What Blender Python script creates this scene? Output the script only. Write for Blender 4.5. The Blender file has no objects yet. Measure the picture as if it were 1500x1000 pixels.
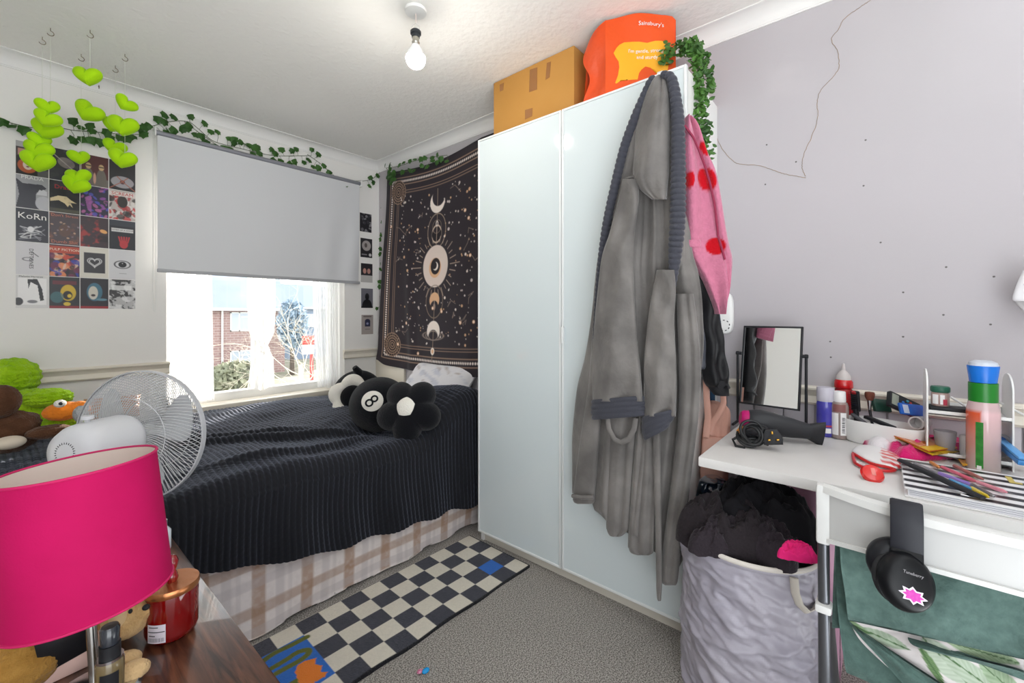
import bpy, bmesh, math, random
import numpy as np
from mathutils import Vector, Matrix, Euler
random.seed(7)
rng = np.random.default_rng(7)
PI = math.pi
scene = bpy.context.scene

# ------------------------------------------------------------------ camera
EYE = 1.12                      # camera height over the carpet
F_PX, HOR, YAW = 632.0, 461.0, math.radians(40.4)
cam_d = bpy.data.cameras.new('camera')
cam_d.sensor_width = 36.0
cam_d.lens = 36.0 * F_PX / 1500.0
cam_d.shift_y = -(500.0 - HOR) / 1500.0
cam_d.clip_start = 0.02
cam = bpy.data.objects.new('camera', cam_d)
scene.collection.objects.link(cam)
cam.location = (0, 0, EYE)
cam.rotation_euler = (PI / 2, 0, YAW - PI / 2)
scene.camera = cam

# ------------------------------------------------------------------ light
world = bpy.data.worlds.new('sky')
scene.world = world
world.use_nodes = True
_bg = world.node_tree.nodes['Background']
_bg.inputs[0].default_value = (0.93, 0.97, 1.0, 1)
# sky light, made brighter below the horizon as added fill for the ceiling
_wn = world.node_tree
_co = _wn.nodes.new('ShaderNodeTexCoord'); _sx = _wn.nodes.new('ShaderNodeSeparateXYZ'); _mr = _wn.nodes.new('ShaderNodeMapRange')
_mr.inputs['From Min'].default_value = -0.25; _mr.inputs['From Max'].default_value = 0.20
_mr.inputs['To Min'].default_value = 5.6; _mr.inputs['To Max'].default_value = 2.7
_wn.links.new(_co.outputs['Generated'], _sx.inputs[0]); _wn.links.new(_sx.outputs['Z'], _mr.inputs['Value']); _wn.links.new(_mr.outputs[0], _bg.inputs[1])
sun_d = bpy.data.lights.new('sun', 'SUN')
sun_d.energy = 16.0
sun_d.angle = math.radians(1.0)
sun_d.color = (1.0, 0.93, 0.82)
sun = bpy.data.objects.new('sun', sun_d)
scene.collection.objects.link(sun)
sun.rotation_euler = Vector((-0.82, -0.585, -0.27)).to_track_quat('-Z', 'Y').to_euler()
vs = scene.view_settings
vs.view_transform = 'Standard'
vs.look = 'None'
vs.gamma = 1.0
vs.use_curve_mapping = False
vs.exposure = 0.08

# ------------------------------------------------------------------ points on real planes
_c, _s = math.cos(YAW), math.sin(YAW)
def _ray(x, y):
    u = (x - 750.0) / F_PX
    return Vector((_c + u * _s, _s - u * _c, (HOR - y) / F_PX))
def onX(x, y, X):
    r = _ray(x, y) * 1.0
    r *= X / r.x
    return Vector((r.x, r.y, r.z + EYE))
def onY(x, y, Y):
    r = _ray(x, y) * 1.0
    r *= Y / r.y
    return Vector((r.x, r.y, r.z + EYE))
def onZ(x, y, Z):
    r = _ray(x, y) * 1.0
    r *= (Z - EYE) / r.z
    return Vector((r.x, r.y, r.z + EYE))
def atD(x, y, d):
    r = _ray(x, y) * d
    return Vector((r.x, r.y, r.z + EYE))

# ------------------------------------------------------------------ helpers
def lin(h):
    if isinstance(h, str):
        h = h.lstrip('#')
        h = [int(h[i:i + 2], 16) / 255 for i in (0, 2, 4)]
    return tuple((v / 12.92 if v <= 0.04045 else ((v + 0.055) / 1.055) ** 2.4) for v in h)

MATS = {}
def pm(name, col, rough=0.6, metal=0.0, spec=0.5, sheen=0.0, bump=None, var=None, trans=0.0,
       alpha=1.0, emit=0.0, coat=0.0, wave=None, ior=1.45, transl=0.0):
    """principled material; bump=(scale, strength[, distance]); var=(colour, scale[, contrast])"""
    if name in MATS: return MATS[name]
    m = bpy.data.materials.new(name); m.use_nodes = True
    nt = m.node_tree; N = nt.nodes; L = nt.links
    b = N['Principled BSDF']
    c = (*lin(col), 1)
    b.inputs['Base Color'].default_value = c
    b.inputs['Roughness'].default_value = rough
    b.inputs['Metallic'].default_value = metal
    b.inputs['Specular IOR Level'].default_value = spec
    b.inputs['IOR'].default_value = ior
    b.inputs['Transmission Weight'].default_value = trans
    b.inputs['Alpha'].default_value = alpha
    if sheen:
        b.inputs['Sheen Weight'].default_value = sheen
        b.inputs['Sheen Roughness'].default_value = 0.4
        b.inputs['Sheen Tint'].default_value = tuple(min(1, x * .6 + .35) for x in c[:3]) + (1,)
    if coat: b.inputs['Coat Weight'].default_value = coat
    if emit:
        b.inputs['Emission Color'].default_value = c
        b.inputs['Emission Strength'].default_value = emit
    tc = None
    def coords():
        nonlocal tc
        if tc is None: tc = N.new('ShaderNodeTexCoord')
        return tc.outputs['Object']
    if var:
        t = N.new('ShaderNodeTexNoise'); t.inputs['Scale'].default_value = var[1]
        t.inputs['Detail'].default_value = 5
        L.new(coords(), t.inputs['Vector'])
        r = N.new('ShaderNodeValToRGB')
        k = var[2] if len(var) > 2 else 0.2
        r.color_ramp.elements[0].position = 0.5 - k; r.color_ramp.elements[1].position = 0.5 + k
        r.color_ramp.elements[0].color = c; r.color_ramp.elements[1].color = (*lin(var[0]), 1)
        L.new(t.outputs[0], r.inputs[0]); L.new(r.outputs[0], b.inputs['Base Color'])
    if bump:
        t = N.new('ShaderNodeTexNoise'); t.inputs['Scale'].default_value = bump[0]
        t.inputs['Detail'].default_value = 4
        L.new(coords(), t.inputs['Vector'])
        bn = N.new('ShaderNodeBump'); bn.inputs['Strength'].default_value = bump[1]
        bn.inputs['Distance'].default_value = bump[2] if len(bump) > 2 else 0.004
        L.new(t.outputs[0], bn.inputs['Height']); L.new(bn.outputs[0], b.inputs['Normal'])
    if transl:
        tr = N.new('ShaderNodeBsdfTranslucent'); tr.inputs[0].default_value = c
        mx = N.new('ShaderNodeMixShader'); mx.inputs[0].default_value = transl
        L.new(b.outputs[0], mx.inputs[1]); L.new(tr.outputs[0], mx.inputs[2])
        L.new(mx.outputs[0], N['Material Output'].inputs[0])
    MATS[name] = m
    return m

def painted(name, rough=0.7, spec=0.4, sheen=0.0, bump=None, coat=0.0):
    """material whose colour is the printed / woven pattern stored on the mesh"""
    m = pm(name, '#ffffff', rough, spec=spec, sheen=sheen, bump=bump, coat=coat)
    nt = m.node_tree
    if 'pattern' not in nt.nodes:
        a = nt.nodes.new('ShaderNodeAttribute'); a.name = 'pattern'; a.attribute_name = 'pattern'
        nt.links.new(a.outputs['Color'], nt.nodes['Principled BSDF'].inputs['Base Color'])
    return m

def T(loc=(0, 0, 0), rot=(0, 0, 0), sc=(1, 1, 1)):
    return Matrix.LocRotScale(Vector(loc), Euler(rot), Vector(sc))
def frame(o, ax, ay=None, az=None):
    """matrix with local x along ax, z close to az"""
    ax = Vector(ax).normalized()
    az = Vector(az if az is not None else (0, 0, 1))
    ay = az.cross(ax).normalized(); az = ax.cross(ay).normalized()
    m = Matrix((ax, ay, az)).transposed().to_4x4(); m.translation = Vector(o)
    return m
def aim(a, b):
    """matrix at a with z pointing to b"""
    d = Vector(b) - Vector(a)
    m = d.to_track_quat('Z', 'Y').to_matrix().to_4x4(); m.translation = Vector(a)
    return m

class MB:
    def __init__(s):
        s.v = []; s.f = []; s.mi = []; s.cols = None
    def add(s, vs_, fs, M=None, mi=0):
        o = len(s.v)
        if M is not None: vs_ = [M @ Vector(p) for p in vs_]
        s.v += [tuple(p) for p in vs_]
        s.f += [tuple(i + o for i in f) for f in fs]
        s.mi += [mi] * len(fs)
        return s
    def bm(s, bm, M=None, mi=0):
        bm.verts.index_update()
        return s.add([v.co.copy() for v in bm.verts], [[v.index for v in f.verts] for f in bm.faces], M, mi)
    def box(s, x0, x1, y0, y1, z0, z1, b=0.0, seg=2, M=None, mi=0):
        bm = bmesh.new(); bmesh.ops.create_cube(bm, size=1)
        for v in bm.verts:
            v.co = Vector(((x0 + x1) / 2 + v.co.x * (x1 - x0), (y0 + y1) / 2 + v.co.y * (y1 - y0), (z0 + z1) / 2 + v.co.z * (z1 - z0)))
        if b:
            bmesh.ops.bevel(bm, geom=bm.edges[:], offset=b, segments=seg, profile=0.5, affect='EDGES')
        s.bm(bm, M, mi); bm.free(); return s
    def lathe(s, prof, n=24, M=None, mi=0, cap0=True, cap1=True):
        vs_, fs = [], []
        for r, z in prof:
            for k in range(n):
                a = 2 * PI * k / n
                vs_.append((r * math.cos(a), r * math.sin(a), z))
        for i in range(len(prof) - 1):
            for k in range(n):
                fs.append((i * n + k, i * n + (k + 1) % n, (i + 1) * n + (k + 1) % n, (i + 1) * n + k))
        if cap0 and prof[0][0] > 1e-6: fs.append(tuple(range(n))[::-1])
        if cap1 and prof[-1][0] > 1e-6: fs.append(tuple(range((len(prof) - 1) * n, len(prof) * n)))
        return s.add(vs_, fs, M, mi)
    def cyl(s, a, b, r, r2=None, n=16, mi=0):
        L_ = (Vector(b) - Vector(a)).length
        return s.lathe([(r, 0), (r if r2 is None else r2, L_)], n, aim(a, b), mi)
    def tube(s, pts, r, n=8, closed=False, mi=0, caps=True, flat=None):
        pts = [Vector(p) for p in pts]
        N_ = len(pts); rr = r if hasattr(r, '__len__') else [r] * N_
        vs_, fs = [], []
        up = None
        for i, p in enumerate(pts):
            if closed: t = pts[(i + 1) % N_] - pts[i - 1]
            else: t = pts[min(i + 1, N_ - 1)] - pts[max(i - 1, 0)]
            if t.length < 1e-9: t = Vector((0, 0, 1))
            t.normalize()
            if up is None:
                up = Vector((0, 0, 1)) if abs(t.z) < 0.9 else Vector((1, 0, 0))
            x = up.cross(t)
            if x.length < 1e-5: x = Vector((1, 0, 0)).cross(t)
            x.normalize(); y = t.cross(x).normalized(); up = y
            for k in range(n):
                a = 2 * PI * k / n
                vs_.append(p + x * (rr[i] * math.cos(a)) + y * (rr[i] * (flat or 1) * math.sin(a)))
        m = N_ if closed else N_ - 1
        for i in range(m):
            j = (i + 1) % N_
            for k in range(n):
                fs.append((i * n + k, i * n + (k + 1) % n, j * n + (k + 1) % n, j * n + k))
        if caps and not closed:
            fs.append(tuple(range(n))[::-1]); fs.append(tuple(range((N_ - 1) * n, N_ * n)))
        return s.add(vs_, fs, None, mi)
    def ell(s, c, r, M=None, nu=20, nv=12, mi=0, fn=None):
        if not hasattr(r, '__len__'): r = (r, r, r)
        vs_, fs = [], []
        for j in range(nv + 1):
            th = PI * j / nv
            for k in range(nu):
                a = 2 * PI * k / nu
                d = (math.sin(th) * math.cos(a), math.sin(th) * math.sin(a), -math.cos(th))
                w = fn(*d) if fn else 1.0
                vs_.append((c[0] + r[0] * d[0] * w, c[1] + r[1] * d[1] * w, c[2] + r[2] * d[2] * w))
        for j in range(nv):
            for k in range(nu):
                fs.append((j * nu + k, j * nu + (k + 1) % nu, (j + 1) * nu + (k + 1) % nu, (j + 1) * nu + k))
        return s.add(vs_, fs, M, mi)
    def grid(s, P, closed_u=False, mi=0, cap=False):
        """P: array (nv, nu, 3)"""
        P = np.asarray(P, float); nv, nu = P.shape[:2]
        o = len(s.v)
        s.v += [tuple(p) for p in P.reshape(-1, 3)]
        m = nu if closed_u else nu - 1
        for j in range(nv - 1):
            for i in range(m):
                k = (i + 1) % nu
                s.f.append((o + j * nu + i, o + j * nu + k, o + (j + 1) * nu + k, o + (j + 1) * nu + i)); s.mi.append(mi)
        if cap:
            s.f.append(tuple(range(o, o + nu))[::-1]); s.f.append(tuple(range(o + (nv - 1) * nu, o + nv * nu))); s.mi += [mi, mi]
        return s
    def prism(s, poly, z0, z1, M=None, mi=0, b=0.0, seg=2):
        n = len(poly)
        bm = bmesh.new()
        lo = [bm.verts.new((x, y, z0)) for x, y in poly]; hi = [bm.verts.new((x, y, z1)) for x, y in poly]
        bm.faces.new(lo[::-1]); bm.faces.new(hi)
        for k in range(n): bm.faces.new((lo[k], lo[(k + 1) % n], hi[(k + 1) % n], hi[k]))
        bmesh.ops.recalc_face_normals(bm, faces=bm.faces[:])
        if b:
            es = [e for e in bm.edges if abs(e.verts[0].co.z - e.verts[1].co.z) < 1e-9]
            bmesh.ops.bevel(bm, geom=es, offset=b, segments=seg, profile=0.5, affect='EDGES')
        s.bm(bm, M, mi); bm.free(); return s
    def build(s, name, mat, parent=None, label=None, smooth=38, recalc=False, kind=None):
        me = bpy.data.meshes.new(name)
        me.from_pydata(s.v, [], s.f)
        mats = mat if isinstance(mat, (list, tuple)) else [mat]
        for m in mats: me.materials.append(m)
        if len(mats) > 1: me.polygons.foreach_set('material_index', s.mi)
        if recalc:
            bm = bmesh.new(); bm.from_mesh(me); bmesh.ops.recalc_face_normals(bm, faces=bm.faces[:]); bm.to_mesh(me); bm.free()
        if s.cols is not None:
            ca = me.color_attributes.new('pattern', 'FLOAT_COLOR', 'POINT')
            c4 = np.ones((len(s.v), 4), np.float32); c4[:, :3] = s.cols
            ca.data.foreach_set('color', c4.ravel())
        if smooth:
            me.polygons.foreach_set('use_smooth', [True] * len(me.polygons))
            if smooth < 180: me.set_sharp_from_angle(angle=math.radians(smooth))
        me.update()
        o = bpy.data.objects.new(name, me)
        scene.collection.objects.link(o)
        if parent is not None:
            o.parent = parent
            r = parent
            m = Matrix.Identity(4)
            while r is not None:
                m = Matrix.LocRotScale(r.location, r.rotation_euler, r.scale) @ m if r.parent is None else m
                r = r.parent
            o.matrix_parent_inverse = m.inverted()
        if label: o['label'] = label
        if kind: o['kind'] = kind
        return o

def thick(o, t):
    m = o.modifiers.new('thickness', 'SOLIDIFY'); m.thickness = t; m.offset = -1.0; return o
def tag(o, label, cat, group=None):
    o['label'] = label; o['category'] = cat
    if group: o['group'] = group
    return o
def thing(name, label, cat, loc=(0, 0, 0), rz=0.0, group=None):
    """an Empty at the base of a thing; its parts are meshed in the room's own coordinates"""
    o = bpy.data.objects.new(name, None)
    scene.collection.objects.link(o)
    o.empty_display_size = 0.05
    o.location = loc; o.rotation_euler = (0, 0, rz)
    return tag(o, label, cat, group)
def struct(name, mb, mat, smooth=30):
    o = mb.build(name, mat, smooth=smooth); o['kind'] = 'structure'; return o
def dup(root, label=None, loc=None, rot=None):
    r = root.copy(); scene.collection.objects.link(r)
    if loc is not None: r.location = loc
    if rot is not None: r.rotation_euler = rot
    if label: r['label'] = label
    for ch in list(root.children):
        c = ch.copy(); c.parent = r; scene.collection.objects.link(c)
        for g in list(ch.children):
            d = g.copy(); d.parent = c; scene.collection.objects.link(d)
    return r
def sub(mb, name, mat, part, label=None, smooth=38):
    """a sub-part under a part (parts sit in the room's coordinates, so no offset is needed)"""
    o = mb.build(name, mat, None, label, smooth)
    o.parent = part
    r = part.parent
    if r is not None:
        o.matrix_parent_inverse = Matrix.LocRotScale(r.location, r.rotation_euler, r.scale).inverted() if False else Matrix.Identity(4)
    return o

def text_geo(body, size, align='CENTER', extrude=0.0004, spacing=1.0, sx=1.0):
    cu = bpy.data.curves.new('text', 'FONT')
    cu.body = body; cu.size = size; cu.align_x = align; cu.align_y = 'CENTER'; cu.extrude = extrude
    cu.resolution_u = 2; cu.space_character = spacing
    ob = bpy.data.objects.new('text', cu); scene.collection.objects.link(ob)
    dg = bpy.context.evaluated_depsgraph_get(); dg.update()
    me = bpy.data.meshes.new_from_object(ob.evaluated_get(dg))
    vs_ = [(v.co.x * sx, v.co.y, v.co.z) for v in me.vertices]; fs = [tuple(p.vertices) for p in me.polygons]
    bpy.data.objects.remove(ob); bpy.data.curves.remove(cu); bpy.data.meshes.remove(me)
    return vs_, fs
def text_into(mb, body, size, M, mi=0, **k):
    v, f = text_geo(body, size, **k)
    return mb.add(v, f, M, mi)

def vnoise(x, y, seed=0):
    """smooth value noise on arrays, 0..1"""
    x = np.asarray(x, float); y = np.asarray(y, float)
    xi = np.floor(x).astype(int); yi = np.floor(y).astype(int)
    fx = x - xi; fy = y - yi
    fx = fx * fx * (3 - 2 * fx); fy = fy * fy * (3 - 2 * fy)
    def h(a, b):
        n = (a * 374761393 + b * 668265263 + seed * 974634777) & 0x7fffffff
        n = ((n ^ (n >> 13)) * 1274126177) & 0x7fffffff
        return ((n ^ (n >> 16)) & 0xffff) / 65535.0
    return (h(xi, yi) * (1 - fx) + h(xi + 1, yi) * fx) * (1 - fy) + (h(xi, yi + 1) * (1 - fx) + h(xi + 1, yi + 1) * fx) * fy
def fbm(x, y, seed=0, o=4):
    t = 0; a = 0.5
    for i in range(o):
        t = t + a * vnoise(x * 2 ** i, y * 2 ** i, seed + i * 17); a *= 0.5
    return t
def sstep(a, b, x):
    t = np.clip((np.asarray(x, float) - a) / (b - a), 0, 1); return t * t * (3 - 2 * t)
def cr(pts, n):
    """Catmull-Rom resample of a polyline to n points"""
    P = np.asarray(pts, float); m = len(P)
    t = np.linspace(0, m - 1, n); i = np.clip(np.floor(t).astype(int), 0, m - 2); f = (t - i)[:, None]
    p0 = P[np.clip(i - 1, 0, m - 1)]; p1 = P[i]; p2 = P[i + 1]; p3 = P[np.clip(i + 2, 0, m - 1)]
    return 0.5 * ((2 * p1) + (-p0 + p2) * f + (2 * p0 - 5 * p1 + 4 * p2 - p3) * f ** 2 + (-p0 + 3 * p1 - 3 * p2 + p3) * f ** 3)

class Art:
    """a small printed pattern, x right 0..w, y down 0..h, stored as vertex pattern"""
    def __init__(s, w, h, res, bg):
        s.w, s.h = w, h; s.nx = max(2, int(w * res)); s.ny = max(2, int(h * res))
        s.X, s.Y = np.meshgrid(np.linspace(0, w, s.nx), np.linspace(0, h, s.ny))
        s.px = w / (s.nx - 1)
        s.a = np.zeros((s.ny, s.nx, 3)); s.a[:] = lin(bg)
    def put(s, d, col, al=1.0):
        k = (np.clip(0.5 - d / s.px, 0, 1) * al)[..., None]
        s.a = s.a * (1 - k) + np.array(lin(col)) * k
        return s
    def d_ell(s, cx, cy, rx, ry, rot=0):
        x = s.X - cx; y = s.Y - cy; c, n = math.cos(rot), math.sin(rot)
        u = (x * c + y * n) / rx; v = (-x * n + y * c) / ry
        return (np.sqrt(u * u + v * v) - 1) * min(rx, ry)
    def ell(s, cx, cy, rx, ry, col, rot=0, al=1): return s.put(s.d_ell(cx, cy, rx, ry, rot), col, al)
    def ring(s, cx, cy, rx, ry, w, col, rot=0, al=1): return s.put(np.abs(s.d_ell(cx, cy, rx, ry, rot)) - w / 2, col, al)
    def d_rect(s, x0, y0, x1, y1): return np.maximum(np.maximum(x0 - s.X, s.X - x1), np.maximum(y0 - s.Y, s.Y - y1))
    def rect(s, x0, y0, x1, y1, col, al=1): return s.put(s.d_rect(x0, y0, x1, y1), col, al)
    def line(s, x0, y0, x1, y1, w, col, al=1):
        dx, dy = x1 - x0, y1 - y0; L2 = dx * dx + dy * dy + 1e-12
        t = np.clip(((s.X - x0) * dx + (s.Y - y0) * dy) / L2, 0, 1)
        return s.put(np.hypot(s.X - x0 - t * dx, s.Y - y0 - t * dy) - w / 2, col, al)
    def lines(s, pts, w, col, al=1):
        for a, b in zip(pts, pts[1:]): s.line(*a, *b, w, col, al)
        return s
    def poly(s, pts, col, al=1):
        ins = np.zeros(s.X.shape, bool); n = len(pts)
        for i in range(n):
            x1, y1 = pts[i]; x2, y2 = pts[(i + 1) % n]
            c = ((y1 > s.Y) != (y2 > s.Y)) & (s.X < (x2 - x1) * (s.Y - y1) / (y2 - y1 + 1e-12) + x1)
            ins ^= c
        return s.put(np.where(ins, -1.0, 1.0), col, al)
    def noise(s, col, sc, lo=.5, hi=.7, seed=1, al=1):
        k = sstep(lo, hi, fbm(s.X * sc, s.Y * sc, seed) / .94) * al
        s.a = s.a * (1 - k[..., None]) + np.array(lin(col)) * k[..., None]; return s
    def crescent(s, cx, cy, r, col, ox, oy, r2):
        return s.put(np.maximum(s.d_ell(cx, cy, r, r), -s.d_ell(cx + ox, cy + oy, r2, r2)), col)
    def mesh(s, fn, back=0.0, nrm=None):
        """grid mesh with the pattern; fn(x, y arrays) -> (..., 3); back>0 gives the sheet a thickness along nrm"""
        P = fn(s.X, s.Y)
        mb = MB(); mb.grid(P)
        cols = s.a.reshape(-1, 3)
        if back:
            nv, nu = P.shape[:2]
            idx = [(0, i) for i in range(nu)] + [(j, nu - 1) for j in range(1, nv)] + [(nv - 1, i) for i in range(nu - 2, -1, -1)] + [(j, 0) for j in range(nv - 2, 0, -1)]
            o = len(mb.v); q = np.array(nrm, float) * back
            mb.v += [tuple(P[j, i] + q) for j, i in idx]
            fr = [j * nu + i for j, i in idx]; m = len(idx)
            for k in range(m):
                mb.f.append((fr[k], o + k, o + (k + 1) % m, fr[(k + 1) % m])); mb.mi.append(0)
            mb.f.append(tuple(range(o, o + m))); mb.mi.append(0)
            cols = np.vstack([cols, [s.a[j, i] for j, i in idx]])
        mb.cols = cols
        return mb
# ================================================================== THE ROOM
XR, YB, ZC = 1.90, 2.985, 2.295
XL, YF = -0.62, -0.9
m_wall = pm('wall_paint', '#eeece9', 0.85, spec=0.2, bump=(60, 0.15, 0.002), var=('#e9e7e4', 1.4))
m_ceil = pm('ceiling_paint', '#f6f4f0', 0.9, spec=0.15, bump=(42, 0.7, 0.005))
m_wallr = pm('wall_paint_lilac_dimmed', '#bab5b9', 0.85, spec=0.2, bump=(60, 0.15, 0.002), var=('#b5b1b4', 1.4))  # lilac tint, darkened to make up for the strong light on this wall
m_trim = pm('trim_gloss', '#e6e0d4', 0.35, var=('#dfd7c8', 3.0))
m_cove = pm('coving_paint', '#eae9e7', 0.8, spec=0.2)
m_carpet = pm('carpet', '#716c67', 0.95, spec=0.05, sheen=0.25, bump=(300, 1.0, 0.006), var=('#c5bfb8', 230, 0.10))
m_upvc = pm('white_upvc', '#f0f0ee', 0.3)
m_white = pm('white_lacquer', '#e9e9e7', 0.35)

fl = MB(); fl.grid(np.array([[(x, y, 0) for x in np.linspace(-.75, 2.1, 8)] for y in np.linspace(-.5, 3.2, 8)]))
fl.add([(-.75, -.5, -.1), (2.1, -.5, -.1), (2.1, 3.2, -.1), (-.75, 3.2, -.1)], [(3, 2, 1, 0)])
struct('floor', fl, m_carpet)
struct('ceiling', MB().box(XL - .1, XR + .15, -.35, YB + .3, ZC, ZC + .1), m_ceil)
WX0, WX1, WZ0, WZ1 = 0.575, 1.612, 0.585, 2.02
TW = 0.27
wb = MB()
wb.box(XL - .1, WX0, YB, YB + TW, 0, ZC); wb.box(WX1, XR + .15, YB, YB + TW, 0, ZC)
wb.box(WX0, WX1, YB, YB + TW, 0, WZ0); wb.box(WX0, WX1, YB, YB + TW, WZ1, ZC)
struct('wall_back', wb, m_wall)
struct('wall_left', MB().box(XL - .1, XL, -.1, YB, 0, ZC), m_wall)

struct('wall_front_shade', MB().box(.30, XR + .12, YF - .1, YF, 0, ZC), m_wall)  # unseen partial wall, added and sized to shade the right wall
# right wall with its cracks (thin dark grooves run in the plaster)
struct('wall_right', MB().box(XR, XR + .12, YF, YB, 0, ZC), m_wallr)
m_crack = pm('plaster_crack', '#a98f74', 0.9, var=('#8f8478', 40))
def wall_line(pts, r):
    P = [onX(x, y, XR - 0.0008) for x, y in pts]
    P = [Vector(p) for p in cr([tuple(p) for p in P], len(P) * 8)]
    for i in range(len(P)): P[i].y += random.uniform(-.0012, .0012); P[i].z += random.uniform(-.0012, .0012)
    return P
ck = MB()
ck.tube(wall_line([(1275, 0), (1262, 9), (1237, 27), (1229, 42), (1218, 58), (1227, 76), (1229, 97), (1224, 108), (1203, 131), (1197, 150), (1198, 172), (1190, 198), (1178, 225), (1175, 245), (1180, 258)], .0007), 0.0010, 5)
ck.tube(wall_line([(1046, 190), (1056, 215), (1070, 232), (1083, 240), (1115, 243), (1140, 252), (1160, 257), (1180, 260)], .0007), 0.0010, 5)
struct('trim_1', ck, m_crack)
hl = MB()
for x, y in [(1386, 391), (1456, 405), (1323, 428), (1382, 461), (1451, 475), (1323, 493), (1268, 205), (1123, 212), (1166, 237), (1121, 270), (1265, 272), (1216, 500), (1217, 523), (1290, 355)]:
    p = onX(x, y, XR); hl.ell((p.x, p.y, p.z), (0.0012, .0030, .0030), nu=8, nv=5)
struct('trim_2', hl, pm('screw_hole', '#6f6b6a', 0.9))

# coving: concave quarter run along back and right walls
def coving(name, run, ends):
    prof = [(0, -.062), (.004, -.062), (.004, -.056)]
    for k in range(9):
        a = PI / 2 * k / 8
        prof.append((.062 - .056 * math.cos(a), -.005 - .050 * (1 - math.sin(a))))
    prof += [(.066, -.004), (.066, 0), (0, 0)]
    P = [[run(e, d, z) for d, z in prof] for e in ends]
    mb = MB(); mb.grid(np.array(P), closed_u=True, cap=True)
    return struct(name, mb, m_cove)
coving('trim_3', lambda e, d, z: (e, YB - d, ZC + z), (XL, XR))
coving('trim_4', lambda e, d, z: (XR - d, e, ZC + z), (YF, YB))

# dado rails
def rail(name, run, a, b, mat=None):
    prof = [(0, .864), (.020, .864), (.027, .858), (.027, .852), (.018, .844), (.012, .828), (.016, .815), (.020, .805), (.014, .797), (0, .797)]
    mb = MB(); mb.grid(np.array([[run(e, d, z) for d, z in prof] for e in (a, b)]), closed_u=True, cap=True)
    return struct(name, mb, mat or m_trim)
rail('trim_5', lambda e, d, z: (e, YB - d, z), XL, WX0 + .012)
rail('trim_6', lambda e, d, z: (e, YB - d, z), WX1 - .012, XR)
rail('trim_7', lambda e, d, z: (XR - d, e, z), YF, 2.90)
# tongue-and-groove boards under the rail on the right wall
pn = MB()
for k in range(46):
    y0 = YF + k * .098
    if y0 + .096 > YB: break
    pn.box(XR - .010, XR, y0, y0 + .094, .09, .80, b=.004)
struct('trim_8', pn, pm('panel_paint', '#c4bfc5', 0.5))
struct('trim_9', MB().box(XR - .03, XR, 2.62, 2.985, .56, .797, b=.004), m_trim)
struct('baseboard_right', MB().box(XR - .016, XR, YF, 1.6, 0, .10, b=.004), m_trim)
struct('baseboard_back', MB().box(XL, XR, YB - .016, YB, 0, .10, b=.004), m_trim)

# ------------------------------------------------------------------ window
win = thing('window_1', 'white framed window half covered by the grey blind', 'window', (1.09, YB, WZ0))
del win['category']; del win['label']; win['kind'] = 'structure'
YG = 3.13
fr = MB()
fw = .05
fr.box(WX0, WX0 + fw, YG - .03, YG + .04, WZ0, WZ1, b=.005); fr.box(WX1 - fw, WX1, YG - .03, YG + .04, WZ0, WZ1, b=.005)
fr.box(WX0, WX1, YG - .03, YG + .04, WZ0, WZ0 + .055, b=.005); fr.box(WX0, WX1, YG - .03, YG + .04, WZ1 - fw, WZ1, b=.005)
o = fr.build('window_frame', m_upvc, win); o['kind'] = 'structure'
ml = MB().box(1.052, 1.122, YG - .03, YG + .04, WZ0 + .05, WZ1 - .04, b=.005); o = ml.build('mullion', m_upvc, win)
sl = MB().box(WX0, WX1, YB - .02, YG - .02, WZ0 - .03, WZ0 + .004, b=.006); o = sl.build('sill', m_trim, win)
m_glass = bpy.data.materials.new('window_glass'); m_glass.use_nodes = True
_n = m_glass.node_tree; _n.nodes.remove(_n.nodes['Principled BSDF'])
_tr = _n.nodes.new('ShaderNodeBsdfTransparent'); _gl = _n.nodes.new('ShaderNodeBsdfGlossy'); _gl.inputs['Roughness'].default_value = .02
_mx = _n.nodes.new('ShaderNodeMixShader'); _mx.inputs[0].default_value = .05
_n.links.new(_tr.outputs[0], _mx.inputs[1]); _n.links.new(_gl.outputs[0], _mx.inputs[2]); _n.links.new(_mx.outputs[0], _n.nodes['Material Output'].inputs[0])
for xa, xb in ((WX0 + .045, 1.056), (1.118, WX1 - .045)):
    MB().box(xa, xb, YG + .002, YG + .008, WZ0 + .05, WZ1 - .045).build('pane', m_glass, win)

# ------------------------------------------------------------------ roller blind
bl = thing('roller_blind', 'grey roller blind pulled halfway down over the window', 'blind', (1.1, YB - .04, 2.10))
m_blind = pm('blind_cloth', '#d6d7da', 0.8, spec=0.2, bump=(300, .15, .001))
bx0, bx1, bzt, bzb = 0.522, 1.712, 2.095, 1.362
nx, nz = 90, 40
U, V = np.meshgrid(np.linspace(0, 1, nx), np.linspace(0, 1, nz))
Xg = bx0 + .006 + U * (bx1 - bx0 - .012); Zg = bzt - V * (bzt - bzb)
Yg = YB - .045 - .006 * V * np.sin(U * 4.0 + .6) - .010 * sstep(.6, 1, U) * sstep(.2, .8, V) * np.sin((U - .6) * 34 + V * 2.5) - .004 * V * np.sin(U * 17)
MB().grid(np.stack([Xg, Yg, Zg], -1)).build('blind_fabric', m_blind, bl)
bb = MB(); yb_ = YB - .048
bb.box(bx0 + .004, bx1 - .004, yb_ - .006, yb_ + .006, bzb - .014, bzb + .006, b=.004); bb.build('bottom_bar', pm('blind_bar', '#a9aaae', .6), bl)
MB().cyl((bx0, YB - .04, bzt), (bx1, YB - .04, bzt), .014, n=20).build('roller_tube', pm('blind_tube', '#8e8f97', .5, metal=.3), bl)
for xx in (bx0 - .008, bx1 + .002):
    MB().box(xx, xx + .008, YB - .06, YB - .0005, bzt - .022, bzt + .026, b=.003).build('bracket', m_white, bl)
cd = MB()
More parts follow.
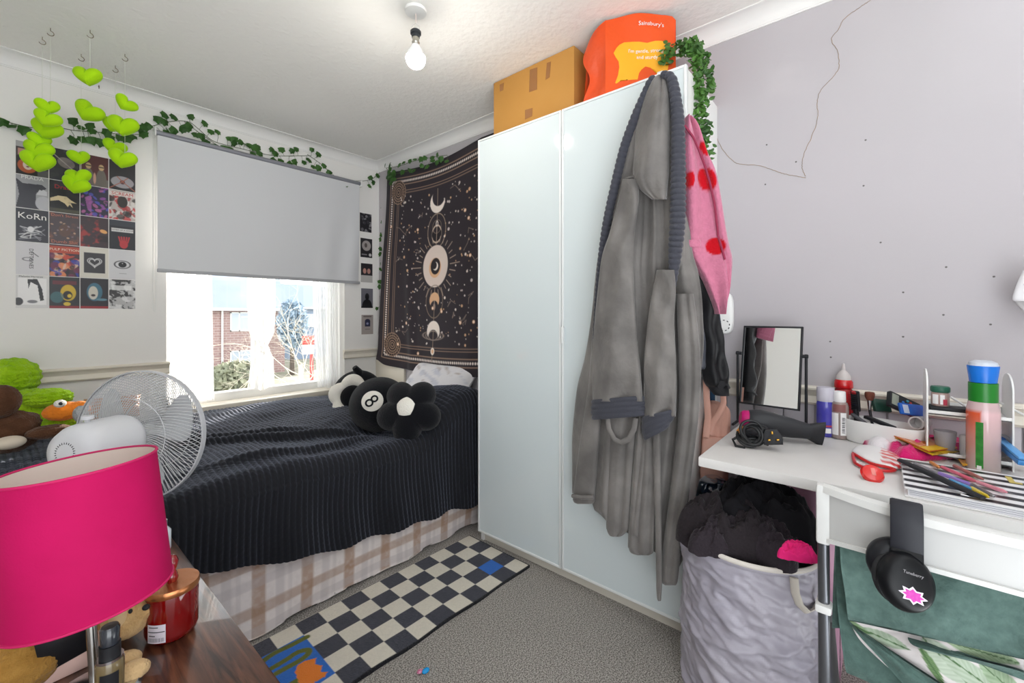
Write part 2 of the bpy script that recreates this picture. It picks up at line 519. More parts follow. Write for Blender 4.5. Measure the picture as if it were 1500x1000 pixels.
for dx in (-.006, .006): cd.tube([(bx0 - .006 + dx, YB - .045, bzt), (bx0 - .006 + dx, YB - .043, 1.15)], .0016, 6)
cd.tube([(bx0 - .012, YB - .043, 1.15), (bx0 - .006, YB - .043, 1.135), (bx0, YB - .043, 1.15)], .0018, 6)
cd.build('pull_cord', m_white, bl)

# ------------------------------------------------------------------ net curtains
m_net = bpy.data.materials.new('net_cloth'); m_net.use_nodes = True
_n = m_net.node_tree; _b = _n.nodes['Principled BSDF']; _b.inputs['Base Color'].default_value = (.9, .9, .9, 1); _b.inputs['Roughness'].default_value = .8
_tl = _n.nodes.new('ShaderNodeBsdfTranslucent'); _tl.inputs[0].default_value = (.95, .95, .95, 1)
_tp = _n.nodes.new('ShaderNodeBsdfTransparent')
_m1 = _n.nodes.new('ShaderNodeMixShader'); _m1.inputs[0].default_value = .6
_m2 = _n.nodes.new('ShaderNodeMixShader'); _m2.inputs[0].default_value = .22
_n.links.new(_b.outputs[0], _m1.inputs[1]); _n.links.new(_tl.outputs[0], _m1.inputs[2])
_n.links.new(_m1.outputs[0], _m2.inputs[1]); _n.links.new(_tp.outputs[0], _m2.inputs[2]); _n.links.new(_m2.outputs[0], _n.nodes['Material Output'].inputs[0])
def net(label, xl, xr, zt, zb, folds, amp, y0, pinch=None):
    n, k = 120, 60
    U, V = np.meshgrid(np.linspace(0, 1, n), np.linspace(0, 1, k))
    L_ = np.interp(V, *xl); R_ = np.interp(V, *xr)
    X = L_ + (R_ - L_) * U + .004 * np.sin(U * folds * 6.3 + 1)
    Y = y0 + amp * np.sin(U * folds * 2 * PI + 1.3 * np.sin(V * 3)) + amp * .5 * np.sin(U * folds * 3.7 + V * 2)
    Z = zt + (zb - zt) * V
    Z = Z + .01 * np.sin(U * 9) * V
    mb = MB().grid(np.stack([X, Y, Z], -1))
    o = mb.build('net_curtain', m_net, None)
    return tag(o, label, 'curtain')
net('white net curtain hanging straight at the left side of the window', ([0, 1], [WX0 + .02, WX0 + .02]), ([0, 1], [.80, .815]), 2.0, .60, 7, .010, 3.055)
kn = net('white net curtain bunched into a knot in the middle of the window', ([0, .62, .74, .80, .86, 1], [.99, 1.0, 1.02, 1.075, 1.02, 1.0]), ([0, .62, .74, .80, .86, 1], [1.16, 1.17, 1.16, 1.12, 1.155, 1.16]), 2.0, .64, 5, .012, 3.06)
kb = MB().ell((1.095, 3.045, .895), (.030, .022, .028), nu=20, nv=12, fn=lambda x, y, z: 1 + .15 * math.sin(9 * x + 5 * z) * math.cos(6 * y)); kb.build('knot', m_net, kn)
net('white net curtain gathered in folds at the right side of the window', ([0, .6, 1], [1.40, 1.42, 1.445]), ([0, 1], [WX1 - .012, WX1 - .012]), 2.0, .60, 8, .014, 3.05)

# ------------------------------------------------------------------ outside
GZ = -2.9
gr_ = MB().box(-25, 60, 3.6, 90, GZ - .3, GZ); o = gr_.build('ground', pm('garden_ground', '#9a9488', .95, var=('#7c8068', .7)), None); o['kind'] = 'structure'
m_brick = pm('red_brick_hazed', '#8d6a66', .9)
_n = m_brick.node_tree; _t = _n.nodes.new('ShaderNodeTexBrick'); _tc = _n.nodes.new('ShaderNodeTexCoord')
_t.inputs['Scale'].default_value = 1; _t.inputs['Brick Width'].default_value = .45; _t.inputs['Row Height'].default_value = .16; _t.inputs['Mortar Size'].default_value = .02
_t.inputs['Color1'].default_value = (*lin('#a98c88'), 1); _t.inputs['Color2'].default_value = (*lin('#9b7f7d'), 1); _t.inputs['Mortar'].default_value = (*lin('#b9a8a2'), 1)  # brick colours lightened, distance haze is mixed into them
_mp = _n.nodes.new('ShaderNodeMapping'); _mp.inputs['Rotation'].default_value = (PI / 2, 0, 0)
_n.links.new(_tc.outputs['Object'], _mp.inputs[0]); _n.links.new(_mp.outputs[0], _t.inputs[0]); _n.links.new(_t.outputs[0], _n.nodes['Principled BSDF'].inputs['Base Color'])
m_roof = pm('roof_tiles_hazed', '#97a1b0', .9, var=('#a2abb9', .8))  # pale roof colour carries the outdoor haze
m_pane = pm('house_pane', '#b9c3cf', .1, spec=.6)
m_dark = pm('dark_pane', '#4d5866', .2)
def house(label, xa, xb, Y, ze, zr, deep, wins, wall, roofm):
    h = thing('house', label, 'house', ((xa + xb) / 2, Y, GZ))
    MB().box(xa, xb, Y, Y + deep, GZ, ze).build('wall', wall, h)
    rf = MB(); e = .35
    rf.add([(xa - e, Y - e, ze), (xb + e, Y - e, ze), (xb + e, Y + deep + e, ze), (xa - e, Y + deep + e, ze), (xa - e, Y + deep / 2, zr), (xb + e, Y + deep / 2, zr)],
           [(0, 1, 5, 4), (2, 3, 4, 5), (0, 4, 3), (1, 2, 5), (3, 2, 1, 0)]); rf.build('roof', roofm, h, smooth=0)
    MB().box(xa - e, xb + e, Y - e - .1, Y - e + .03, ze - .12, ze + .05).build('gutter', m_upvc, h)
    for (wx, wz, ww, wh) in wins:
        t = .07
        f = MB().box(wx - ww / 2, wx + ww / 2, Y - .05, Y + .05, wz, wz + t); f.box(wx - ww / 2, wx + ww / 2, Y - .05, Y + .05, wz + wh - t, wz + wh)
        for q in (wx - ww / 2, wx - t / 2 - ww * .08, wx + ww / 2 - t): f.box(q, q + t, Y - .05, Y + .05, wz, wz + wh)
        f.box(wx, wx + ww / 2, Y - .05, Y + .05, wz + wh * .72, wz + wh * .72 + t)
        fo = f.build('window', m_upvc, h); sub(MB().box(wx - ww / 2 + .03, wx + ww / 2 - .03, Y - .02, Y, wz + .03, wz + wh - .03), 'pane', m_pane, fo)
    return h
Yh = 32.
a = onY(308, 452, Yh); b_ = onY(417, 452, Yh)
w1 = onY(353, 471, Yh); w2 = onY(353, 527, Yh)
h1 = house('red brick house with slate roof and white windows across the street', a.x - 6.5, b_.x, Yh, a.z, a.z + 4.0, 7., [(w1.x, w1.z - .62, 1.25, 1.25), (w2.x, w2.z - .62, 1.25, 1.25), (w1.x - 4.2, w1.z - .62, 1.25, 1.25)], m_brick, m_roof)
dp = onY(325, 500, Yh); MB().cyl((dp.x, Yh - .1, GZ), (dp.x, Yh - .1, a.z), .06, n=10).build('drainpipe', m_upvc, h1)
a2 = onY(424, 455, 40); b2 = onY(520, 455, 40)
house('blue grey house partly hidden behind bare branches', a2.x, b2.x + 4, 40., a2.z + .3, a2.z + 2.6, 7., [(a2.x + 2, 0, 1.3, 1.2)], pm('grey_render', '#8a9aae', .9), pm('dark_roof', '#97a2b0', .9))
def blob_leaf(mb, c, r, n, s, seed):
    g = np.random.default_rng(seed)
    for _ in range(n):
        d = g.normal(size=3); d /= np.linalg.norm(d); q = np.array(c) + np.array(r) * d * g.uniform(.55, 1.0)
        R = Euler(tuple(g.uniform(0, 6.3, 3))).to_matrix().to_4x4(); R.translation = Vector(q)
        mb.add([(-s, 0, 0), (0, -s * .45, 0), (s, 0, 0), (0, s * .45, 0)], [(0, 1, 2, 3)], R)
hg = MB(); h0 = onY(318, 560, 24); h2_ = onY(372, 560, 24)
blob_leaf(hg, ((h0.x + h2_.x) / 2, 24, GZ + .8), (abs(h2_.x - h0.x) * .75, .8, .95), 2600, .22, 3)
tag(hg.build('hedge', pm('hedge_leaf', '#8b907c', .9, var=('#a9a98f', 2)), None), 'low dull green hedge in front of the brick house', 'hedge')
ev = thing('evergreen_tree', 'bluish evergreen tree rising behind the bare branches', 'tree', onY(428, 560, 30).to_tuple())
e0 = onY(428, 447, 30); cb = MB(); blob_leaf(cb, (e0.x, 30, e0.z - 1.3), (.95, .9, 1.7), 1800, .2, 9); cb.build('crown', pm('evergreen', '#9db0bf', .9), ev)  # crown colour paled to include the haze in front of it
MB().cyl((e0.x, 30, GZ), (e0.x, 30, e0.z - 2), .16, .1).build('trunk', pm('bark_dark', '#5b5048', .9), ev)
# bare tree close to the window
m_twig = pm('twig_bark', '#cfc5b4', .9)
bt = MB(); g = np.random.default_rng(21)
def twig(p, d, L_, r, lev):
    pts = [Vector(p)]; dd = Vector(d)
    for k in range(7):
        dd = (dd + Vector(tuple(g.normal(0, .13, 3)))).normalized(); pts.append(pts[-1] + dd * L_ / 7)
    bt.tube(pts, [r * (1 - .11 * k) for k in range(8)], 5)
    if lev:
        for _ in range(4 if lev > 1 else 4):
            q = pts[int(g.integers(2, 7))]; nd = (dd + Vector(tuple(g.normal(0, .75, 3)))).normalized()
            twig(q, nd, L_ * g.uniform(.5, .8), r * .55, lev - 1)
tb = onY(440, 640, 9.0)
bt.tube([(tb.x, 9, GZ), (tb.x + .05, 9.02, -.9), (tb.x, 9, .1)], [.075, .06, .045], 8)
for dx, dz in ((-.7, .75), (-.35, .9), (.1, 1), (.5, .8), (.3, .5), (-.55, .3)):
    twig((tb.x, 9, random.uniform(-.7, .1)), Vector((dx, random.uniform(-.2, .2), dz)).normalized(), 1.3, .013, 3)
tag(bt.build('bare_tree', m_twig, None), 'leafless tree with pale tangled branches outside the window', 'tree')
sb = thing('agent_board', 'red and white sale board on a red post outside', 'sign', onY(456, 600, 14).to_tuple())
s0 = onY(443, 492, 14); s1 = onY(460, 518, 14)
MB().box(s0.x, s1.x, 13.98, 14.02, (s0.z + s1.z) / 2, s0.z, b=.005).build('red_panel', pm('board_red', '#d8453f', .5), sb)
MB().box(s0.x, s1.x, 13.98, 14.02, s1.z, (s0.z + s1.z) / 2, b=.005).build('white_panel', pm('board_white', '#f2ecea', .5), sb)
MB().box(s1.x - .09, s1.x - .01, 14.02, 14.1, GZ, s0.z - .05).build('post', pm('board_post', '#cf4a48', .6), sb)

# ------------------------------------------------------------------ ceiling lamp
pl = thing('pendant_bulb', 'bare lit bulb hanging on a thin cord from the ceiling', 'lamp', (1.01, 1.36, ZC))
bp = Vector((1.012, 1.352, 0))
bc = atD(609, 86, 1.648); bx_, by_, bz_ = bc
MB().lathe([(0, .0), (.030, 0), (.042, -.012), (.040, -.022), (.012, -.026), (0, -.026)], 24, T((bx_, by_, ZC))).build('ceiling_rose', m_white, pl)
MB().tube([(bx_, by_, ZC - .02), (bx_ + .001, by_, bz_ + .135)], .0022, 6).build('cord', pm('cord_pink', '#d8c9c2', .6), pl)
ch = MB()
for dy in (-.012, .012): ch.tube([(bx_, by_, bz_ + .137), (bx_ + dy * .7, by_ - dy * .9, bz_ + .123), (bx_ + dy * .75, by_ - dy, bz_ + .103)], .0014, 6)
ch.build('cord_grip', pm('grip_white', '#d9d4cf', .5), pl)
MB().lathe([(0, .108), (.016, .108), (.0205, .103), (.0205, .094), (.016, .090), (.015, .080), (0, .08)], 24, T((bx_, by_, bz_))).build('holder', pm('holder_black', '#23282d', .4), pl)
MB().lathe([(0, .080), (.013, .080), (.0125, .066), (.015, .062), (.0125, .058), (.012, .05), (0, .05)], 24, T((bx_, by_, bz_))).build('bulb_cap', pm('cap_silver', '#b6b3a8', .3, metal=.8), pl)
prof = [(0, -.036)]
for k in range(1, 13):
    a_ = -PI / 2 + k / 12 * (PI * .56); prof.append((.037 * math.cos(a_), .037 * math.sin(a_)))
m_bulb = pm('lit_bulb', '#fffaf0', .4, emit=165)
MB().lathe(prof, 28, T((bx_, by_, bz_)), cap1=False).build('bulb_glass', m_bulb, pl)
MB().lathe([(.0362, .0069), (.0335, .016), (.0265, .030), (.0195, .042), (.014, .052), (0, .052)], 28, T((bx_, by_, bz_)), cap0=False).build('bulb_neck', pm('bulb_neck', '#f3f5f6', .5), pl)
# ================================================================== WARDROBE
wd = thing('wardrobe', 'tall white wardrobe with two glossy glass doors', 'wardrobe', (1.71, 1.01, 0))
DX, WY0, WY1, WZT, WZB = 1.52, 0.506, 1.516, 1.985, 0.048
WYM = onX(822, 400, DX).y
m_carc = pm('wardrobe_white', '#e8e8e6', 0.4)
m_dglass = pm('white_glass', '#d2dbdd', 0.07, spec=.55, coat=.3)
m_dfr = pm('door_frame_white', '#e4e6e6', 0.35)
cc = MB()
cc.box(DX + .022, XR - .002, WY0 + .001, WY0 + .019, .0, 1.975); cc.box(DX + .022, XR - .002, WY1 - .019, WY1 - .001, 0, 1.975)
cc.box(DX + .022, XR - .002, WY0 + .019, WY1 - .019, 1.957, 1.975); cc.box(XR - .012, XR - .003, WY0 + .019, WY1 - .019, .06, 1.957)
cc.box(DX + .022, XR - .012, WY0 + .019, WY1 - .019, .055, .073)
cc.build('carcass', m_carc, wd)
MB().box(DX + .030, DX + .046, WY0 + .019, WY1 - .019, 0, .055).build('plinth', pm('plinth', '#cfc9bd', .5), wd)
for ya, yb, hd in ((WY0, WYM - .0025, 1), (WYM + .0025, WY1, 0)):
    d = MB(); t = .009
    d.box(DX, DX + .02, ya, ya + t, WZB, WZT, b=.0015); d.box(DX, DX + .02, yb - t, yb, WZB, WZT, b=.0015)
    d.box(DX, DX + .02, ya + t, yb - t, WZB, WZB + t, b=.0015); d.box(DX, DX + .02, ya + t, yb - t, WZT - t, WZT, b=.0015)
    dd = d.build('door', m_dfr, wd)
    sub(MB().box(DX + .004, DX + .018, ya + t, yb - t, WZB + t, WZT - t), 'glass_panel', m_dglass, dd)
    if hd:
        sub(MB().box(DX - .012, DX, yb - .016, yb - .004, 1.0, 1.07, b=.002), 'handle', m_dfr, dd)

# cardboard box
cbx = thing('cardboard_box', 'brown cardboard box with parcel tape lying on the wardrobe', 'box', (1.72, 1.25, 1.976))
q0 = onX(723, 190, 1.60); q1 = onX(841, 150, 1.60)
m_card = pm('cardboard', '#c18f4e', .8, spec=.2, bump=(90, .1, .002), var=('#b98745', 3))
ctop = onX(723, 122, 1.60).z
MB().box(1.60, 1.86, q1.y, q0.y, 1.976, ctop, b=.003).build('carton', m_card, cbx)
fl_ = MB(); 
for k in (0, 1):
    ym = q1.y + (q0.y - q1.y) * (.10 + .5 * k)
    fl_.add([(1.602, ym, ctop), (1.602, ym + .17, ctop), (1.66, ym + .17, ctop + .012), (1.66, ym, ctop + .014)], [(0, 1, 2, 3)])
fl_.build('flap', m_card, cbx)
m_tape = pm('parcel_tape', '#96663a', .25, spec=.6)
def on_box(pts, dx=.0008): return [tuple(onX(x, y, 1.60 - dx)) for x, y in pts]
for pts in ([(776, 102), (787, 98.5), (786.5, 131), (775, 135)], [(769, 161), (780, 158), (779.5, 170), (769, 175)], [(801, 92), (807, 90), (805, 113), (799, 117)], [(732, 124), (738, 121), (737, 132), (732, 134)]):
    p = [Vector(v) for v in on_box(pts)]; q = [v + Vector((.0007, 0, 0)) for v in p]
    MB().add(p + q, [(0, 1, 2, 3), (7, 6, 5, 4), (0, 4, 5, 1), (1, 5, 6, 2), (2, 6, 7, 3), (3, 7, 4, 0)]).build('tape', m_tape, cbx, smooth=0)
# ================================================================== BED
BX0, BX1, BY0, BY1 = -0.10, 1.875, 1.64, 2.955
bed = thing('bed', 'low bed under the black blanket along the window wall', 'bed', (.9, 2.3, 0))
MB().box(BX0, BX1, BY0 + .03, BY1, .03, .28, b=.015).build('bed_base', pm('divan_cloth', '#a9a39e', .9), bed)
MB().box(BX0, BX1, BY0 + .01, BY1,   .285, .50, b=.05, seg=4).build('mattress', pm('mattress_mint', '#dbe4e0', .8, bump=(30, .2, .004)), bed)
for bx in (BX0 + .1, BX1 - .1):
    for by in (BY0 + .12, BY1 - .1): MB().cyl((bx, by, 0), (bx, by, .032), .025).build('leg', pm('leg_black', '#222222', .5), bed)

# plaid duvet hanging from under the blanket
PW, PH = 1.86, .62
art = Art(PW, PH, 210, '#e4dbd8')
for k in range(-1, 12):
    x = .085 + .168 * k
    art.rect(x - .022, 0, x + .022, PH, '#a5836b', .78)
    art.rect(x + .055, 0, x + .085, PH, '#b9b0b1', .45); art.rect(x + .098, 0, x + .112, PH, '#c5bcbb', .4)
for y in (.16, .335, .50):
    art.rect(0, y - .02, PW, y + .018, '#a5836b', .62)
    art.rect(0, y + .05, PW, y + .085, '#b9b0b1', .4)
art.noise('#cfc4c0', 60, .45, .8, 3, .35)
def duv(x, y):
    X = -.02 + x; t = np.clip((y - .12) / (PH - .12), 0, 1)
    flat = np.clip(.12 - y, 0, .12)
    z = .495 - (PH - .12) * t * .982
    z = z - .02
    wob = .022 * np.sin(X * 9 + .5) * t + .016 * np.sin(X * 23 + 1.2 + 2 * t) * t + .02 * (fbm(X * 5, y * 4, 5) - .47) * (.3 + t)
    low = sstep(.62, .95, t)
    Y = BY0 - .006 + wob * .28 * low + .006 * low
    z = z + .012 * np.sin(X * 7 + 1) * t * sstep(.6, 1, t) 
    z = np.maximum(z, .014 + .004 * np.sin(X * 30))
    Y = Y + flat
    return np.stack([X, Y, z + .03 * sstep(0, .1, flat)], -1)
o = art.mesh(duv).build('plaid_duvet', painted('plaid_cotton', .85, sheen=.2, bump=(25, .25, .01)), None, smooth=180)
thick(o, -.006)
tag(o, 'cream and brown checked duvet hanging down below the black blanket to the floor', 'duvet')

# black ribbed blanket
nu, nv = 640, 330
hem_px = [(225, 842), (299, 841), (342, 840), (368, 834), (518, 802), (656, 754), (700, 741)]
hp = [onY(x, y, 1.565) for x, y in hem_px]
hx = [-.2] + [p.x for p in hp] + [1.9]; hz = [.35] + [p.z for p in hp] + [.11]
u = np.linspace(-.10, 1.735, nu)
zh = np.interp(u, hx, hz) + .006 * np.sin(u * 28)
L_top, L_c = 1.285, .10
X = np.zeros((nv, nu)); Y = np.zeros((nv, nu)); Z = np.zeros((nv, nu))
DENTS = [(1.247, 1.93, .16, .05)]
def ztop(x, y):
    b = .562 + .012 * np.sin(x * 5 + y * 3)
    b = b + .150 * sstep(1.22, 1.56, x + .05 * np.sin(y * 4)) * (1 - sstep(1.92, 2.2, y))
    b = b + .05 * sstep(1.45, 1.65, x) * sstep(1.92, 2.2, y)
    for qx, qy, qr, qd in DENTS: b = b - qd * np.exp(-(((x - qx) ** 2 + (y - qy) ** 2) / qr ** 2))
    b = b - .05 * sstep(1.60, 1.735, x)
    f1 = np.exp(-((y - (2.02 + .16 * np.sin(x * 2.6 + .6))) / .035) ** 2) * sstep(.2, .4, x) * (1 - sstep(1.05, 1.25, x))
    f2 = np.exp(-((y - (1.86 + .10 * np.sin(x * 3.4 + 2.2))) / .03) ** 2) * sstep(.35, .6, x) * (1 - sstep(1.0, 1.3, x))
    f3 = np.exp(-((y - (2.35 - .35 * (x - .5))) / .04) ** 2) * sstep(.25, .4, x) * (1 - sstep(.8, 1.1, x))
    return b + .034 * f1 + .026 * f2 + .028 * f3 + .05 * (fbm(x * 3.2, y * 4.0, 11) - .47)
for j in range(nv):
    w = j / (nv - 1)
    tot = L_top + L_c + (.55 - zh)              # length of the cloth across, per column
    sl = w * tot
    top = sl < L_top; cor = (~top) & (sl < L_top + L_c)
    y = np.where(top, 2.945 - sl, 0.)
    a = np.clip((sl - L_top) / L_c, 0, 1) * PI / 2
    yc = 2.945 - L_top - .0637 * np.sin(a)
    zt = ztop(u, np.clip(2.945 - np.minimum(sl, L_top), 1.6, 3))
    zc = zt - .0637 * (1 - np.cos(a))
    dn = np.clip(sl - L_top - L_c, 0, None)
    fullz = zt - .0637
    zz = fullz - dn * (fullz - zh) / np.maximum(.55 - zh, .02)
    q = np.clip(dn / .3, 0, 1)
    fold = (.010 * np.sin(u * 14 + .8) + .007 * np.sin(u * 31 + 2) + .02 * (fbm(u * 6, w * 3, 4) - .47) - .006) * q
    Y[j] = np.where(top, y, np.where(cor, yc, 2.945 - L_top - .0637 - .006 + fold - -.0 * q))
    Z[j] = np.where(top, zt, np.where(cor, zc, zz))
    X[j] = u + .012 * np.sin(sl * 5 + u * 4)
P = np.stack([X, Y, Z], -1)
du = np.gradient(P, axis=1); dv = np.gradient(P, axis=0)
nn = np.cross(dv, du); nn /= np.linalg.norm(nn, axis=-1, keepdims=True) + 1e-9
W_ = np.linspace(0, 1, nv)[:, None] * 1.8; U_ = u[None, :]
rib = np.abs(np.sin((U_ + .012 * np.sin(W_ * 5) + .02 * (fbm(U_ * 3 + 0 * W_, W_ * 3 + 0 * U_, 8) - .47)) * PI / .021))
bead = .5 + .5 * np.sin(W_ * 2 * PI / .024 + PI * (np.floor(U_ / .021) % 2))
P = P + nn * (.0065 * rib ** .8 * (.72 + .28 * bead))[..., None]
m_blk = pm('black_fleece', '#111218', .75, spec=.3, sheen=.62, bump=(500, .5, .002))
m_blk.node_tree.nodes['Principled BSDF'].inputs['Sheen Tint'].default_value = (.42, .47, .62, 1)
mb = MB().grid(P)
o = mb.build('black_blanket', m_blk, None, smooth=180)
tag(o, 'black ribbed fleece blanket spread over the bed', 'blanket')

# patterned pillow leaning at the head
def pillow(o, ax, az, w, h, t, n=44, m=30, wr=.012, seed=0):
    M = frame(o, ax, az=az)
    vs_ = []
    U, V = np.meshgrid(np.linspace(-1, 1, n), np.linspace(-1, 1, m))
    prof = (np.clip(1 - U ** 4, 0, 1) ** .6) * (np.clip(1 - V ** 4, 0, 1) ** .6)
    pin = 1 - .06 * (1 - V ** 2) * U ** 2; pin2 = 1 - .06 * (1 - U ** 2) * V ** 2
    wz = wr * (fbm(U * 3 + 5, V * 3 + 2, seed) - .47) * 2
    top = np.stack([U * w / 2 * pin, V * h / 2 * pin2, prof * t / 2 + wz * prof], -1)
    bot = np.stack([U * w / 2 * pin, V * h / 2 * pin2, -prof * t / 2], -1)
    mb = MB(); mb.grid(top); mb.grid(bot[:, ::-1]); 
    mb.v = [tuple(M @ Vector(p)) for p in mb.v]
    return mb, U, V
pc = onX(634, 566, 1.76)
mb, U, V = pillow(pc + Vector((.01, 0, -.01)), (.0, -1, .0), (-.75, .1, .66), .60, .36, .13, seed=3)
A_ = np.zeros(U.shape + (3,)); A_[:] = lin('#e6e4e8')
st = sstep(.62, .72, fbm(U * 7 + V * 6, V * 2 - U * 1.5, 12) / .94); A_ = A_ * (1 - st[..., None] * .7) + np.array(lin('#a8968f')) * st[..., None] * .7
st = sstep(.60, .7, fbm(U * 6 + V * 7 + 9, V * 2 - U, 31) / .94); A_ = A_ * (1 - st[..., None] * .5) + np.array(lin('#b5b9cc')) * st[..., None] * .5
mb.cols = np.vstack([A_.reshape(-1, 3), A_[:, ::-1].reshape(-1, 3)])
o = mb.build('pillow', painted('pillow_cotton', .8, bump=(20, .3, .01)), None, smooth=120)
tag(o, 'white pillow with faint grey marbled pattern at the head of the bed', 'pillow')
pc2 = onX(676, 590, 1.80)
mb, U, V = pillow(Vector((1.775, 1.80, .60)), (.2, -1, 0), (-.3, 0, 1), .40, .28, .09, seed=6)
o = mb.build('pillow', pm('pillow_mint', '#d9e3e0', .8), None, smooth=120)
tag(o, 'plain pale mint pillow lying flat beside the wardrobe', 'pillow')

# plush cushions
m_plb = pm('plush_black', '#101116', .9, spec=.15, sheen=.5, bump=(260, .9, .006))
m_plw = pm('plush_white', '#ebe7de', .9, spec=.15, sheen=.3, bump=(200, .9, .006))
def flower(name, label, c, face, R, nl, petal, lob, thick, core, corem, petm, ring=False, spin=0.):
    M = aim(c, Vector(c) + Vector(face))
    t = thing(name, label, 'cushion', tuple(Vector(c) - Vector((0, 0, R * .8))))
    b = MB()
    if ring:
        n, k = 90, 18
        P = []
        for i in range(n):
            a = 2 * PI * i / n; rr = R * (.70 + .12 * abs(math.cos(nl / 2 * (a + spin)))); tr = R * (.20 + .10 * abs(math.cos(nl / 2 * (a + spin))))
            P.append([((rr + tr * math.cos(q)) * math.cos(a), (rr + tr * math.cos(q)) * math.sin(a), tr * .95 * math.sin(q)) for q in np.linspace(0, 2 * PI, k, endpoint=False)])
        P.append(P[0]); b.grid(np.array(P), closed_u=True)
    else:
        def fn(x, y, z):
            a = math.atan2(y, x); s_ = math.hypot(x, y)
            return 1 + lob * s_ ** 2 * (abs(math.cos(nl / 2 * (a + spin))) ** .8 - .5)
        b.ell((0, 0, 0), (R, R, thick), nu=100, nv=36, fn=fn)
    b.v = [tuple(M @ Vector(p)) for p in b.v]
    b.build('petals', petm, t, smooth=180)
    k = MB().ell((0, 0, thick * .62 if not ring else 0), (core, core * 1.05, thick * .5), M=M, nu=30, nv=16)
    k.build('centre', corem, t, smooth=180)
    return t, M
c1 = atD(600, 601, 2.06)
flower('flower_cushion', 'black flower cushion with a white centre nearest the wardrobe', c1, (-.80, -.60, .50), .135, 5, 0, .34, .075, .056, m_plw, m_plb, spin=.3)
c0 = atD(516, 581, 2.58)
t0, M0 = flower('flower_cushion', 'white flower cushion with a black centre nearest the window', c0, (-.60, -.72, .42), .125, 5, 0, .3, .065, .070, m_plb, m_plw, ring=True, spin=.9)
MB().ell((.02, .03, -.05), (.15, .15, .05), M=M0, nu=40, nv=16).build('backing', m_plb, t0, smooth=180)
MB().tube([M0 @ Vector((.03, .10, -.04)), M0 @ Vector((.02, .16, -.03)), M0 @ Vector((0, .185, 0))], [.03, .028, .016], 12).build('loop', m_plb, t0)
c8 = atD(556, 592, 2.28)
bl8 = thing('eight_ball_cushion', 'round black plush cushion shaped like a pool ball with number 8', 'cushion', (c8.x, c8.y, c8.z - .135))
MB().ell(tuple(c8), (.153, .153, .143), nu=48, nv=30).build('ball', m_plb, bl8, smooth=180)
def on_ball(px, py):
    # point of the ball's surface seen at that direction
    r = _ray(px, py).normalized(); oc = Vector((0, 0, EYE)) - c8; b = r.dot(oc); k = oc.dot(oc) - .150 ** 2
    return Vector((0, 0, EYE)) + r * (-b - math.sqrt(max(0, b * b - k)))
d8 = (on_ball(545, 586) - c8).normalized()
M8 = aim(c8, c8 + d8)
up8 = (on_ball(552, 580) - on_ball(538, 592)); up8 = (up8 - d8 * up8.dot(d8)).normalized()
M8 = frame(c8, up8.cross(d8), az=d8)
def cap_disc(r, R0, n=40, k=8):
    P = []
    for i in range(k + 1):
        q = r * i / k; P.append([(q * math.cos(a), q * math.sin(a), math.sqrt(R0 * R0 - q * q)) for a in np.linspace(0, 2 * PI, n, endpoint=False)])
    return P
dm = MB(); dm.grid(np.array(cap_disc(.054, .1535)), closed_u=True); dm.v = [tuple(M8 @ Vector(p)) for p in dm.v]
E8 = lambda p: (p[0], p[1], c8.z + (p[2] - c8.z) * .145 / .155)
dm.v = [E8(p) for p in dm.v]
disc8 = dm.build('white_disc', m_plw, bl8, smooth=180)
n8 = MB()
for yy, rr in ((.016, .0145), (-.016, .0165)):
    n8.tube([M8 @ Vector((rr * math.cos(a), yy + rr * math.sin(a), .1545 * math.cos(.1))) for a in np.linspace(0, 2 * PI, 28, endpoint=False)], .0046, 8, closed=True)
n8.v = [E8(p) for p in n8.v]
n8.build('digit', m_plb, bl8)

# ================================================================== TAPESTRY
TY0, TW_, TZ1, TH_ = 2.838, 1.30, 2.185, 1.435
XT = XR - .040
def ta(px, py):
    p = onX(px, py, XT); return TY0 - p.y, TZ1 - p.z
art = Art(TW_, TH_, 235, '#322c32')
gold, cream, rose = '#c9a78c', '#f0e3da', '#e0b48e'
E_ = .045
for d, w in ((.055, .006), (.105, .006), (.150, .004), (.168, .004)):
    art.lines([(d, d), (TW_ - d, d), (TW_ - d, TH_ - d), (d, TH_ - d), (d, d)], w, '#a88b78', .85)
g = np.random.default_rng(5)
for k in range(75):
    q = .09 + k * (TH_ - .18) / 74
    for xx in (.080, TW_ - .080): art.ell(xx, q, .008, .0055, cream)
for k in range(65):
    q = .09 + k * (TW_ - .18) / 64
    for yy in (.080, TH_ - .080): art.ell(q, yy, .0055, .008, cream)
for cx in (.16, TW_ - .16):
    for cy in (.16, TH_ - .16):
        art.ell(cx, cy, .085, .085, '#2a2126')
        for r in (.085, .066, .048, .030, .014): art.ring(cx, cy, r, r, .006, '#a08572')
        for k in range(20):
            a_ = k * PI / 10; art.line(cx + .052 * math.cos(a_), cy + .052 * math.sin(a_), cx + .08 * math.cos(a_), cy + .08 * math.sin(a_), .004, '#8f7666')
mx = .595
def my(py): return ta(645, py)[1]
m0, m1, m2, m3, m4 = my(287), my(331), my(384), my(437), my(481)
art.line(mx, m0 - .09, mx, m4 + .2, .0045, '#9d8878')
art.crescent(mx, m0, .075, cream, .012, -.035, .066)
art.ring(mx, m1, .092, .118, .0045, '#a89484'); art.ring(mx, m1 + .02, .047, .058, .008, '#cdb7a6')
art.crescent(mx, m1 + .02, .05, '#241f25', 0, -.05, .05); art.ring(mx, m1 - .03, .045, .045, .004, '#a89484', al=.5); art.ell(mx, m1 - .05, .012, .02, cream); art.ell(mx, m1 - .05, .006, .012, '#241f25')
art.ell(mx, m2, .128, .142, '#e0cfc6'); art.noise  # sun disc
art.ell(mx - .004, m2 + .01, .062, .068, rose); art.ell(mx, m2, .05, .056, '#2a2428'); art.crescent(mx, m2, .028, cream, -.012, -.006, .026)
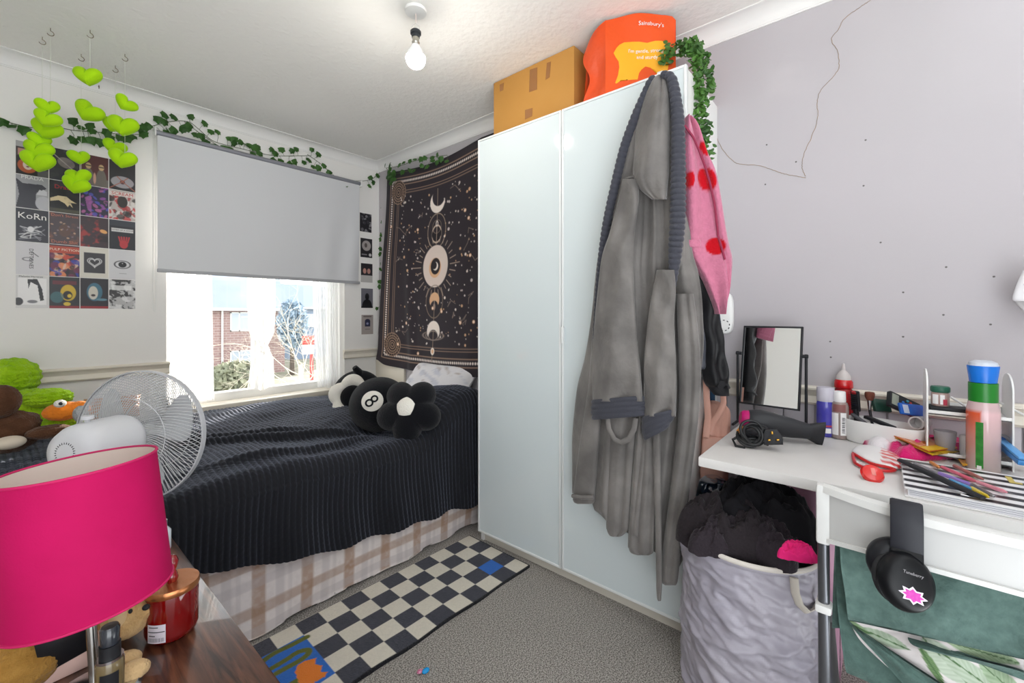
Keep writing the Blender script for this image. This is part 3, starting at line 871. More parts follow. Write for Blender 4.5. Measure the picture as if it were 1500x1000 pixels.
for k in range(28):
    a_ = k * 2 * PI / 28; r0 = .152; r1 = .21 if k % 2 else .185
    if k % 7 == 0: r1 = .245
    art.line(mx + r0 * math.cos(a_), m2 + r0 * 1.08 * math.sin(a_), mx + r1 * math.cos(a_), m2 + r1 * 1.08 * math.sin(a_), .0045, '#b7a294')
art.ring(mx, m3, .088, .110, .0045, '#8f7b6d'); art.crescent(mx, m3 - .01, .052, rose, 0, .045, .042); art.ell(mx, m3 + .035, .012, .022, '#a18a7c')
for rx in (.05, .08, .11): art.ring(mx, m4 + .03, rx, .03, .004, '#8f8078')
art.crescent(mx, m4, .068, cream, 0, .045, .055); art.ell(mx, m4 + .135, .020, .024, cream); art.ell(mx, m4 + .135, .012, .015, rose)
for k in range(330):
    x, y = g.uniform(.19, TW_ - .19), g.uniform(.19, TH_ - .19)
    if math.hypot((x - mx) / 1, (y - m2)) < .16 or abs(x - mx) < .06: continue
    r = abs(g.normal(0, .0032)) + .0022
    art.ell(x, y, r, r, [cream, '#d8c9c4', rose][int(g.integers(0, 3))], al=.9)
for px, py in [(682, 305), (612, 331), (688, 317), (692, 372), (574, 331), (637, 447), (700, 470), (601, 470), (590, 502), (618, 514), (651, 452), (680, 470)]:
    x, y = ta(px, py); art.ell(x, y, .011, .011, rose); art.ell(x, y, .006, .006, '#f4e3d6')
for k in range(16):
    x, y = g.uniform(.22, TW_ - .22), g.uniform(.24, TH_ - .24)
    if abs(x - mx) < .16: x = mx + .2 * (1 if x > mx else -1) + (x - mx)
    pts = [(x, y)]
    for _ in range(3): pts.append((pts[-1][0] + g.uniform(-.045, .045), pts[-1][1] + g.uniform(-.04, .04)))
    art.lines(pts, .0035, '#8d7b72')
def tap(x, y):
    w = x / TW_; v = y / TH_
    sag = .045 * np.sin(np.clip(w / .78, 0, 1) * PI) * (1 - v) ** 2 + .022 * np.sin(w * PI * 1.2) * v
    Z = TZ1 - y - sag
    Y = TY0 - x + .085 * v * (1 - w) * sstep(0, .5, v) - .03 * (1 - v) * (1 - w) 
    cornr = .03 * np.exp(-((x / .06) ** 2)) * sstep(TH_ - .09, TH_, y)
    Z = Z + cornr
    d = .010 * np.sin(w * 9 + v * 2.2) * (.4 + v) + .014 * np.exp(-((w - (.18 + .12 * v)) / .035) ** 2) * sstep(.2, .8, v) + .012 * np.exp(-((w - (.72 + .2 * (1 - v))) / .05) ** 2) * v
    X = XT - .004 - np.maximum(d, -.010)
    X = X - .010 * sstep(.9, 1, v)
    return np.stack([X, Y, Z], -1)
o = art.mesh(tap).build('tapestry', painted('tapestry_cloth', .8, spec=.25, sheen=.2), None, smooth=180)
thick(o, -.0015)
tag(o, 'black wall tapestry printed with moons, sun and stars', 'tapestry')
# ================================================================== WALL CARDS
m_print = painted('photo_print', .35, spec=.5)
m_ink = {k: pm('ink_' + k, v, .5) for k, v in dict(white='#e8e6e4', grey='#8d8b8e', black='#1b1b1f', red='#b5282c', rust='#c2745c', cream='#eadfca').items()}
PX0, PX1, PZ1, PZ0 = .030, .446, 1.915, 1.150
CW, CH = (PX1 - PX0) / 4, (PZ1 - PZ0) / 5
def card(col, row, bg, label, draw=None, words=()):
    x0 = PX0 + col * CW + .0015; z1 = PZ1 - row * CH - .0015; w, h = CW - .003, CH - .003
    a = Art(w, h, 560, bg)
    if draw: draw(a, w, h)
    mb = a.mesh(lambda x, y: np.stack([x0 + x, np.full_like(x, YB - .0016), z1 - y], -1), .0014, (0, 1, 0))
    t = thing('picture_card', label, 'picture', (x0 + w / 2, YB - .002, z1 - h), 0, 'cards in the grid on the window wall')
    mb.build('print', m_print, t, smooth=0)
    for (s, cx, cy, size, ink, rot) in words:
        M = T((x0 + cx * w, YB - .0021, z1 - cy * h), (PI / 2, 0, 0)) @ T(rot=(0, 0, rot))
        text_into(MB(), s, size, M).build('lettering', m_ink[ink], t, smooth=0)
def speck(a, w, h, cols, n, seed, r=.006, y0=0, y1=1):
    g = np.random.default_rng(seed)
    for k in range(n): a.ell(g.uniform(0, w), g.uniform(y0 * h, y1 * h), r * g.uniform(.5, 1.6), r * g.uniform(.4, 1.3), cols[k % len(cols)], g.uniform(0, 3), .85)
def d00(a, w, h):
    a.rect(0, 0, w, .17 * h, '#a9a8a8'); a.rect(.06 * w, .22 * h, w, .42 * h, '#b9897a'); a.ell(.35 * w, .3 * h, .12 * w, .05 * h, '#3a2a28'); a.rect(0, .45 * h, w, h, '#211d20')
    a.ell(.35 * w, .72 * h, .30 * w, .22 * h, '#b0562f'); a.ell(.36 * w, .70 * h, .15 * w, .14 * h, '#dcc7ba'); a.ell(.36 * w, .75 * h, .05 * w, .02 * h, '#6d2f2c'); a.rect(.66 * w, .78 * h, w, h, '#6d6a6c', .7)
card(0, 0, '#3b3335', 'card with grey lettering over a red haired portrait, top left of the wall grid', d00, [('ELV', .5, .085, .026, 'black', 0)])
def d10(a, w, h):
    a.ell(.55 * w, .42 * h, .30 * w, .16 * h, '#7c7270', .5); a.line(.15 * w, .2 * h, w, .75 * h, .004, '#a79c98'); a.rect(0, .62 * h, .45 * w, h, '#2f3038', .6); a.noise('#4a4748', 40, .5, .8, 2, .4)
card(1, 0, '#232227', 'dark card with a pale oval disc, beside the red haired portrait', d10)
def d20(a, w, h):
    a.rect(0, .75 * h, w, h, '#6e6763')
    for cx in (.28, .74):
        a.ell(cx * w, .80 * h, .19 * w, .38 * h, '#6b635d'); a.ell(cx * w, .36 * h, .10 * w, .10 * h, '#c3a27a'); a.rect((cx - .1) * w, .33 * h, (cx + .1) * w, .37 * h, '#54463c')
    a.ell(.5 * w, .75 * h, .05 * w, .18 * h, '#c79a87'); a.rect(0, .6 * h, .08 * w, .8 * h, '#b0765f')
card(2, 0, '#53262a', 'brown card with two figures in helmets, in the top row', d20, [('THE MASKS', .5, .09, .010, 'rust', 0)] if False else [])
def d30(a, w, h):
    a.ell(.5 * w, .72 * h, .44 * w, .20 * h, '#9b979d'); a.ell(.5 * w, .72 * h, .10 * w, .07 * h, '#5c3030')
    for dx in (-.5, -.2, .2, .5): a.line(.5 * w, .7 * h, (.5 + dx) * w, (.98 if abs(dx) > .3 else .55) * h, .004, '#a06050')
card(3, 0, '#1f1e24', 'dark card with a grey dome crossed by red lines, top right of the wall grid', d30)
def d01(a, w, h):
    a.poly([(0, .12 * h), (.2 * w, .25 * h), (.8 * w, .22 * h), (.95 * w, .32 * h), (.62 * w, .5 * h), (.60 * w, .75 * h), (.72 * w, h), (0, h), (.1 * w, .6 * h)], '#3b3a44'); a.ell(.85 * w, .8 * h, .26 * w, .22 * h, '#b9b8be')
    a.poly([(.62 * w, .55 * h), (.72 * w, .38 * h), (.78 * w, .4 * h), (.84 * w, .36 * h), (.95 * w, .42 * h), (.95 * w, .55 * h)], '#c9c8cc')
card(0, 1, '#a2a1a5', 'grey fashion card with PRADA across the top', d01, [('PRADA', .5, .06, .022, 'white', 0)])
def d11(a, w, h):
    a.poly([(.02 * w, .58 * h), (.3 * w, .47 * h), (.55 * w, .47 * h), (.72 * w, .58 * h), (.92 * w, .66 * h), (.7 * w, .66 * h), (.78 * w, .82 * h), (.66 * w, .72 * h), (.6 * w, .80 * h), (.5 * w, .70 * h), (.3 * w, .62 * h), (.02 * w, .68 * h)], '#d8c49c')
    a.rect(0, .88 * h, w, h, '#4a4738'); a.noise('#37323a', 30, .5, .8, 7, .5)
card(1, 1, '#17151a', 'dark card with red lettering above a pale reaching hand', d11, [('Dracula', .56, .2, .026, 'red', 0)])
def d21(a, w, h):
    speck(a, w, h, ['#8d4a9c', '#4c50b0', '#b05f95', '#2b2540'], 46, 4, .008); a.poly([(.15 * w, .4 * h), (.38 * w, .3 * h), (.4 * w, .9 * h), (.25 * w, .8 * h)], '#a25aa0', .7)
card(2, 1, '#22203a', 'midnight blue card with purple and pink blotches', d21)
def d31(a, w, h):
    speck(a, w, h, ['#c03436', '#2b2627', '#d8d3d0', '#a52e30'], 60, 12, .011, .2, 1); a.ell(.5 * w, .38 * h, .2 * w, .2 * h, '#26211f'); a.rect(0, .04 * h, w, .19 * h, '#d9d0cd')
card(3, 1, '#b9aeab', 'red white and black comic style card headed SCREAM', d31, [('SCREAM', .5, .115, .023, 'red', 0)])
def d02(a, w, h):
    g = np.random.default_rng(6)
    for k in range(16): a.line(g.uniform(.1, .9) * w, g.uniform(.45, .95) * h, g.uniform(.1, .9) * w, g.uniform(.45, .95) * h, .0035, ['#d9d8da', '#8e8d94'][k % 2], .8)
    a.ell(.45 * w, .62 * h, .10 * w, .09 * h, '#d9d8da')
card(0, 2, '#2f303a', 'dark scratchy card reading KoRn in the left column', d02, [('KoRn', .5, .22, .040, 'white', 0)])
def d12(a, w, h): a.noise('#8a5a48', 26, .5, .75, 8, .7); a.ell(.5 * w, .55 * h, .2 * w, .2 * h, '#6a4a3c', al=.6); speck(a, w, h, ['#c7a184', '#8f7d86'], 16, 3, .0035, .25, .8)
card(1, 2, '#4b3f44', "dim brown card reading Don't Stress Dumb Shit", d12, [("Don't Stress", .5, .08, .018, 'rust', 0), ('Dumb Shit', .5, .92, .021, 'rust', 0)])
def d22(a, w, h): a.noise('#b03a38', 34, .52, .75, 5, .8); a.ell(.82 * w, .45 * h, .14 * w, .06 * h, '#e0a463', .4); a.rect(.6 * w, .6 * h, w, .8 * h, '#1d1a1d', .7)
card(2, 2, '#3b2c33', 'murky dark red card with an orange flare', d22)
def d32(a, w, h):
    a.rect(.08 * w, .28 * h, .92 * w, .40 * h, '#d5d3d3'); a.ell(.55 * w, .82 * h, .16 * w, .14 * h, '#b5343a')
    for k in range(5): a.line((.42 + .07 * k) * w, .75 * h, (.36 + .10 * k) * w, .57 * h, .006, '#b5343a')
    a.rect(0, 0, w, .2 * h, '#3c4350', .5)
card(3, 2, '#20232b', 'black card with a white title strip and red splayed hand', d32, [('SYSTEM OF A DOWN', .5, .34, .0095, 'black', 0)])
card(0, 3, '#cfcdd0', 'pale grey card with DEFTONES written vertically', lambda a, w, h: (a.ring(.35 * w, .52 * h, .14 * w, .05 * h, .003, '#6d6b70'), a.line(.5 * w, .3 * h, .68 * w, .42 * h, .004, '#6d6b70')), [('DEFTONES', .46, .5, .019, 'black', -PI / 2)])
def d13(a, w, h): speck(a, w, h, ['#c5432f', '#2f3f9a', '#d8875a', '#1f1b24', '#d8b7a2', '#6a2b4a'], 60, 9, .011, .28, 1); a.rect(0, .04 * h, w, .26 * h, '#b5452f')
card(1, 3, '#3f2a34', 'bright card headed PULP FICTION over red and blue figures', d13, [('PULP FICTION', .5, .15, .0158, 'cream', 0)])
def d23(a, w, h):
    a.rect(.12 * w, .17 * h, .88 * w, .84 * h, '#37363b'); th = np.linspace(0, 2 * PI, 40)
    hx_ = 16 * np.sin(th) ** 3; hy_ = -(13 * np.cos(th) - 5 * np.cos(2 * th) - 2 * np.cos(3 * th) - np.cos(4 * th))
    for s in (.0016, .0012): a.lines([(.5 * w + x * s, .48 * h + y * s) for x, y in zip(hx_, hy_)], .003, '#c9c7c8')
card(2, 3, '#d6d1c6', 'cream card with a silver heart outline in a dark square', d23, [('IN YOUR WATER', .5, .11, .0105, 'black', 0)] if False else [])
def d33(a, w, h): a.ring(.5 * w, .5 * h, .30 * w, .13 * h, .004, '#4c4a50'); a.ell(.5 * w, .5 * h, .16 * w, .10 * h, '#232328'); a.ell(.5 * w, .46 * h, .02 * w, .012 * h, '#e5e5e5'); a.rect(.38 * w, .80 * h, .66 * w, .815 * h, '#8b898d')
card(3, 3, '#d0cfd2', 'pale grey card with a single dark eye', d33)
def d04(a, w, h):
    a.rect(.06 * w, .08 * h, .94 * w, .9 * h, '#e9e7e7'); a.ring(.5 * w, .5 * h, 9, 9, .001, '#000000')
    a.poly([(.35 * w, .12 * h), (.65 * w, .1 * h), (.8 * w, .4 * h), (.86 * w, .75 * h), (.74 * w, .78 * h), (.66 * w, .3 * h), (.45 * w, .2 * h), (.38 * w, .4 * h)], '#2b2a2e'); a.ell(.08 * w, .8 * h, .14 * w, .12 * h, '#3a393d'); a.ell(.5 * w, .8 * h, .16 * w, .05 * h, '#77757a')
card(0, 4, '#d3d1d0', 'white card with a black and white long haired portrait, bottom left', d04, [('Melanie Martinez', .46, .035, .0108, 'black', 0)])
def d14(a, w, h): a.ell(.62 * w, .5 * h, .26 * w, .26 * h, '#c9a92f'); a.ell(.6 * w, .58 * h, .16 * w, .14 * h, '#26221f'); a.ell(.66 * w, .6 * h, .07 * w, .06 * h, '#d8bb3f'); a.ell(.25 * w, .65 * h, .22 * w, .18 * h, '#3f6a70', al=.8); a.ell(.58 * w, .86 * h, .12 * w, .06 * h, '#d2b43a'); a.rect(.1 * w, .12 * h, .9 * w, .24 * h, '#6d2730', .8); a.rect(0, .92 * h, w, h, '#8b2a30')
card(1, 4, '#2a2c31', 'dark card with a yellow and teal round figure, bottom row', d14)
def d24(a, w, h): a.ell(.5 * w, .45 * h, .28 * w, .30 * h, '#3f6c80'); a.ell(.45 * w, .48 * h, .17 * w, .22 * h, '#c9c4b8'); a.ell(.45 * w, .56 * h, .08 * w, .04 * h, '#3a2f30'); a.ell(.75 * w, .7 * h, .2 * w, .04 * h, '#5f8796'); a.rect(0, .92 * h, w, h, '#9b2b32')
card(2, 4, '#29262c', 'dark card with a pale painted face on blue, bottom row', d24)
def d34(a, w, h): a.noise('#2b2a2c', 60, .45, .55, 14, .95); a.rect(.1 * w, .2 * h, .85 * w, .36 * h, '#d9d8d8', .85); a.noise('#efeeee', 30, .55, .65, 20, .6)
card(3, 4, '#b5b4b5', 'busy black and white inked card, bottom right of the wall grid', d34)

# five small cards right of the window
def small(px, py0, py1, bg, label, draw):
    p0 = onY(px - 8.5, py0, YB); p1 = onY(px + 8.5, py1, YB)
    w, h = p1.x - p0.x, p0.z - p1.z
    a = Art(w, h, 620, bg); draw(a, w, h)
    mb = a.mesh(lambda x, y: np.stack([p0.x + x, np.full_like(x, YB - .0016), p0.z - y], -1), .0014, (0, 1, 0))
    tag(mb.build('picture_card', m_print, None, smooth=0), label, 'picture', 'small cards right of the window')
small(535.5, 311, 341, '#252429', 'small black card with grey blocks, topmost right of the window', lambda a, w, h: speck(a, w, h, ['#6f6d72', '#3d3b40', '#8c8a8e'], 24, 2, .010))
small(536.5, 348, 378, '#28272b', 'small black card with a pale round medallion, right of the window', lambda a, w, h: (a.ell(.5 * w, .38 * h, .38 * w, .27 * h, '#a49d9b'), a.ell(.45 * w, .36 * h, .12 * w, .12 * h, '#5b5353'), a.ell(.82 * w, .85 * h, .12 * w, .08 * h, '#c9c6c6'), a.rect(.1 * w, .82 * h, .55 * w, .88 * h, '#8a888a')))
small(537, 385, 414, '#b9b6b3', 'small card with two pink faces above a pale strip, right of the window', lambda a, w, h: (a.rect(0, 0, w, .63 * h, '#2c2a2f'), a.ell(.32 * w, .4 * h, .14 * w, .14 * h, '#b98b80'), a.ell(.68 * w, .4 * h, .14 * w, .14 * h, '#b98b80')))
small(537.5, 422, 451, '#6d6c75', 'small card with a dark silhouette on grey, right of the window', lambda a, w, h: (a.ell(.5 * w, .42 * h, .18 * w, .18 * h, '#1b1b1f'), a.ell(.5 * w, .9 * h, .42 * w, .35 * h, '#17171b'), a.rect(0, .92 * h, w, h, '#1b1b1f')))
small(538, 461, 489, '#a59c98', 'small beige card with a dark blue arched picture, lowest right of the window', lambda a, w, h: (a.rect(.28 * w, .3 * h, .74 * w, .6 * h, '#2b2c44'), a.ell(.51 * w, .33 * h, .23 * w, .12 * h, '#2b2c44'), a.ell(.5 * w, .45 * h, .1 * w, .06 * h, '#8e92b0'), a.rect(.15 * w, .05 * h, .85 * w, .12 * h, '#6d6563'), a.rect(.3 * w, .72 * h, .72 * w, .76 * h, '#7d7573')))

# ================================================================== IVY
m_leaf = pm('ivy_leaf', '#264a1c', .55, spec=.4, var=('#3f6a29', 14, .25))
m_stem = pm('ivy_stem', '#46552f', .7)
IV = [(0, 1.0), (.18, .55), (.62, .58), (.42, .18), (.66, -.25), (.28, -.30), (0, -.62), (-.28, -.30), (-.66, -.25), (-.42, .18), (-.62, .58), (-.18, .55)]
IV = [(0, -1.0), (.30, -.62), (.72, -.46), (.66, -.02), (.74, .38), (.34, .50), (0, .52), (-.34, .50), (-.74, .38), (-.66, -.02), (-.72, -.46), (-.30, -.62)]
def leaf(mb, p, nrm, s, roll, g):
    n = (Vector(nrm) + Vector(tuple(g.normal(0, .32, 3)))).normalized()
    M = frame(p, Vector((0, 0, 1)).cross(n), az=n) @ T(rot=(0, 0, roll))
    vs_ = [(0, 0, .10 * s)] + [(x * s * .9, y * s * .9, -.14 * s * abs(x)) for x, y in IV]
    mb.add(vs_, [(0, 1 + k, 1 + (k + 1) % 12) for k in range(12)], M)
def ivy(name, label, stems, leaves, plane, nrm, size, seed, sm=.0016):
    g = np.random.default_rng(seed)
    sm_ = MB(); lf = MB(); S = []
    for st in stems:
        P = [plane(x, y, .010) for x, y in st]
        P = [Vector(q) for q in cr([tuple(q) for q in P], len(P) * 5)]
        sm_.tube(P, sm, 5); S += P
    for (x, y) in leaves:
        p = plane(x, y, .012 + g.uniform(0, .022))
        q = min(S, key=lambda a: (a - p).length)
        sm_.tube([q, (q + p) / 2 + Vector(tuple(g.normal(0, .004, 3))), p], .0009, 4)
        leaf(lf, p, nrm, size * g.uniform(.8, 1.15), g.normal(0, .5), g)
    o0 = S[0]
    t = thing(name, label, 'artificial ivy', tuple(o0))
    sm_.build('stem', m_stem, t); lf.build('foliage', m_leaf, t, smooth=0)
    return t
def pb(x, y, d=.01): return onY(x, y, YB - d)
def q4(L_, ox, oy, s): return [(ox + a / s, oy + b / s) for a, b in L_]
LV = q4([(125, 97), (167, 73), (163, 112), (220, 85), (318, 82), (175, 175), (145, 185), (220, 163), (280, 145), (310, 135), (402, 122), (343, 187), (380, 195), (407, 225), (437, 170), (477, 172), (465, 257), (517, 268), (545, 275), (572, 290), (543, 210), (575, 215), (575, 240), (612, 232), (640, 245), (662, 250), (690, 262), (713, 262), (628, 315), (683, 297), (722, 297), (730, 333), (768, 337), (797, 340), (793, 275), (815, 298), (850, 275), (847, 340), (897, 357), (927, 345), (912, 282), (937, 272), (983, 350), (1012, 337), (1028, 275), (1068, 303), (1038, 376), (1068, 382), (1100, 370), (1130, 410), (1190, 465), (1225, 485), (1255, 482), (1370, 440), (1415, 428), (1390, 468), (1365, 487), (185, 165), (270, 160), (300, 150)], 200, 150, 4)
LV += q4([(20, 712), (5, 708), (70, 735), (140, 758), (150, 765), (430, 708), (475, 745), (525, 735), (540, 765), (432, 820), (487, 815), (525, 815), (540, 820), (592, 832), (625, 772), (645, 808), (700, 805), (745, 808), (780, 798), (825, 750), (870, 735), (840, 785), (850, 745)], 0, 0, 4)
ivy('ivy_garland', 'artificial ivy garland swagged along the window wall above the blind',
    [[(-14, 172), (20, 181), (50, 187), (85, 187), (110, 191), (150, 194), (190, 197), (215, 196)],
     [(190, 197), (215, 187), (250, 178), (275, 178), (290, 188), (310, 205), (330, 212), (355, 218), (380, 224), (405, 228), (440, 228), (456, 228)],
     [(270, 178), (300, 200), (335, 222), (360, 226), (390, 235)],
     [(450, 226), (470, 240), (488, 256), (505, 263), (530, 265), (545, 262), (556, 253), (566, 246)]], LV, pb, (0, -1, .1), .031, 4)
def pt(x, y, d=.0): return onX(x, y, XT - .025 - d)
strand = [(562, 272), (561.5, 282), (562, 298), (561.4, 304), (561, 314.4), (560.4, 325.6), (559, 343.6), (559, 350.4), (558, 364), (557.6, 372), (559, 386), (558, 394), (556.4, 412), (557, 419.6), (559, 434.4), (552.4, 451.4)]
LT = q4([(522, 507), (555, 488), (600, 478), (637, 465), (683, 462), (713, 455), (765, 452), (800, 433), (768, 475), (797, 488), (827, 462), (870, 478), (690, 512), (727, 517), (545, 557), (600, 545), (625, 548), (420, 507), (455, 500), (445, 560), (470, 580), (470, 610), (460, 640), (455, 540), (450, 520), (480, 560), (490, 585), (440, 600), (455, 590), (485, 610), (475, 560), (465, 625)], 480, 140, 5)
ivy('ivy_garland', 'artificial ivy pinned over the top left corner of the tapestry',
    [[(566, 246), (585, 243), (610, 235), (640, 229), (655, 227)], [(566, 246), (572, 258), (573, 270)], [(572, 256), (590, 252), (608, 248)]], LT, pt, (-1, -.2, .1), .028, 8)
ivy('ivy_strand', 'single ivy strand hanging straight down between the small cards and tapestry',
    [[(566, 262), (562, 285), (561, 310), (560, 340), (559, 370), (558, 400), (557, 425), (556, 452), (554, 490)]], strand, lambda x, y, d=.01: onY(x, y, YB - .004 - d), (0, -1, .1), .027, 12, .0008)

# trailing plant on the wardrobe's corner
tp = thing('trailing_plant', 'leafy green artificial plant trailing over the wardrobe corner', 'artificial plant', tuple(onX(1010, 96, 1.60)))
g = np.random.default_rng(33)
sm_ = MB(); lf = MB()
def trail(path, n, sp, X):
    P = [onX(x, y, X) for x, y in path]
    C_ = cr([tuple(p) for p in P], 40)
    sm_.tube([Vector(p) for p in C_], .0018, 5)
    for k in range(n):
        c = Vector(C_[int(g.integers(0, 40))]) + Vector((g.normal(0, .016), g.normal(0, sp), g.normal(0, .014)))
        c.y = min(c.y, .53) if c.z < 1.98 and False else c.y
        n_ = Vector((-1, -.5, .5)) + Vector(tuple(g.normal(0, .6, 3)))
        M = frame(c, Vector((0, 0, 1)).cross(n_), az=n_) @ T(rot=(0, 0, g.uniform(0, 6.3)))
        s = g.uniform(.009, .014)
        lf.add([(0, 0, .002), (0, -s, 0), (s * .62, -s * .3, -.002), (s * .55, s * .5, -.002), (0, s, 0), (-s * .55, s * .5, -.002), (-s * .62, -s * .3, -.002)], [(0, 1 + i, 1 + (i + 1) % 6) for i in range(6)], M)
trail([(972, 88), (985, 75), (1005, 66), (1018, 70)], 130, .012, 1.63)
trail([(1008, 66), (1018, 75), (1022, 105), (1026, 140), (1028, 175), (1030, 205), (1035, 228)], 430, .013, 1.62)
trail([(1014, 68), (1028, 85), (1036, 105), (1042, 130)], 130, .009, 1.66)
sm_.build('stem', m_stem, tp); lf.build('foliage', pm('box_leaf', '#264621', .5, spec=.4, var=('#517f31', 22, .22)), tp, smooth=0)

# ================================================================== HEARTS
m_felt = pm('lime_felt', '#a9dc14', .85, spec=.2, sheen=.3, bump=(180, .5, .003))
m_wire = pm('hook_brass', '#7a6a58', .4, metal=.6)
m_thread = pm('thread', '#d9dccf', .6)
def heart_into(mb, c, s, yaw, roll, pitch=0.):
    n, k = 44, 10
    M = T(c) @ Euler((pitch, roll, yaw), 'XYZ').to_matrix().to_4x4()
    def out(th):
        x, z = 16 * math.sin(th) ** 3 / 17, (13 * math.cos(th) - 5 * math.cos(2 * th) - 2 * math.cos(3 * th) - math.cos(4 * th) + 2) / 17
        if z < -.25: z = -.25 - .45 * math.tanh((-.25 - z) / .50)
        return x * (1 + .10 * max(0, -z)), z
    rows = []
    for j in range(-k, k + 1):
        q = PI / 2 * j / k; r = math.cos(q) ** .75 if abs(j) < k else 0.0
        rows.append([tuple(M @ Vector((s * r * x, -s * .50 * math.sin(q), s * r * z * .95))) for x, z in (out(2 * PI * i / n) for i in range(n))])
    mb.grid(np.array(rows), closed_u=True)
def hearts(label, hx_, hy_, lst):
    p = onZ(hx_, hy_, ZC)
    t = thing('heart_garland', label, 'heart garland', tuple(p), 0, 'lime heart garlands hanging from ceiling hooks')
    hk = MB(); hk.tube([p, p - Vector((0, 0, .012))] + [p + Vector((.010 * math.sin(a), 0, -.022 + .010 * math.cos(a))) for a in np.linspace(0, 4.4, 12)], .0013, 6); hk.build('hook', m_wire, t)
    d = p.xy.dot(Vector((_c, _s)))
    zs = [EYE - (y - HOR) / F_PX * d for _, y, *_r in lst]
    MB().tube([p - Vector((0, 0, .03)), Vector((p.x, p.y, min(zs)))], .0007, 5).build('thread', m_thread, t)
    for (x, y, s, yaw, roll, pit) in lst:
        q = atD(x, y, d); q = Vector((p.x + (q.x - p.x), p.y + (q.y - p.y), q.z))
        mb = MB(); heart_into(mb, q, s, yaw, roll, pit); mb.build('heart', m_felt, t, smooth=180)
Y0 = -.55
hearts('heart garland with one plump lime heart high above the others', 132, 44, [(129, 114, .052, Y0, 0, .1)])
hearts('heart garland with a tilted lime heart over a bunched pair above the dracula card' if False else 'heart garland with three lime hearts hanging before the upper card rows', 119, 79, [(129, 166, .062, Y0, .55, .1), (116, 232, .044, Y0 + .9, -.2, 0), (116, 261, .050, Y0, -.1, .2), (112, 273, .056, Y0, .35, .5)])
hearts('heart garland nearest the blind whose lowest heart covers the top right card', 183, 79, [(183, 153, .046, Y0 + .5, .55, 0), (181, 187, .062, Y0, .15, .3), (180, 235, .058, Y0, .25, .4)])
hearts('heart garland with two lime hearts tucked behind the one nearest the blind', 169, 96, [(165, 185, .045, Y0 + .5, .3, 0), (167, 217, .050, Y0 + .2, .3, 0)])
hearts('heart garland with two lime hearts, highest of the leftmost cluster', 74, 41, [(70, 158, .042, Y0 + .8, -.1, 0), (69, 176, .048, Y0 + .2, .35, .2)])
hearts('heart garland with four stacked lime hearts over the red haired portrait', 62, 54, [(69, 192, .058, Y0, .3, .3), (58, 207, .042, Y0 + .9, 0, 0), (58, 222, .055, Y0, .2, .4), (57, 239, .062, Y0, .15, .5)])
for px, py, lb in ((145, 125, 'small brass hook in the coving right of the high heart'), (548, 242, 'small nail above the ivy in the room corner')):
    p = onY(px, py, YB - .03 if py < 200 else YB - .001)
    mb = MB(); mb.tube([p + Vector((0, .028, 0)), p, p + Vector((0, -.006, -.008)), p + Vector((0, 0, -.016))], .0016, 6)
    tag(mb.build('wall_hook', m_wire, None), lb, 'hook')
# ================================================================== CLOTHES AND BAGS AT THE WARDROBE
def lofted(rows, place, thick, nr=60, ns=48, fold=None, back=.35, cap=True, pw=.8, hem=None):
    """closed cloth body from rows (y, left x, right x); place(x, y, off) gives the point, off towards the room"""
    R_ = np.array(rows, float)
    t = np.linspace(0, 1, nr)
    ys = np.interp(t, np.linspace(0, 1, len(R_)), R_[:, 0]) if False else cr(R_, nr)[:, 0]
    C_ = cr(R_, nr)
    P = []; PX = []
    for i in range(nr):
        y, l, r = C_[i]; v = i / (nr - 1)
        row = []; rp = []
        for k in range(ns):
            a = 2 * PI * k / ns
            ca, sa = math.cos(a), math.sin(a)
            x = (l + r) / 2 + (r - l) / 2 * math.copysign(abs(ca) ** pw, ca)
            s_ = (x - l) / max(r - l, 1e-6)
            yy = y
            if hem is not None: yy = C_[0][0] + (hem(x) - C_[0][0]) * v
            th = thick(v) if callable(thick) else thick
            if sa >= 0:
                o = th * abs(sa) ** .8
                if fold: o += fold(s_, v) * min(1, sa * 3)
            else: o = -th * back * abs(sa) ** .8
            row.append(place(x, yy, o)); rp.append((x, yy, sa))
        P.append(row); PX.append(rp)
    mb = MB(); mb.grid(np.array([[tuple(q) for q in r] for r in P]), closed_u=True, cap=cap)
    return mb, np.array(PX)
m_robe = pm('robe_velour', '#5f5c5a', .75, spec=.25, sheen=.7, bump=(40, .6, .006), var=('#7d7976', 7, .16))
m_trim_r = pm('robe_ribbed_trim', '#42434b', .85, spec=.2, sheen=.6, bump=(220, .6, .003))
robe = thing('dressing_gown', 'grey hooded fleece dressing gown hanging on the wardrobe door', 'dressing gown', tuple(onX(967, 112, 1.47)))
RX = 1.462
def rp(x, y, o): return onX(x, y, RX - o)
hem_pts = [(836, 722), (868, 724), (871, 748), (886, 754), (889, 764), (918, 762), (921, 782), (955, 792), (958, 800), (966, 806), (970, 835), (990, 838), (994, 832), (1003, 815), (1006, 780), (1022, 700), (1030, 690)]
hxs = [p[0] for p in hem_pts]; hys = [p[1] for p in hem_pts]
def bodyfold(s, v):
    a = .35 + .65 * v
    f = .016 * math.sin(s * 23 + 1.2 * v) + .010 * math.sin(s * 41 + 2 + v * 2)
    f -= .022 * math.exp(-((s - .42 - .05 * v) / .018) ** 2) + .022 * math.exp(-((s - .63 + .02 * v) / .02) ** 2) + .018 * math.exp(-((s - .24) / .02) ** 2) * v + .02 * math.exp(-((s - .80 + .04 * v) / .02) ** 2)
    return f * a
body_rows = [(250, 912, 985), (300, 897, 1000), (340, 886, 1010), (391, 876, 1015), (450, 871, 1023), (500, 868, 1028), (545, 863, 1030), (600, 856, 1031), (656, 846, 1027), (700, 841, 1023), (740, 838, 1018), (790, 838, 1010), (850, 838, 1004)]
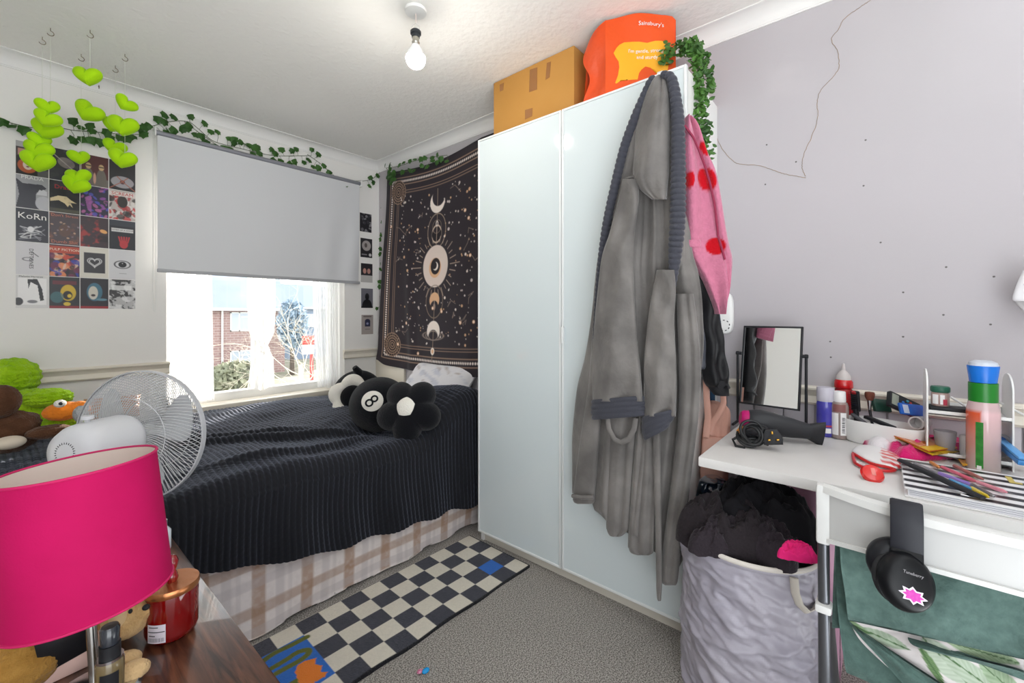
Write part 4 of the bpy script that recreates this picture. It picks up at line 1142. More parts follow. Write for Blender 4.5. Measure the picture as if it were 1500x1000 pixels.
mb, _ = lofted(body_rows, rp, lambda v: .030 + .022 * v, nr=90, ns=150, fold=bodyfold, hem=lambda x: float(np.interp(x, hxs, hys)), pw=1.0)
body = mb.build('robe_body', m_robe, robe, smooth=180)
# hem bands: stitched edge rolls
hb = MB()
for seg in ([(839, 727), (869, 729)],):
    P = [onX(x, y - 1, RX - .060) for x, y in seg]
    hb.tube([P[0], (P[0] + P[1]) / 2 + Vector((-.012, 0, 0)), P[1]], .008, 8)
sub(hb, 'hem', m_robe, body)
# left and right hanging panels (deep pleats)
def panel(rows, off, th, name, fold=None, mat=m_robe, nr=50, ns=40, pw=.8):
    mb, _ = lofted(rows, lambda x, y, o: rp(x, y, o + off), lambda v: th * math.sqrt(max(.02, 1 - float(sstep(.9, 1, v)) * .97)), nr=nr, ns=ns, fold=fold, back=.6, pw=pw)
    return mb.build(name, mat, robe, smooth=180)
panel([(430, 990, 1016), (520, 994, 1026), (600, 994, 1024), (700, 984, 1012), (780, 974, 1000), (830, 968, 995), (850, 968, 993), (857, 974, 990)], .050, .026, 'front_panel', lambda s, v: -.010 * math.exp(-((s - .55) / .12) ** 2))
panel([(600, 934, 962), (700, 926, 962), (790, 920, 958), (803, 921, 958), (810, 925, 956), (813, 934, 950)], .052, .016, 'front_panel', lambda s, v: .006 * math.sin(s * 14))
panel([(600, 892, 934), (700, 890, 926), (765, 888, 922), (776, 889, 920), (784, 893, 912), (786, 898, 906)], .046, .018, 'front_panel', lambda s, v: -.012 * math.exp(-((s - .6) / .1) ** 2))
panel([(480, 868, 890), (560, 862, 884), (640, 850, 878), (720, 840, 872), (734, 840, 871), (738, 846, 866)], .030, .024, 'front_panel')
# gathered cloth beside the hood, under the trims
panel([(114, 955, 968), (150, 938, 956), (200, 918, 942), (262, 900, 938), (330, 884, 930)], .018, .026, 'hood_side', lambda s, v: .004 * math.sin(s * 16 + v * 3))
panel([(116, 968, 986), (160, 974, 996), (230, 972, 1000), (330, 972, 1002), (400, 972, 1004)], .020, .024, 'hood_side')
# hood
mb, _ = lofted([(109, 964, 970), (116, 956, 975), (132, 948, 979), (150, 941, 981), (190, 931, 982), (225, 929, 981), (256, 927, 980), (276, 936, 978), (292, 955, 977)], lambda x, y, o: rp(x, y, o + .035), lambda v: .018 + .052 * math.sin(min(1, v * 1.25) * PI * .55), nr=60, ns=56,
               fold=lambda s, v: .008 * math.sin(v * 9 + s * 6) - .012 * math.exp(-((s - .68 + .1 * v) / .05) ** 2) * (1 - v) - .008 * math.exp(-((s - .3) / .06) ** 2) * v, back=.5)
mb.build('hood', m_robe, robe, smooth=180)
sm2 = MB(); sm2.tube([onX(x, y, RX - .075) for x, y in [(916, 262), (928, 258), (942, 258), (956, 264), (968, 274), (976, 290)]], .004, 6); sm2.build('hood_seam', m_robe, robe)
# ribbed trim
def ribbed(path, off, name, period=.0185, flat=.8):
    A = np.array(path, float); C_ = cr(A, 40)
    P0 = np.array([tuple(onX((l + r) / 2, y, RX - off)) for y, l, r in C_]); W = np.array([(onX(l, y, RX - off) - onX(r, y, RX - off)).length / 2 for y, l, r in C_])
    s = np.concatenate([[0], np.cumsum(np.linalg.norm(np.diff(P0, axis=0), axis=1))])
    n = int(s[-1] / period * 8)
    q = np.linspace(0, s[-1], n)
    P = np.stack([np.interp(q, s, P0[:, i]) for i in range(3)], 1); w = np.interp(q, s, W)
    w = w * (.84 + .20 * np.abs(np.sin(PI * q / period)) ** .7)
    mb = MB(); mb.tube([tuple(p) for p in P], list(w), 16, flat=flat)
    return mb.build(name, m_trim_r, robe, smooth=60)
ribbed([(112, 956, 964), (118, 948, 962), (134, 940, 954), (170, 924, 940), (214, 908, 923), (262, 896, 911), (328, 882, 896), (391, 874, 887), (450, 870, 881), (496, 868, 876)], .045, 'collar_trim')
ribbed([(109, 964, 976), (113, 974, 990), (128, 978, 996), (150, 980, 1000), (180, 982, 1004), (250, 981, 1006), (323, 979, 1006), (368, 977, 1001), (400, 979, 995), (424, 983, 990)], .060, 'collar_trim')
# sleeves with ribbed cuffs
def sleeve(rows, cuff, off, th):
    mb, _ = lofted(rows, lambda x, y, o: rp(x, y, o + off), lambda v: th * (.55 + .45 * min(1, v * 1.6)), nr=60, ns=48, fold=lambda s, v: .010 * math.sin(s * 9 + v * 5) * v + .006 * math.sin(s * 5 - v * 17), back=.7)
    sl_ = mb.build('sleeve', m_robe, robe, smooth=180)
    C_ = cr(np.array(cuff, float), 33); cb = MB()
    P = []
    for i, (y, l, r, tilt) in enumerate(C_):
        k = 1 + .05 * abs(math.sin(i / 32 * PI * 4))
        P.append([tuple(rp((l + r) / 2 + (r - l) / 2 * k * math.cos(a), y + tilt * math.cos(a), off + .004 + th * 1.05 * k * math.sin(a))) for a in np.linspace(0, 2 * PI, 44, endpoint=False)])
    cb.grid(np.array(P), closed_u=True, cap=True); sub(cb, 'cuff', m_trim_r, sl_, smooth=180)
sleeve([(262, 912, 934), (290, 906, 936), (340, 893, 930), (374, 882, 928), (420, 876, 929), (483, 870, 932), (540, 868, 938), (588, 868, 942)], [(582, 868, 942, -3), (592, 867, 944, -3), (602, 867, 945, -3), (612, 869, 945, -3)], .070, .036)
sleeve([(395, 962, 988), (430, 955, 990), (470, 949, 988), (520, 944, 990), (560, 943, 991), (610, 942, 990)], [(604, 941, 990, -6), (615, 940, 989, -8), (626, 941, 984, -9), (637, 944, 976, -8)], .074, .034)
lp = MB(); lp.tube([onX(x, y, RX - .085) for x, y in [(889, 608), (892, 628), (900, 643), (910, 648), (921, 643), (929, 628), (931, 612)]], .0095, 10, flat=.5); lp.build('belt_loop', m_robe, robe)
bt_ = MB()
mb, _ = lofted([(632, 955, 967), (700, 958, 968), (780, 960, 969), (840, 961, 970), (872, 962, 969), (880, 964, 968)], lambda x, y, o: rp(x, y, o + .072), .010, nr=30, ns=16); mb.build('belt', m_robe, robe, smooth=180)
hk = thing('door_hook', 'white hook over the top of the wardrobe door holding the gown', 'hook', tuple(onX(967, 100, 1.515)))
p = onX(967, 98, DX)
hm = MB(); hm.box(DX - .004, DX - .0005, p.y - .010, p.y + .010, 1.945, WZT + .004, b=.001); hm.box(DX - .004, DX + .026, p.y - .010, p.y + .010, WZT + .001, WZT + .005, b=.001); hm.box(DX - .034, DX - .003, p.y - .008, p.y + .008, 1.945, 1.950, b=.001); hm.box(DX - .036, DX - .032, p.y - .008, p.y + .008, 1.945, 1.965, b=.001)
hm.build('hook_plate', m_white, hk)

# pink cardigan with red spots, hanging at the wardrobe's right side
m_knit = painted('pink_knit', .9, spec=.1, sheen=.4, bump=(160, .8, .004))
lat = Vector((_s, -_c, 0)); fwd = Vector((_c, _s, 0))
def gp(d): return lambda x, y, o: atD(x, y, d) - fwd * o
cg = thing('cardigan', 'pink knitted cardigan with red spots hanging beside the grey gown', 'cardigan', tuple(atD(1010, 175, 1.45)))
def spots(PX, base, sp):
    x, y, sa = PX[..., 0], PX[..., 1], PX[..., 2]
    c = np.zeros(x.shape + (3,)); c[:] = lin(base)
    n = fbm(x * .35, y * .35, 3)[..., None]; c = c * (.86 + .28 * n)
    for (cx, cy, rx, ry, ro) in sp:
        u = (x - cx) * math.cos(ro) + (y - cy) * math.sin(ro); w = -(x - cx) * math.sin(ro) + (y - cy) * math.cos(ro)
        k = sstep(1.06, .94, np.sqrt((u / rx) ** 2 + (w / ry) ** 2))[..., None]
        c = c * (1 - k) + np.array(lin('#b8121f')) * k
    return c.reshape(-1, 3)
mb, PXc = lofted([(176, 1000, 1006), (190, 998, 1018), (227, 998, 1031), (255, 1000, 1044), (290, 1002, 1052), (335, 1004, 1060), (357, 1005, 1065), (380, 1012, 1071), (408, 1028, 1069), (430, 1038, 1065), (450, 1046, 1058), (460, 1049, 1055)], gp(1.45), .040, nr=110, ns=90,
                fold=lambda s, v: .012 * math.sin(s * 8 + v * 3) - .014 * math.exp(-((s - .62 - .15 * v) / .05) ** 2), back=.5)
mb.cols = spots(PXc, '#c0748d', [(1028, 267, 12, 17, -.35), (1041, 363, 13, 12, .4), (1004, 268, 6, 12, 0), (1024, 224, 4, 11, -.35), (1062, 310, 4, 8, 0)])
mb.build('knit_body', m_knit, cg, smooth=180)
pk = MB(); pk.tube([atD(x, y, 1.40) for x, y in [(1003, 184), (1015, 200), (1025, 222), (1033, 244), (1040, 268), (1047, 300), (1052, 345), (1062, 380)]], [.0035] * 8, 6); pk.build('button_band_edge', pm('cardigan_edge', '#8d2f4a', .9), cg)
cf = MB(); 
mb, PXc = lofted([(352, 1006, 1025), (358, 1006, 1026), (363, 1007, 1025)], gp(1.43), .018, nr=8, ns=24); mb.cols = spots(PXc, '#c0748d', []); mb.build('cuff', m_knit, cg, smooth=180)

jk = thing('jacket', 'black jacket with a grey sleeve stripe hanging below the pink cardigan', 'jacket', tuple(atD(1020, 360, 1.49)))
m_jk = pm('black_jacket', '#141417', .55, spec=.4, bump=(60, .4, .004))
mb, _ = lofted([(352, 1004, 1034), (400, 1006, 1042), (440, 1010, 1050), (480, 1016, 1055), (520, 1024, 1060), (555, 1030, 1064), (566, 1036, 1065)], gp(1.51), .034, nr=60, ns=50, fold=lambda s, v: .010 * math.sin(s * 10 + v * 6) + .006 * math.sin(v * 30 + s * 4), back=.5)
jb = mb.build('jacket_sleeve', m_jk, jk, smooth=180)
mb, _ = lofted([(556, 1033, 1065), (568, 1038, 1066), (578, 1046, 1066)], gp(1.505), .026, nr=16, ns=36); mb.build('cuff', pm('jacket_cuff', '#1b1b1e', .8), jk, smooth=180)
mb, _ = lofted([(362, 1010, 1018), (420, 1014, 1024), (470, 1018, 1030), (520, 1020, 1034), (540, 1022, 1032)], gp(1.472), .010, nr=40, ns=20, fold=lambda s, v: .004 * math.sin(v * 22)); mb.build('sleeve_stripe', pm('jacket_grey', '#3d4048', .4, spec=.5), jk, smooth=180)
dj = thing('denim_jacket', 'dark blue denim jacket hanging behind the black jacket, seen in the mirror', 'jacket', tuple(atD(1040, 440, 1.60)))
mb, _ = lofted([(440, 1034, 1046), (460, 1030, 1054), (500, 1028, 1059), (540, 1030, 1060), (572, 1034, 1060)], gp(1.600), .022, nr=50, ns=44, fold=lambda s, v: .008 * math.sin(s * 9 + v * 5), back=1.0)
mb.build('denim', pm('denim', '#2c3644', .85, bump=(200, .4, .002), var=('#46556a', 30)), dj, smooth=180)

# backpack squeezed between wardrobe and desk
bk = thing('backpack', 'dusty pink backpack in the gap between the wardrobe and desk', 'backpack', tuple(atD(1047, 640, 1.62)))
m_bk = pm('backpack_cloth', '#cf9f8f', .75, spec=.3, bump=(140, .35, .003))
mb, _ = lofted([(590, 1046, 1058), (600, 1040, 1066), (620, 1034, 1067), (650, 1029, 1066), (690, 1026, 1064), (740, 1024, 1062), (770, 1030, 1056)], gp(1.60), .040, nr=40, ns=40, fold=lambda s, v: .004 * math.sin(s * 20), back=1.2)
mb.build('bag_body', m_bk, bk, smooth=180)
mb, _ = lofted([(640, 1032, 1060), (646, 1029, 1063), (690, 1026, 1061), (730, 1026, 1058)], gp(1.555), .018, nr=20, ns=36); mb.build('front_pocket', m_bk, bk, smooth=180)
MB().tube([atD(x, y, 1.535) for x, y in [(1034, 545), (1035, 580), (1037, 610), (1034, 640)]], .011, 10, flat=.4).build('strap', m_bk, bk)
MB().tube([atD(x, y, 1.535) for x, y in [(1058, 560), (1060, 590), (1054, 604), (1044, 618), (1038, 635)]], .010, 10, flat=.4).build('strap', m_bk, bk)
bb_ = MB(); mb, _ = lofted([(535, 1039, 1046), (570, 1039, 1047), (605, 1040, 1046)], gp(1.70), .012, nr=10, ns=16)
tag(mb.build('cloth_bag', pm('navy_cloth', '#21425f', .8), None, smooth=180), 'narrow dark blue strip of cloth behind the pink backpack strap', 'bag')

# small white diffuser on the wall
df = thing('wall_gadget', 'small white rounded gadget with a ring of holes on the right wall', 'gadget', tuple(onX(1062, 490, XR)))
c_ = onX(1061, 459, XR - .02)
w_, h_ = .034, .082
pts = []
for k in range(40):
    a = 2 * PI * k / 40; e = .55
    pts.append((math.copysign(abs(math.cos(a)) ** e, math.cos(a)) * w_, math.copysign(abs(math.sin(a)) ** e, math.sin(a)) * h_))
Md = frame((XR - .001, c_.y, c_.z), (0, 1, 0), az=(-1, 0, 0))
Md = Matrix(((0, 0, -1, XR - .0005), (-1, 0, 0, c_.y), (0, 1, 0, c_.z), (0, 0, 0, 1)))
MB().prism(pts, 0, .034, Md, b=.010, seg=3).build('casing', m_upvc, df)
hd = MB()
for k in range(9):
    a = 2 * PI * k / 9; hd.box(-.0035, .0035, .0012, .0045, .0335, .0348, M=Md @ T((.002 + .018 * math.sin(a), -.048 + .018 * math.cos(a), 0), (0, 0, -a)))
hd.build('holes', pm('gadget_black', '#26262a', .5), df)

# ------------------------------------------------------------------ orange shopping bag on the wardrobe
ob = thing('shopping_bag', 'bright orange reusable shopping bag with a yellow elephant, on the wardrobe', 'bag', tuple(atD(940, 100, 1.70).xy) + (1.987,))
m_bag = pm('orange_bag', '#e2521a', .45, spec=.45, bump=(9, .5, .02))
m_bagd = pm('orange_bag_side', '#dd4c17', .45, spec=.45, bump=(9, .6, .02))
zb = 1.987
def dep(x): return 1.702 - .045 * (x - 887) / 103
top_px = [(887, 29), (905, 26), (930, 23), (955, 21.5), (975, 22), (985, 24), (990, 30)]
def bag_pt(x, v, off=0.):
    d = dep(x); zt = min(atD(x, float(np.interp(x, [p[0] for p in top_px], [p[1] for p in top_px])), d).z, ZC - .004)
    u = (x - 887) / 103; z = zb + (zt - zb) * v
    p = atD(x, 100, d - off - .014 * math.sin(max(0, min(1, u)) * PI) * (1 - v * .4) + .005 * math.sin(u * 9 + v * 7)); return Vector((p.x, p.y, z))
def bag_px(x, y, off):
    d = dep(x); z = atD(x, y, d).z
    zt = min(atD(x, float(np.interp(x, [p[0] for p in top_px], [p[1] for p in top_px])), d).z, ZC - .004)
    return bag_pt(x, (z - zb) / (zt - zb), off)
nu_, nv_ = 40, 36
MB().grid(np.array([[tuple(bag_pt(887 + 103 * i / (nu_ - 1), j / (nv_ - 1))) for i in range(nu_)] for j in range(nv_)])).build('front', m_bag, ob, smooth=180)
e1 = bag_pt(887, 0); e2 = atD(859, 100, 1.80)
G = []
for j in range(nv_):
    v = j / (nv_ - 1); a = bag_pt(887, v); row = []
    for i in range(24):
        u = i / 23; zt = a.z - .035 * u * v
        row.append((a.x + (e2.x - a.x) * u + .014 * math.sin(u * PI) * math.sin(v * 5), a.y + (e2.y - a.y) * u + .016 * math.sin(v * 9 + 1) * u, zt))
    G.append(row[::-1])
MB().grid(np.array(G)).build('gusset', m_bagd, ob, smooth=180)
r0, r1 = bag_pt(990, 0), bag_pt(990, 1); b0 = Vector(G[0][0]); b1 = Vector(G[-1][0]); far = Vector((1.86, r0.y + .10, 0)); far2 = Vector((1.86, b0.y - .02, 0))
bx = MB(); bx.add([r0, (far.x, far.y, zb), (far2.x, far2.y, zb), b0, r1, (far.x, far.y, r1.z - .06), (far2.x, far2.y, b1.z - .06), b1], [(1, 0, 4, 5), (2, 1, 5, 6), (3, 2, 6, 7), (0, 1, 2, 3)]); bx.build('back', m_bagd, ob, smooth=0)
m_yel = pm('elephant_yellow', '#f2ab1c', .5)
def q7(L_): return [(840 + a / 4.168, 10 + b / 4.168) for a, b in L_]
ele = q7([(245, 292), (262, 262), (280, 240), (310, 222), (360, 219), (400, 221), (450, 232), (500, 222), (540, 219), (575, 240), (590, 290), (585, 340), (575, 395), (570, 440), (535, 440), (530, 380), (505, 372), (470, 378), (440, 372), (415, 395), (400, 420), (392, 460), (330, 460), (336, 415), (330, 400), (312, 405), (300, 425), (285, 460), (262, 472), (255, 466), (272, 425), (280, 380), (276, 345), (258, 318)])
bm = bmesh.new(); vv = [bm.verts.new((x, y, 0)) for x, y in ele]; f = bm.faces.new(vv); bmesh.ops.triangulate(bm, faces=[f])
bmesh.ops.subdivide_edges(bm, edges=bm.edges[:], cuts=3, use_grid_fill=True)
for v in bm.verts: v.co = bag_px(v.co.x, v.co.y, .0012)
MB().bm(bm).build('elephant', m_yel, ob, smooth=180); bm.free()
def bag_text(s, px, py, size, name):
    v, f = text_geo(s, size); k = F_PX / dep(px)
    mb = MB(); mb.add([bag_px(px + x * k, py - y * k, .0022 + z) for x, y, z in v], f)
    mb.build(name, m_ink['white'], ob, smooth=0)
bag_text("Sainsbury's", 954, 38, .0225, 'shop_name')
bag_text("I'm gentle, strong", 946, 77, .0195, 'slogan'); bag_text('and sturdy', 948, 86, .0195, 'slogan')
# ================================================================== DESK AND WHAT STANDS ON IT
DZ = .72
def D(x, y): return onZ(x, y, DZ)
desk = thing('desk', 'plain white desk against the right wall', 'desk', (1.58, -.2, 0))
m_desk = pm('desk_white', '#d9d7d5', .45, spec=.4, var=('#d0cdcb', 6))
MB().box(1.268, XR - .012, -.86, .389, DZ - .027, DZ, b=.0025).build('desk_top', m_desk, desk)
ap = MB(); ap.box(1.84, 1.86, -.82, .35, DZ - .09, DZ - .027, b=.003); ap.build('apron', m_desk, desk)
for x in (1.33, 1.84):
    for y in ((-.82,) if x < 1.5 else (-.82, .33)): MB().box(x, x + .03, y, y + .03, 0, DZ - .027, b=.003).build('leg', m_desk, desk)
m_black = pm('matt_black', '#1f2024', .5, spec=.4)
m_chrome = pm('chrome', '#c9c9cc', .15, metal=1.0)

# table mirror
mr = thing('table_mirror', 'rectangular tilting mirror in a thin black frame on the desk', 'mirror', (1.775, .30, DZ))
A_, B_ = onX(1086, 478, 1.772), onX(1085, 593, 1.762); C2, D2 = onX(1176, 476, 1.772), onX(1173, 599, 1.762)
yl, yr, zt_m, zb_m = (A_.y + B_.y) / 2, (C2.y + D2.y) / 2, (A_.z + C2.z) / 2, (B_.z + D2.z) / 2
tl = .20
Mm = T((1.772, (yl + yr) / 2, (zt_m + zb_m) / 2), (0, tl, -.07))
hw_, hh_ = (yl - yr) / 2, (zt_m - zb_m) / 2
f = MB(); t_ = .006
f.box(-.007, .006, -hw_, -hw_ + t_, -hh_, hh_, b=.001, M=Mm); f.box(-.007, .006, hw_ - t_, hw_, -hh_, hh_, b=.001, M=Mm)
f.box(-.007, .006, -hw_, hw_, -hh_, -hh_ + t_, b=.001, M=Mm); f.box(-.007, .006, -hw_, hw_, hh_ - t_, hh_, b=.001, M=Mm); f.box(.001, .006, -hw_, hw_, -hh_, hh_, M=Mm)
f.build('frame', m_black, mr)
MB().box(-.004, -.001, -hw_ + t_ * .6, hw_ - t_ * .6, -hh_ + t_ * .6, hh_ - t_ * .6, M=Mm).build('mirror_glass', pm('mirror_silver', '#eef0f0', .01, metal=1.0), mr)
for sgn in (1, -1):
    y = (yl + yr) / 2 + sgn * (hw_ + .012)
    MB().cyl((1.772, y, DZ + .006), (1.772, y, .985), .0045, n=10).build('arm', m_black, mr)
    MB().cyl((1.772, y + sgn * .006, .978), (1.772, y - sgn * .014, .978), .006, n=12).build('pivot_knob', m_black, mr)
bs = MB()
for sgn in (1, -1): bs.tube([(1.70, (yl + yr) / 2 + sgn * (hw_ + .012), DZ + .005), (1.84, (yl + yr) / 2 + sgn * (hw_ + .012), DZ + .005)], .0048, 8)
bs.tube([(1.84, yl + .012, DZ + .005), (1.84, yr - .012, DZ + .005)], .0048, 8); bs.build('base', m_black, mr)

# hairdryer
hdr = thing('hairdryer', 'black hairdryer with a magenta rear cap lying on the desk', 'hairdryer', tuple(D(1140, 645)))
a0 = atD(1091, 613, 1.395); a1 = atD(1206, 636, 1.330)
Mh = aim(a0, a1); L_ = (a1 - a0).length
m_hd = pm('dryer_black', '#26272b', .42, spec=.45)
MB().lathe([(0, -.001), (.020, 0), (.026, .004), (.030, .008), (.034, .020), (.038, .040), (.0375, .065), (.034, .10), (.030, .135), (.0255, .165), (.0235, .182), (0, .182)], 36, Mh).build('barrel', m_hd, hdr)
MB().lathe([(0, -.013), (.020, -.013), (.0265, -.006), (.0275, .004), (.030, .009), (0, .009)], 32, Mh).build('rear_cap', pm('dryer_magenta', '#c2136f', .4), hdr)
nz = MB(); P = []
for t in np.linspace(0, 1, 8):
    P.append([tuple(Mh @ Vector(((.023 + .0 * t) * (1 - .45 * t) * math.cos(a), (.023 + .016 * t) * math.sin(a), .176 + (L_ - .176) * t))) for a in np.linspace(0, 2 * PI, 32, endpoint=False)])
nz.grid(np.array(P), closed_u=True, cap=True); nz.build('nozzle', pm('nozzle_black', '#1d1e22', .5), hdr)
h0 = a0 + (a1 - a0) * .28; h1 = Vector((h0.x - .10, h0.y + .035, DZ + .026))
MB().tube([h0, h0 + (h1 - h0) * .35 + Vector((0, 0, -.008)), h1 + (h0 - h1) * .25, h1], [.025, .023, .020, .018], 18).build('handle', m_hd, hdr)
gq = np.random.default_rng(3)
cb = MB(); cc_ = atD(1099, 637, 1.300)
for k in range(7):
    q = cc_ + Vector(tuple(gq.normal(0, .004, 3))); ax = Vector((-.8, -.35, .35)) + Vector(tuple(gq.normal(0, .25, 3))); Mk = aim(q, q + ax); r = .024 + .011 * gq.random()
    cb.tube([Mk @ Vector((r * math.cos(a), r * 1.0 * math.sin(a), .004 * math.sin(2 * a))) for a in np.linspace(0, 2 * PI, 26, endpoint=False)], .0042, 8, closed=True)
cb.tube([cc_ + Vector((0, .02, 0)), cc_ + Vector((-.01, .046, -.02)), cc_ + Vector((-.02, .035, -.035)), cc_ + Vector((-.02, .01, -.036))], .004, 8)
cb.tube([h1, h1 + Vector((-.02, .01, -.004)), cc_ + Vector((.02, -.02, -.01)), cc_], .0042, 8)
pgc = atD(1131, 640, 1.275)
cb.tube([cc_ + Vector((0, -.03, -.01)), cc_ + Vector((0, -.045, -.02)), pgc + Vector((.02, .02, -.01)), pgc], .0042, 8)
cb.build('cable', pm('cable_black', '#17181a', .45), hdr)
Mp = frame(pgc, (.3, -1, .15), az=(-.85, -.35, .25))
pgm = MB(); pgm.prism([(-.024, -.022), (.024, -.022), (.026, .0), (.016, .022), (-.016, .022), (-.026, 0)], -.012, .010, Mp, b=.004); plg = pgm.build('plug', m_black, hdr)
pn_ = MB()
for x, y, w, h in ((0, .012, .004, .008), (-.011, -.008, .0065, .004), (.011, -.008, .0065, .004)): pn_.box(x - w / 2, x + w / 2, y - h / 2, y + h / 2, .010, .028, b=.0008, M=Mp)
sub(pn_, 'pins', pm('brass', '#c9973a', .3, metal=.9), plg)
MB().box(-.006, .006, -.012, .012, -.003, .003, b=.002, M=frame(cc_ + Vector((.005, .028, .012)), (.2, 1, .6), az=(-.9, 0, .4))).build('cable_tie', pm('tie_orange', '#d9892f', .5), hdr)

# bottles at the back
m_clear = pm('clear_plastic', '#f2f2f2', .1, trans=.85, ior=1.3)
def at_desk(px, py, dx=0.): return D(px, py)
b1 = D(1209, 638)
bo = thing('mouthwash_bottle', 'bottle of violet blue liquid with frosted cap by the mirror', 'bottle', tuple(b1))
MB().lathe([(0, .001), (.022, .001), (.025, .006), (.025, .105), (.023, .116), (0, .116)], 28, T(b1)).build('body', pm('violet_liquid', '#3b3a9e', .12, spec=.6, var=('#4a46ad', 20), coat=.4), bo)
MB().lathe([(.0, .1155), (.0235, .1155), (.0245, .119), (.0245, .157), (.022, .161), (0, .161)], 28, T(b1)).build('cap', pm('frosted_cap', '#c3c0cc', .35, spec=.5), bo)
Ml = aim(b1 + Vector((0, 0, .035)), b1 + Vector((-.9, -.1, .035)))
def label_on(b, r, z0, z1, a0, a1, mat, name, parent, n=14):
    ca = math.atan2(-b.y, -b.x)
    P = [[(b.x + r * math.cos(ca + a0 + (a1 - a0) * i / n), b.y + r * math.sin(ca + a0 + (a1 - a0) * i / n), b.z + z) for i in range(n + 1)] for z in (z0, z1)]
    return MB().grid(np.array(P)).build(name, mat, parent)
m_lab = pm('label_white', '#e8e6e6', .5)
m_labk = pm('label_dark', '#47474d', .5)
label_on(b1, .0254, .014, .030, -.3, .65, m_lab, 'label', bo); label_on(b1, .0255, .034, .040, -.1, .75, pm('label_red', '#b33a4d', .5), 'label', bo)
b2 = D(1230, 641)
b2 = Vector((b2.x - .004, b2.y, b2.z))
bo = thing('spray_bottle', 'clear pump bottle with two white labels beside the violet bottle', 'bottle', tuple(b2))
m_amb = pm('tinted_liquid', '#8f8580', .12, spec=.6, coat=.5, var=('#a08a85', 30))
MB().lathe([(0, .001), (.0215, .001), (.024, .005), (.024, .105), (.021, .116), (.016, .119), (0, .119)], 28, T(b2)).build('body', m_amb, bo)
MB().lathe([(0, .118), (.0165, .118), (.017, .122), (.016, .150), (.0145, .152), (0, .152)], 24, T(b2)).build('cap', m_lab, bo)
label_on(b2, .0244, .014, .086, .10, .78, m_lab, 'label', bo); lb2 = label_on(b2, .0244, .014, .084, -.95, -.12, m_lab, 'label', bo)
bc2 = MB(); 
for k in range(9): 
    ca = math.atan2(-b2.y, -b2.x); z0 = .022 + k * .0058
    bc2.grid(np.array([[(b2.x + .0247 * math.cos(ca + a), b2.y + .0247 * math.sin(ca + a), b2.z + z) for a in np.linspace(.26, .58, 6)] for z in (z0, z0 + .0026 + .001 * (k % 2))]))
sub(bc2, 'barcode', m_labk, lb2)
label_on(b2, .0243, .088, .112, -.8, .7, pm('label_red_grey', '#8a5a58', .5), 'label', bo)
b3 = onZ(1236, 630, DZ); b3 = Vector((b3.x - .015, b3.y, b3.z))
bo = thing('dispenser_bottle', 'red bottle with a clear pointed nozzle behind the pump bottle', 'bottle', tuple(b3))
s3 = 1.0
MB().lathe([(0, .001), (.026, .001), (.028, .006), (.028, .13), (.024, .145), (.020, .150), (0, .150)], 28, T(b3)).build('body', pm('red_plastic', '#a8151c', .25, spec=.5), bo)
MB().lathe([(0, .1495), (.026, .1495), (.0275, .153), (.026, .172), (.022, .178), (0, .178)], 28, T(b3)).build('collar', pm('red_gloss', '#c4141c', .15, spec=.6, coat=.5), bo)
MB().lathe([(.0, .178), (.022, .178), (.020, .192), (.013, .203), (.006, .210), (.0035, .232), (0, .233)], 24, T(b3)).build('nozzle', pm('nozzle_clear', '#c7bfbd', .2, spec=.5), bo)

# white oval tray and what stands in it
ty_ = D(1250, 648); tC = Vector((1.752, -.012, DZ))
tr = thing('organiser_tray', 'white oval organiser trough full of make-up on the desk', 'tray', tuple(tC))
def oval(k, hx, hy): return [(math.copysign(abs(math.cos(a)) ** .6, math.cos(a)) * hx * k, math.copysign(abs(math.sin(a)) ** .6, math.sin(a)) * hy * k) for a in np.linspace(0, 2 * PI, 56, endpoint=False)]
Rt = Euler((0, 0, -.30)).to_matrix()
rows = []
for k, z in ((.90, .001), (.94, .004), (1.0, .066), (1.0, .070), (.965, .070), (.96, .066), (.90, .008), (0.001, .006)):
    rows.append([tuple(tC + Rt @ Vector((x, y, z))) for x, y in oval(k, .055, .100)])
MB().grid(np.array(rows), closed_u=True, cap=True).build('trough', m_white, tr, smooth=50)
def inT(x, y, z): return tC + Rt @ Vector((x, y, z))
hbk = thing('hair_brush', 'black hairbrush standing handle down in the white trough', 'brush', tuple(inT(.02, .085, .01)))
p0, p1 = inT(.02, .075, .012), atD(1252, 575, 1.41)
MB().tube([p0, p0 + (p1 - p0) * .6], [.006, .008], 10).build('handle', m_black, hbk)
Mb = aim(p0 + (p1 - p0) * .55, p1); Lb = (p1 - p0).length * .5
MB().box(-.006, .004, -.014, .014, 0, Lb, b=.004, M=Mb).build('head', m_black, hbk)
br = MB()
for i in range(4):
    for j in range(9): br.box(.004, .014, -.011 + i * .007, -.0095 + i * .007, .008 + j * (Lb - .014) / 8, .0095 + j * (Lb - .014) / 8, M=Mb)
br.build('bristles', m_black, hbk)
MB().ell(tuple(p1), (.010, .010, .006)).build('tip', pm('red_tip', '#b51d20', .4), hbk)
mkb = thing('makeup_brush', 'make-up brush with brown bristles and silver ferrule in the trough', 'brush', tuple(inT(.0, .02, .01)))
q0, q1, q2, q3 = inT(.02, .03, .012), atD(1274, 600, 1.39), atD(1274, 586, 1.39), atD(1274, 574, 1.39)
MB().cyl(q0, q1, .004, n=12).build('handle', m_black, mkb); MB().cyl(q1, q2, .0045, .007, n=14).build('ferrule', m_chrome, mkb)
MB().lathe([(0, 0), (.008, 0), (.0125, .010), (.0135, .020), (.012, .026), (0, .028)], 18, aim(q2, q3)).build('bristles', pm('bristle_brown', '#6b3a2c', .9, bump=(400, .6, .003)), mkb)
